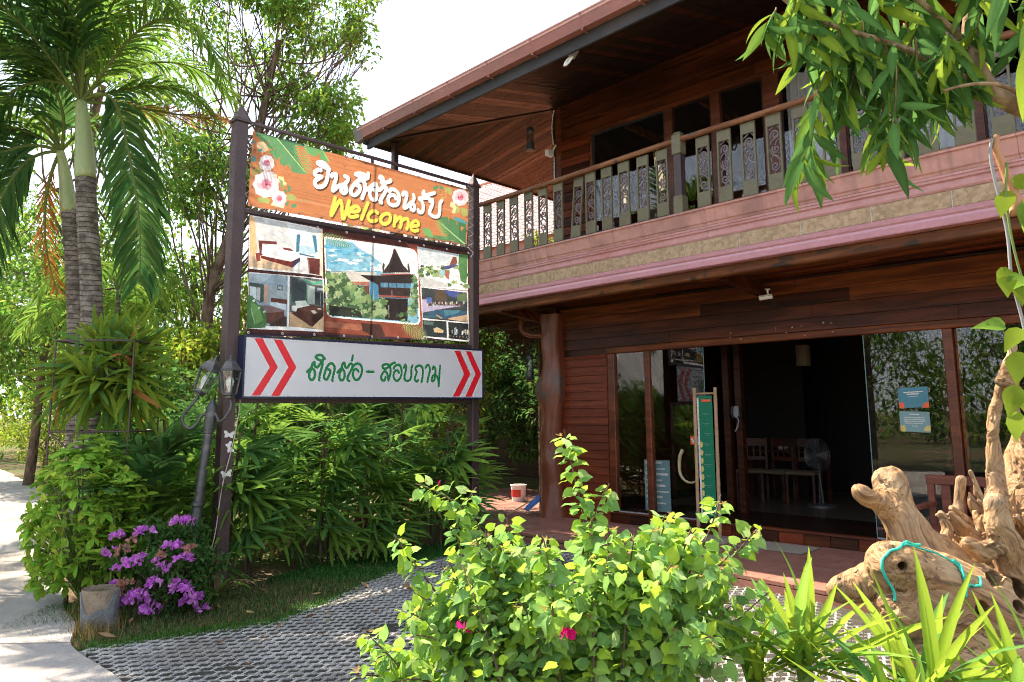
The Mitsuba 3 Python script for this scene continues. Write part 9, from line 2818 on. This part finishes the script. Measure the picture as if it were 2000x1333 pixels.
# ---- spiky strap-leaved lily in the right foreground
sl = thing('spider_lily', 'foreground clump of long stiff glossy strap leaves before the driftwood', 'lily')
SP = []
for i in range(8):
    v, f = strip(1.0, 0.088, (0.55, 0.85, 1.0, 0.95, 0.75, 0.42, 0.02), 0.0, (0.15, 0.5, 0.3, 0.8, 0.2, 0.6, 0.4, 1.0)[i], 0.38, 10)
    c_ = (LIME * 0.85, GREEN * 1.3, LIME, GREEN * 1.1, LIME * 0.75, GREEN * 1.4, LIME * 0.9, DEEP * 1.6)[i]
    SP.append(PL((v, f), 'leaf_gloss', smooth=True, color=veined(v, c_, 1.25)))
lilies = [((1.06, 2.9, 0.68), 34, 0.46), ((1.40, 2.7, 0.60), 34, 0.52), ((0.90, 2.95, 0.62), 20, 0.42), ((1.70, 2.62, 0.52), 28, 0.52), ((1.22, 2.55, 0.55), 24, 0.48)]
for (c, n, L) in lilies:
    for i in range(n):
        a = i * 2.4 + rng.normal(0, 0.2)
        el = rng.uniform(0.25, 1.35)
        d = np.array([math.cos(a) * math.cos(el), math.sin(a) * math.cos(el), math.sin(el)])
        put('leaf', SP[int(rng.integers(8))], sl, place(look(d, np.array([0, 0, 1.0]) + rng.normal(0, 0.25, 3))[0], np.array(c) + rng.normal(0, 0.025, 3), L * rng.uniform(0.7, 1.1)))
obj('stems', cat_([tube(smoothpts([(c[0], c[1], -0.05), (c[0] + 0.02, c[1], c[2] * 0.5), c], 8), 0.03, 8) for c, n, L in lilies]), 'stem_green', sl, smooth=True)

# ---- drooping tree in the top right corner
tr = thing('drooping_tree', 'tree with long drooping glossy leaves hanging into the top right corner', 'tree')
limbs = [([(2.9, 3.0, -.1), (2.75, 3.0, 1.2), (2.6, 3.0, 2.3), (2.28, 3.0, 2.80), (2.158, 3.0, 2.868), (2.015, 3.0, 2.948)], .075, .045), ([(2.015, 3, 2.948), (1.97, 3.0, 3.05), (1.99, 3.05, 3.17), (2.05, 3.1, 3.4), (2.1, 3.1, 3.8)], .042, .02),
         ([(2.0, 3.0, 2.96), (1.913, 3.0, 3.0), (1.747, 3.0, 3.1), (1.429, 3.0, 3.22), (1.151, 3.1, 3.5)], .02, .006), ([(1.98, 3.03, 3.15), (1.7, 3.0, 3.4), (1.3, 2.95, 3.55), (1.0, 2.95, 3.45)], .016, .005),
         ([(2.2, 3.0, 2.85), (1.95, 2.85, 2.9), (1.7, 2.8, 2.85)], .012, .005), ([(2.05, 3.1, 3.4), (1.8, 3.1, 3.6), (1.5, 3.1, 3.7)], .012, .005), ([(2.6, 3.0, 2.3), (2.35, 2.6, 2.9), (2.1, 2.4, 3.0)], .03, .01)]
obj('branches', cat_([tube(smoothpts(p, 30), np.linspace(r0, r1, 30), 10) for p, r0, r1 in limbs]), 'bark_warm', tr, smooth=True)
DR, DRC = [], [DEEP * 1.0, GREEN * 0.85, LIME * 0.7, DEEP * 1.2, DEEP * 1.4, DEEP * 0.9]
for i in range(6):
    V, F = strip(1.0, 0.20, (0.04, 0.62, 0.98, 1.0, 0.8, 0.45, 0.0), 0.0, (0.7, 0.3, 1.0, 0.5, 0.2, 0.8)[i], (0.25, 0.4, 0.15, 0.3, 0.2, 0.35)[i], 8)
    DR.append([PL((V, F), 'leaf_gloss', smooth=True, color=veined(V, c, 1.35)) for c in (DRC[i], DRC[(i + 3) % 6])])
sprays = []
# (tip position, length of hanging twig)
for x, y, z0, z1, n in ((1.02, 3.05, 3.35, 3.12, 9), (1.17, 3.0, 3.35, 2.97, 14), (1.27, 3.0, 3.25, 2.80, 16), (1.15, 3.0, 2.95, 2.50, 15), (1.40, 3.0, 3.2, 2.75, 16), (1.52, 3.0, 3.15, 2.60, 16), (1.62, 2.95, 3.15, 2.62, 16), (1.50, 2.9, 3.1, 2.5, 14), (1.75, 3.0, 3.1, 2.75, 14), (1.72, 2.9, 3.15, 2.85, 14), (1.86, 3.0, 3.1, 2.85, 12),
                        (1.35, 3.1, 3.5, 3.1, 14), (1.55, 3.05, 3.5, 3.1, 14), (1.75, 3.05, 3.5, 3.1, 14), (1.95, 3.0, 3.4, 3.05, 12), (1.2, 3.0, 3.55, 3.25, 12), (1.9, 2.9, 3.6, 3.2, 12), (2.1, 2.9, 3.5, 3.0, 14), (1.6, 3.0, 3.7, 3.35, 12), (1.45, 3.05, 3.3, 2.95, 14), (1.3, 3.0, 3.4, 2.95, 14), (1.66, 3.1, 3.3, 2.9, 14), (1.82, 3.1, 3.3, 2.95, 14), (1.98, 3.1, 3.3, 3.05, 12), (1.1, 3.0, 3.45, 3.1, 12), (1.75, 2.9, 3.75, 3.35, 14), (2.0, 2.95, 3.75, 3.3, 14), (2.15, 2.8, 3.3, 2.9, 12)):
    n = int(n * 1.5)
    x = x + 0.06 if x < 1.4 else x
    b = np.array([x + 0.08, y, z0]); e = np.array([x, y + rng.normal(0, 0.05), z1 + 0.12])
    tw = smoothpts([b, b * 0.5 + e * 0.5 + [0.03, 0, 0.03], e], 14)
    sprays.append(tube(tw, np.linspace(0.005, 0.002, 14), 5))
    for j in range(n):
        p = tw[int(13 * (1 - (j / n) ** 1.2))]
        a = j * 2.4
        q = np.array([0.75 * math.cos(a), 0.6 * math.sin(a) - 0.1, -1.0 + rng.normal(0, 0.3)])
        put('leaf', DR[int(rng.integers(6))][int(rng.integers(2))], tr, place(look(q, np.array([-0.35, -0.2, 0.8]) + rng.normal(0, 0.65, 3))[0], p, rng.uniform(0.16, 0.25)))
# a few large leaves close to the camera at the right edge
for (x, y, z, L, dx) in ((1.62, 2.2, 2.75, .26, -.15), (1.66, 2.25, 2.62, .25, .05), (1.60, 2.25, 3.0, .25, -.2), (1.70, 2.3, 2.9, .24, -.05), (1.58, 2.2, 2.95, .2, -.5), (1.68, 2.3, 2.45, .22, 0.0)):
    put('leaf', DR[int(rng.integers(6))][1], tr, place(look([dx, 0.05, -1], [-.5, -.8, .3])[0], [x, y, z], L))
obj('twigs', cat_(sprays), 'bark_warm', tr, smooth=True, kind='stuff')

# ---- vine on a cable, and the carved wooden bird-like bracket it hangs from
vn = thing('pothos_vine', 'light green vine climbing the hanging cable and the driftwood limb at the right edge', 'vine')
VL = []
for i in range(3):
    v, f = leaf(1.0, 0.62, (0.35, 0.92, 1.0, 0.72, 0.36, 0.0), (0.15, 0.35, 0.05)[i], (0.3, 0.6, 0.1)[i])
    VL.append(PL((v, f), 'leaf_gloss', smooth=True, color=np.tile((LIME * 0.7, GREEN * 1.2, LIME * 0.85)[i], (len(v), 1))))
for (x, y, z, L, d) in ((2.04, 2.98, 2.50, .16, (-.45, -.1, -1)), (2.06, 2.97, 2.55, .13, (.7, -.3, -.5)), (1.99, 2.98, 2.18, .11, (-.1, -.1, -1)), (2.0, 2.98, 2.17, .15, (-.1, -.1, -1)), (2.01, 2.96, 2.15, .14, (.35, -.1, -1)), (2.05, 2.97, 2.12, .13, (-.3, -.2, -.9)), (2.1, 2.95, 2.45, .2, (-.1, -.2, -1)), (2.12, 2.95, 2.3, .18, (-.2, -.2, -1)),
                        (1.92, 2.9, 1.93, .13, (-.9, -.1, .2)), (1.98, 2.9, 1.92, .15, (-.6, -.2, -.5)), (1.96, 2.9, 1.83, .17, (-.2, -.1, -1)), (1.94, 2.9, 1.70, .16, (-.4, -.1, -1)), (1.98, 2.9, 1.68, .17, (.1, -.1, -1)), (1.93, 2.9, 1.60, .15, (-.2, -.1, -1)), (2.00, 2.9, 1.75, .16, (.2, -.2, -.8))):
    put('leaf', VL[int(rng.integers(3))], vn, place(look(d, np.array([-.6, -.6, .4]) + rng.normal(0, 0.3, 3))[0], [x, y, z], L * 0.78))
obj('stem', cat_([tube(smoothpts([(2.05, 2.98, 2.62), (2.03, 2.98, 2.4), (2.05, 2.97, 2.15), (2.07, 2.93, 1.9), (2.05, 2.9, 1.6)], 20), 0.005, 6)]), 'stem_green', vn, smooth=True)
obj('hanging_cable', tube(smoothpts([(2.012, 3.0, 2.73), (2.0, 3.0, 2.69), (2.001, 3, 2.579), (2.02, 3, 2.447), (2.034, 3, 2.274), (2.032, 3, 2.147), (2.05, 3, 2.02), (2.068, 3, 1.87), (2.1, 3.05, 1.6)], 50), 0.0065, 8), 'grey_plastic', None, smooth=True, label='grey cable hanging among the vine leaves at the right edge', cat='cable')
wb = m3.Manifold.batch_boolean([hull((2.022, 3.0, 2.689, .014), (2.046, 3.0, 2.601, .017)), hull((2.046, 3.0, 2.601, .017), (2.085, 3.0, 2.469, .022)), hull((2.085, 3.0, 2.469, .022), (2.06, 2.99, 2.41, .016)), hull((2.085, 3.0, 2.469, .022), (2.13, 3.0, 2.42, .02)), hull((2.022, 3.0, 2.689, .014), (2.03, 3, 2.74, .01))], m3.OpType.Add)
obj('wooden_hook', wb, 'hook_wood', None, smooth=50, label='small forked piece of orange-brown wood hanging among the vine leaves', cat='wood')

# ---- neighbour's tiled roof beyond the balcony, and the hut across the lane that the panes mirror
nh = thing('neighbour_house', 'house behind with a pale tiled roof seen through the balcony railing', 'house')
NA0, NA1, NY, NZ, PITCH_N, sl_ = -22.0, 2.0, 10.0, 10.05, 0.66, 0.26
cs, sn_ = math.cos(PITCH_N), math.sin(PITCH_N)


def courses(r0, r1, dz):
    V, F, k = [], [], 0
    xs_ = np.arange(NA0, NA1, 0.06)
    n = len(xs_)
    i = np.arange(n - 1)
    for r in range(r0, r1):      # each course a wavy strip lying on the one below it
        wv_ = 0.022 * np.sin(xs_ * 2 * np.pi / 0.24 + (r % 2) * np.pi)
        for d, off in ((r * sl_, 0.0), ((r + 1) * sl_ + 0.03, 0.075), ((r + 1) * sl_ + 0.03, 0.03)):
            V.append(np.stack([xs_, np.full(n, NY - d * cs), NZ + dz - d * sn_ + wv_ + off], 1))
        for q in (0, 1):
            F += [np.stack([k + q * n + i, k + q * n + n + i, k + q * n + n + i + 1], 1), np.stack([k + q * n + i, k + q * n + n + i + 1, k + q * n + i + 1], 1)]
        k += 3 * n
    return trimesh.Trimesh(np.vstack(V), np.vstack(F), process=False)


obj('roof', courses(0, 26, 0), 'roof_tile_far', nh, MH, smooth=40, kind='stuff')
obj('lower_roof', courses(25, 36, -0.42), 'roof_tile_orange', nh, MH, smooth=40, kind='stuff')
obj('ridge_cap', tube([[NA0, NY, NZ + 0.04], [NA1, NY, NZ + 0.04]], 0.12, 10), 'roof_tile', nh, MH, smooth=True)
yb, zb_ = NY - 25.6 * sl_ * cs, NZ - 25.6 * sl_ * sn_
obj('eaves_band', bx(NA0 + .1, NA1 - .1, yb + 0.02, yb + 0.1, zb_ - 0.30, zb_ - 0.02), 'roof_tile', nh, MH)
obj('wall', cat_([bx(NA0 + .5, NA1 - .5, 6.0, 6.2, 0, 4.6), bx(NA0 + .5, NA1 - .5, NY + 4, NY + 4.2, 0, 5)]), 'teak_dark', nh, MH)
woody('garden_shrub', 'bright shrub seen low through the balcony railing', 'bush', [hpt(-1.9, 1.76, -0.1), hpt(-1.9, 1.76, 2.2), hpt(-1.9, 1.76, 4.4)], 0.05, blob(9, hpt(-1.75, 1.6, 4.75), (0.5, 0.5, 0.3), 0.17, 60, 0.3), 0.07, LIME * 0.8)

hut = thing('tiled_hut', 'open hut with a pale sheet roof across the lane, mirrored in the left glass panes', 'hut')
c = np.array([-13.5, 6.2])
for sx in (-1, 1):
    for sy in (-1, 1):
        obj('post', bx(c[0] + sx * 1.9 - .08, c[0] + sx * 1.9 + .08, c[1] + sy * 2.4 - .08, c[1] + sy * 2.4 + .08, -0.1, 2.4), 'teak', hut)
RV = [[c[0] - 2.6, c[1] - 3, 2.2], [c[0] + 2.6, c[1] - 3, 2.2], [c[0] + 2.6, c[1] + 3, 2.2], [c[0] - 2.6, c[1] + 3, 2.2], [c[0], c[1] - 1.2, 4.6], [c[0], c[1] + 1.2, 4.6]]
RB = [[x, y, z - 0.06] for x, y, z in RV]
f1 = [[0, 1, 4], [1, 2, 5], [1, 5, 4], [2, 3, 5], [3, 0, 4], [3, 4, 5]]
obj('roof', trimesh.Trimesh(np.array(RV + RB), f1 + [[a + 6, d + 6, b + 6] for a, b, d in f1], process=False), 'roof_sheet', hut)
obj('wall', bx(c[0] - 1.8, c[0] - 1.6, c[1] - 2.3, c[1] + 2.3, 0, 2.3), 'plaster', hut)
for (c, rad, n, lab) in (((-12.0, 2.0, 3.6), (1.6, 1.6, 2.4), 34, 'tree across the lane beside the hut, mirrored in the glass'), ((-16.0, 10.5, 5.0), (2.2, 2.4, 3.2), 34, 'tall tree behind the hut across the lane, mirrored in the glass'), ((-10.5, -3.5, 4.2), (2.0, 2.2, 3.2), 34, 'tree across the lane behind the viewer, mirrored in the right panes'),
                         ((-14.5, -1.0, 6.0), (2.2, 2.6, 4.0), 30, 'tallest tree across the lane, mirrored in the upstairs windows')):
    woody('lane_tree', lab, 'tree', [(c[0], c[1], -0.1), (c[0] + 0.1, c[1], c[2] * 0.5), (c[0], c[1], c[2] + 1.5)], 0.16, blob(n, c, rad, 0.7, 110, 0.4), 0.17, GREEN)
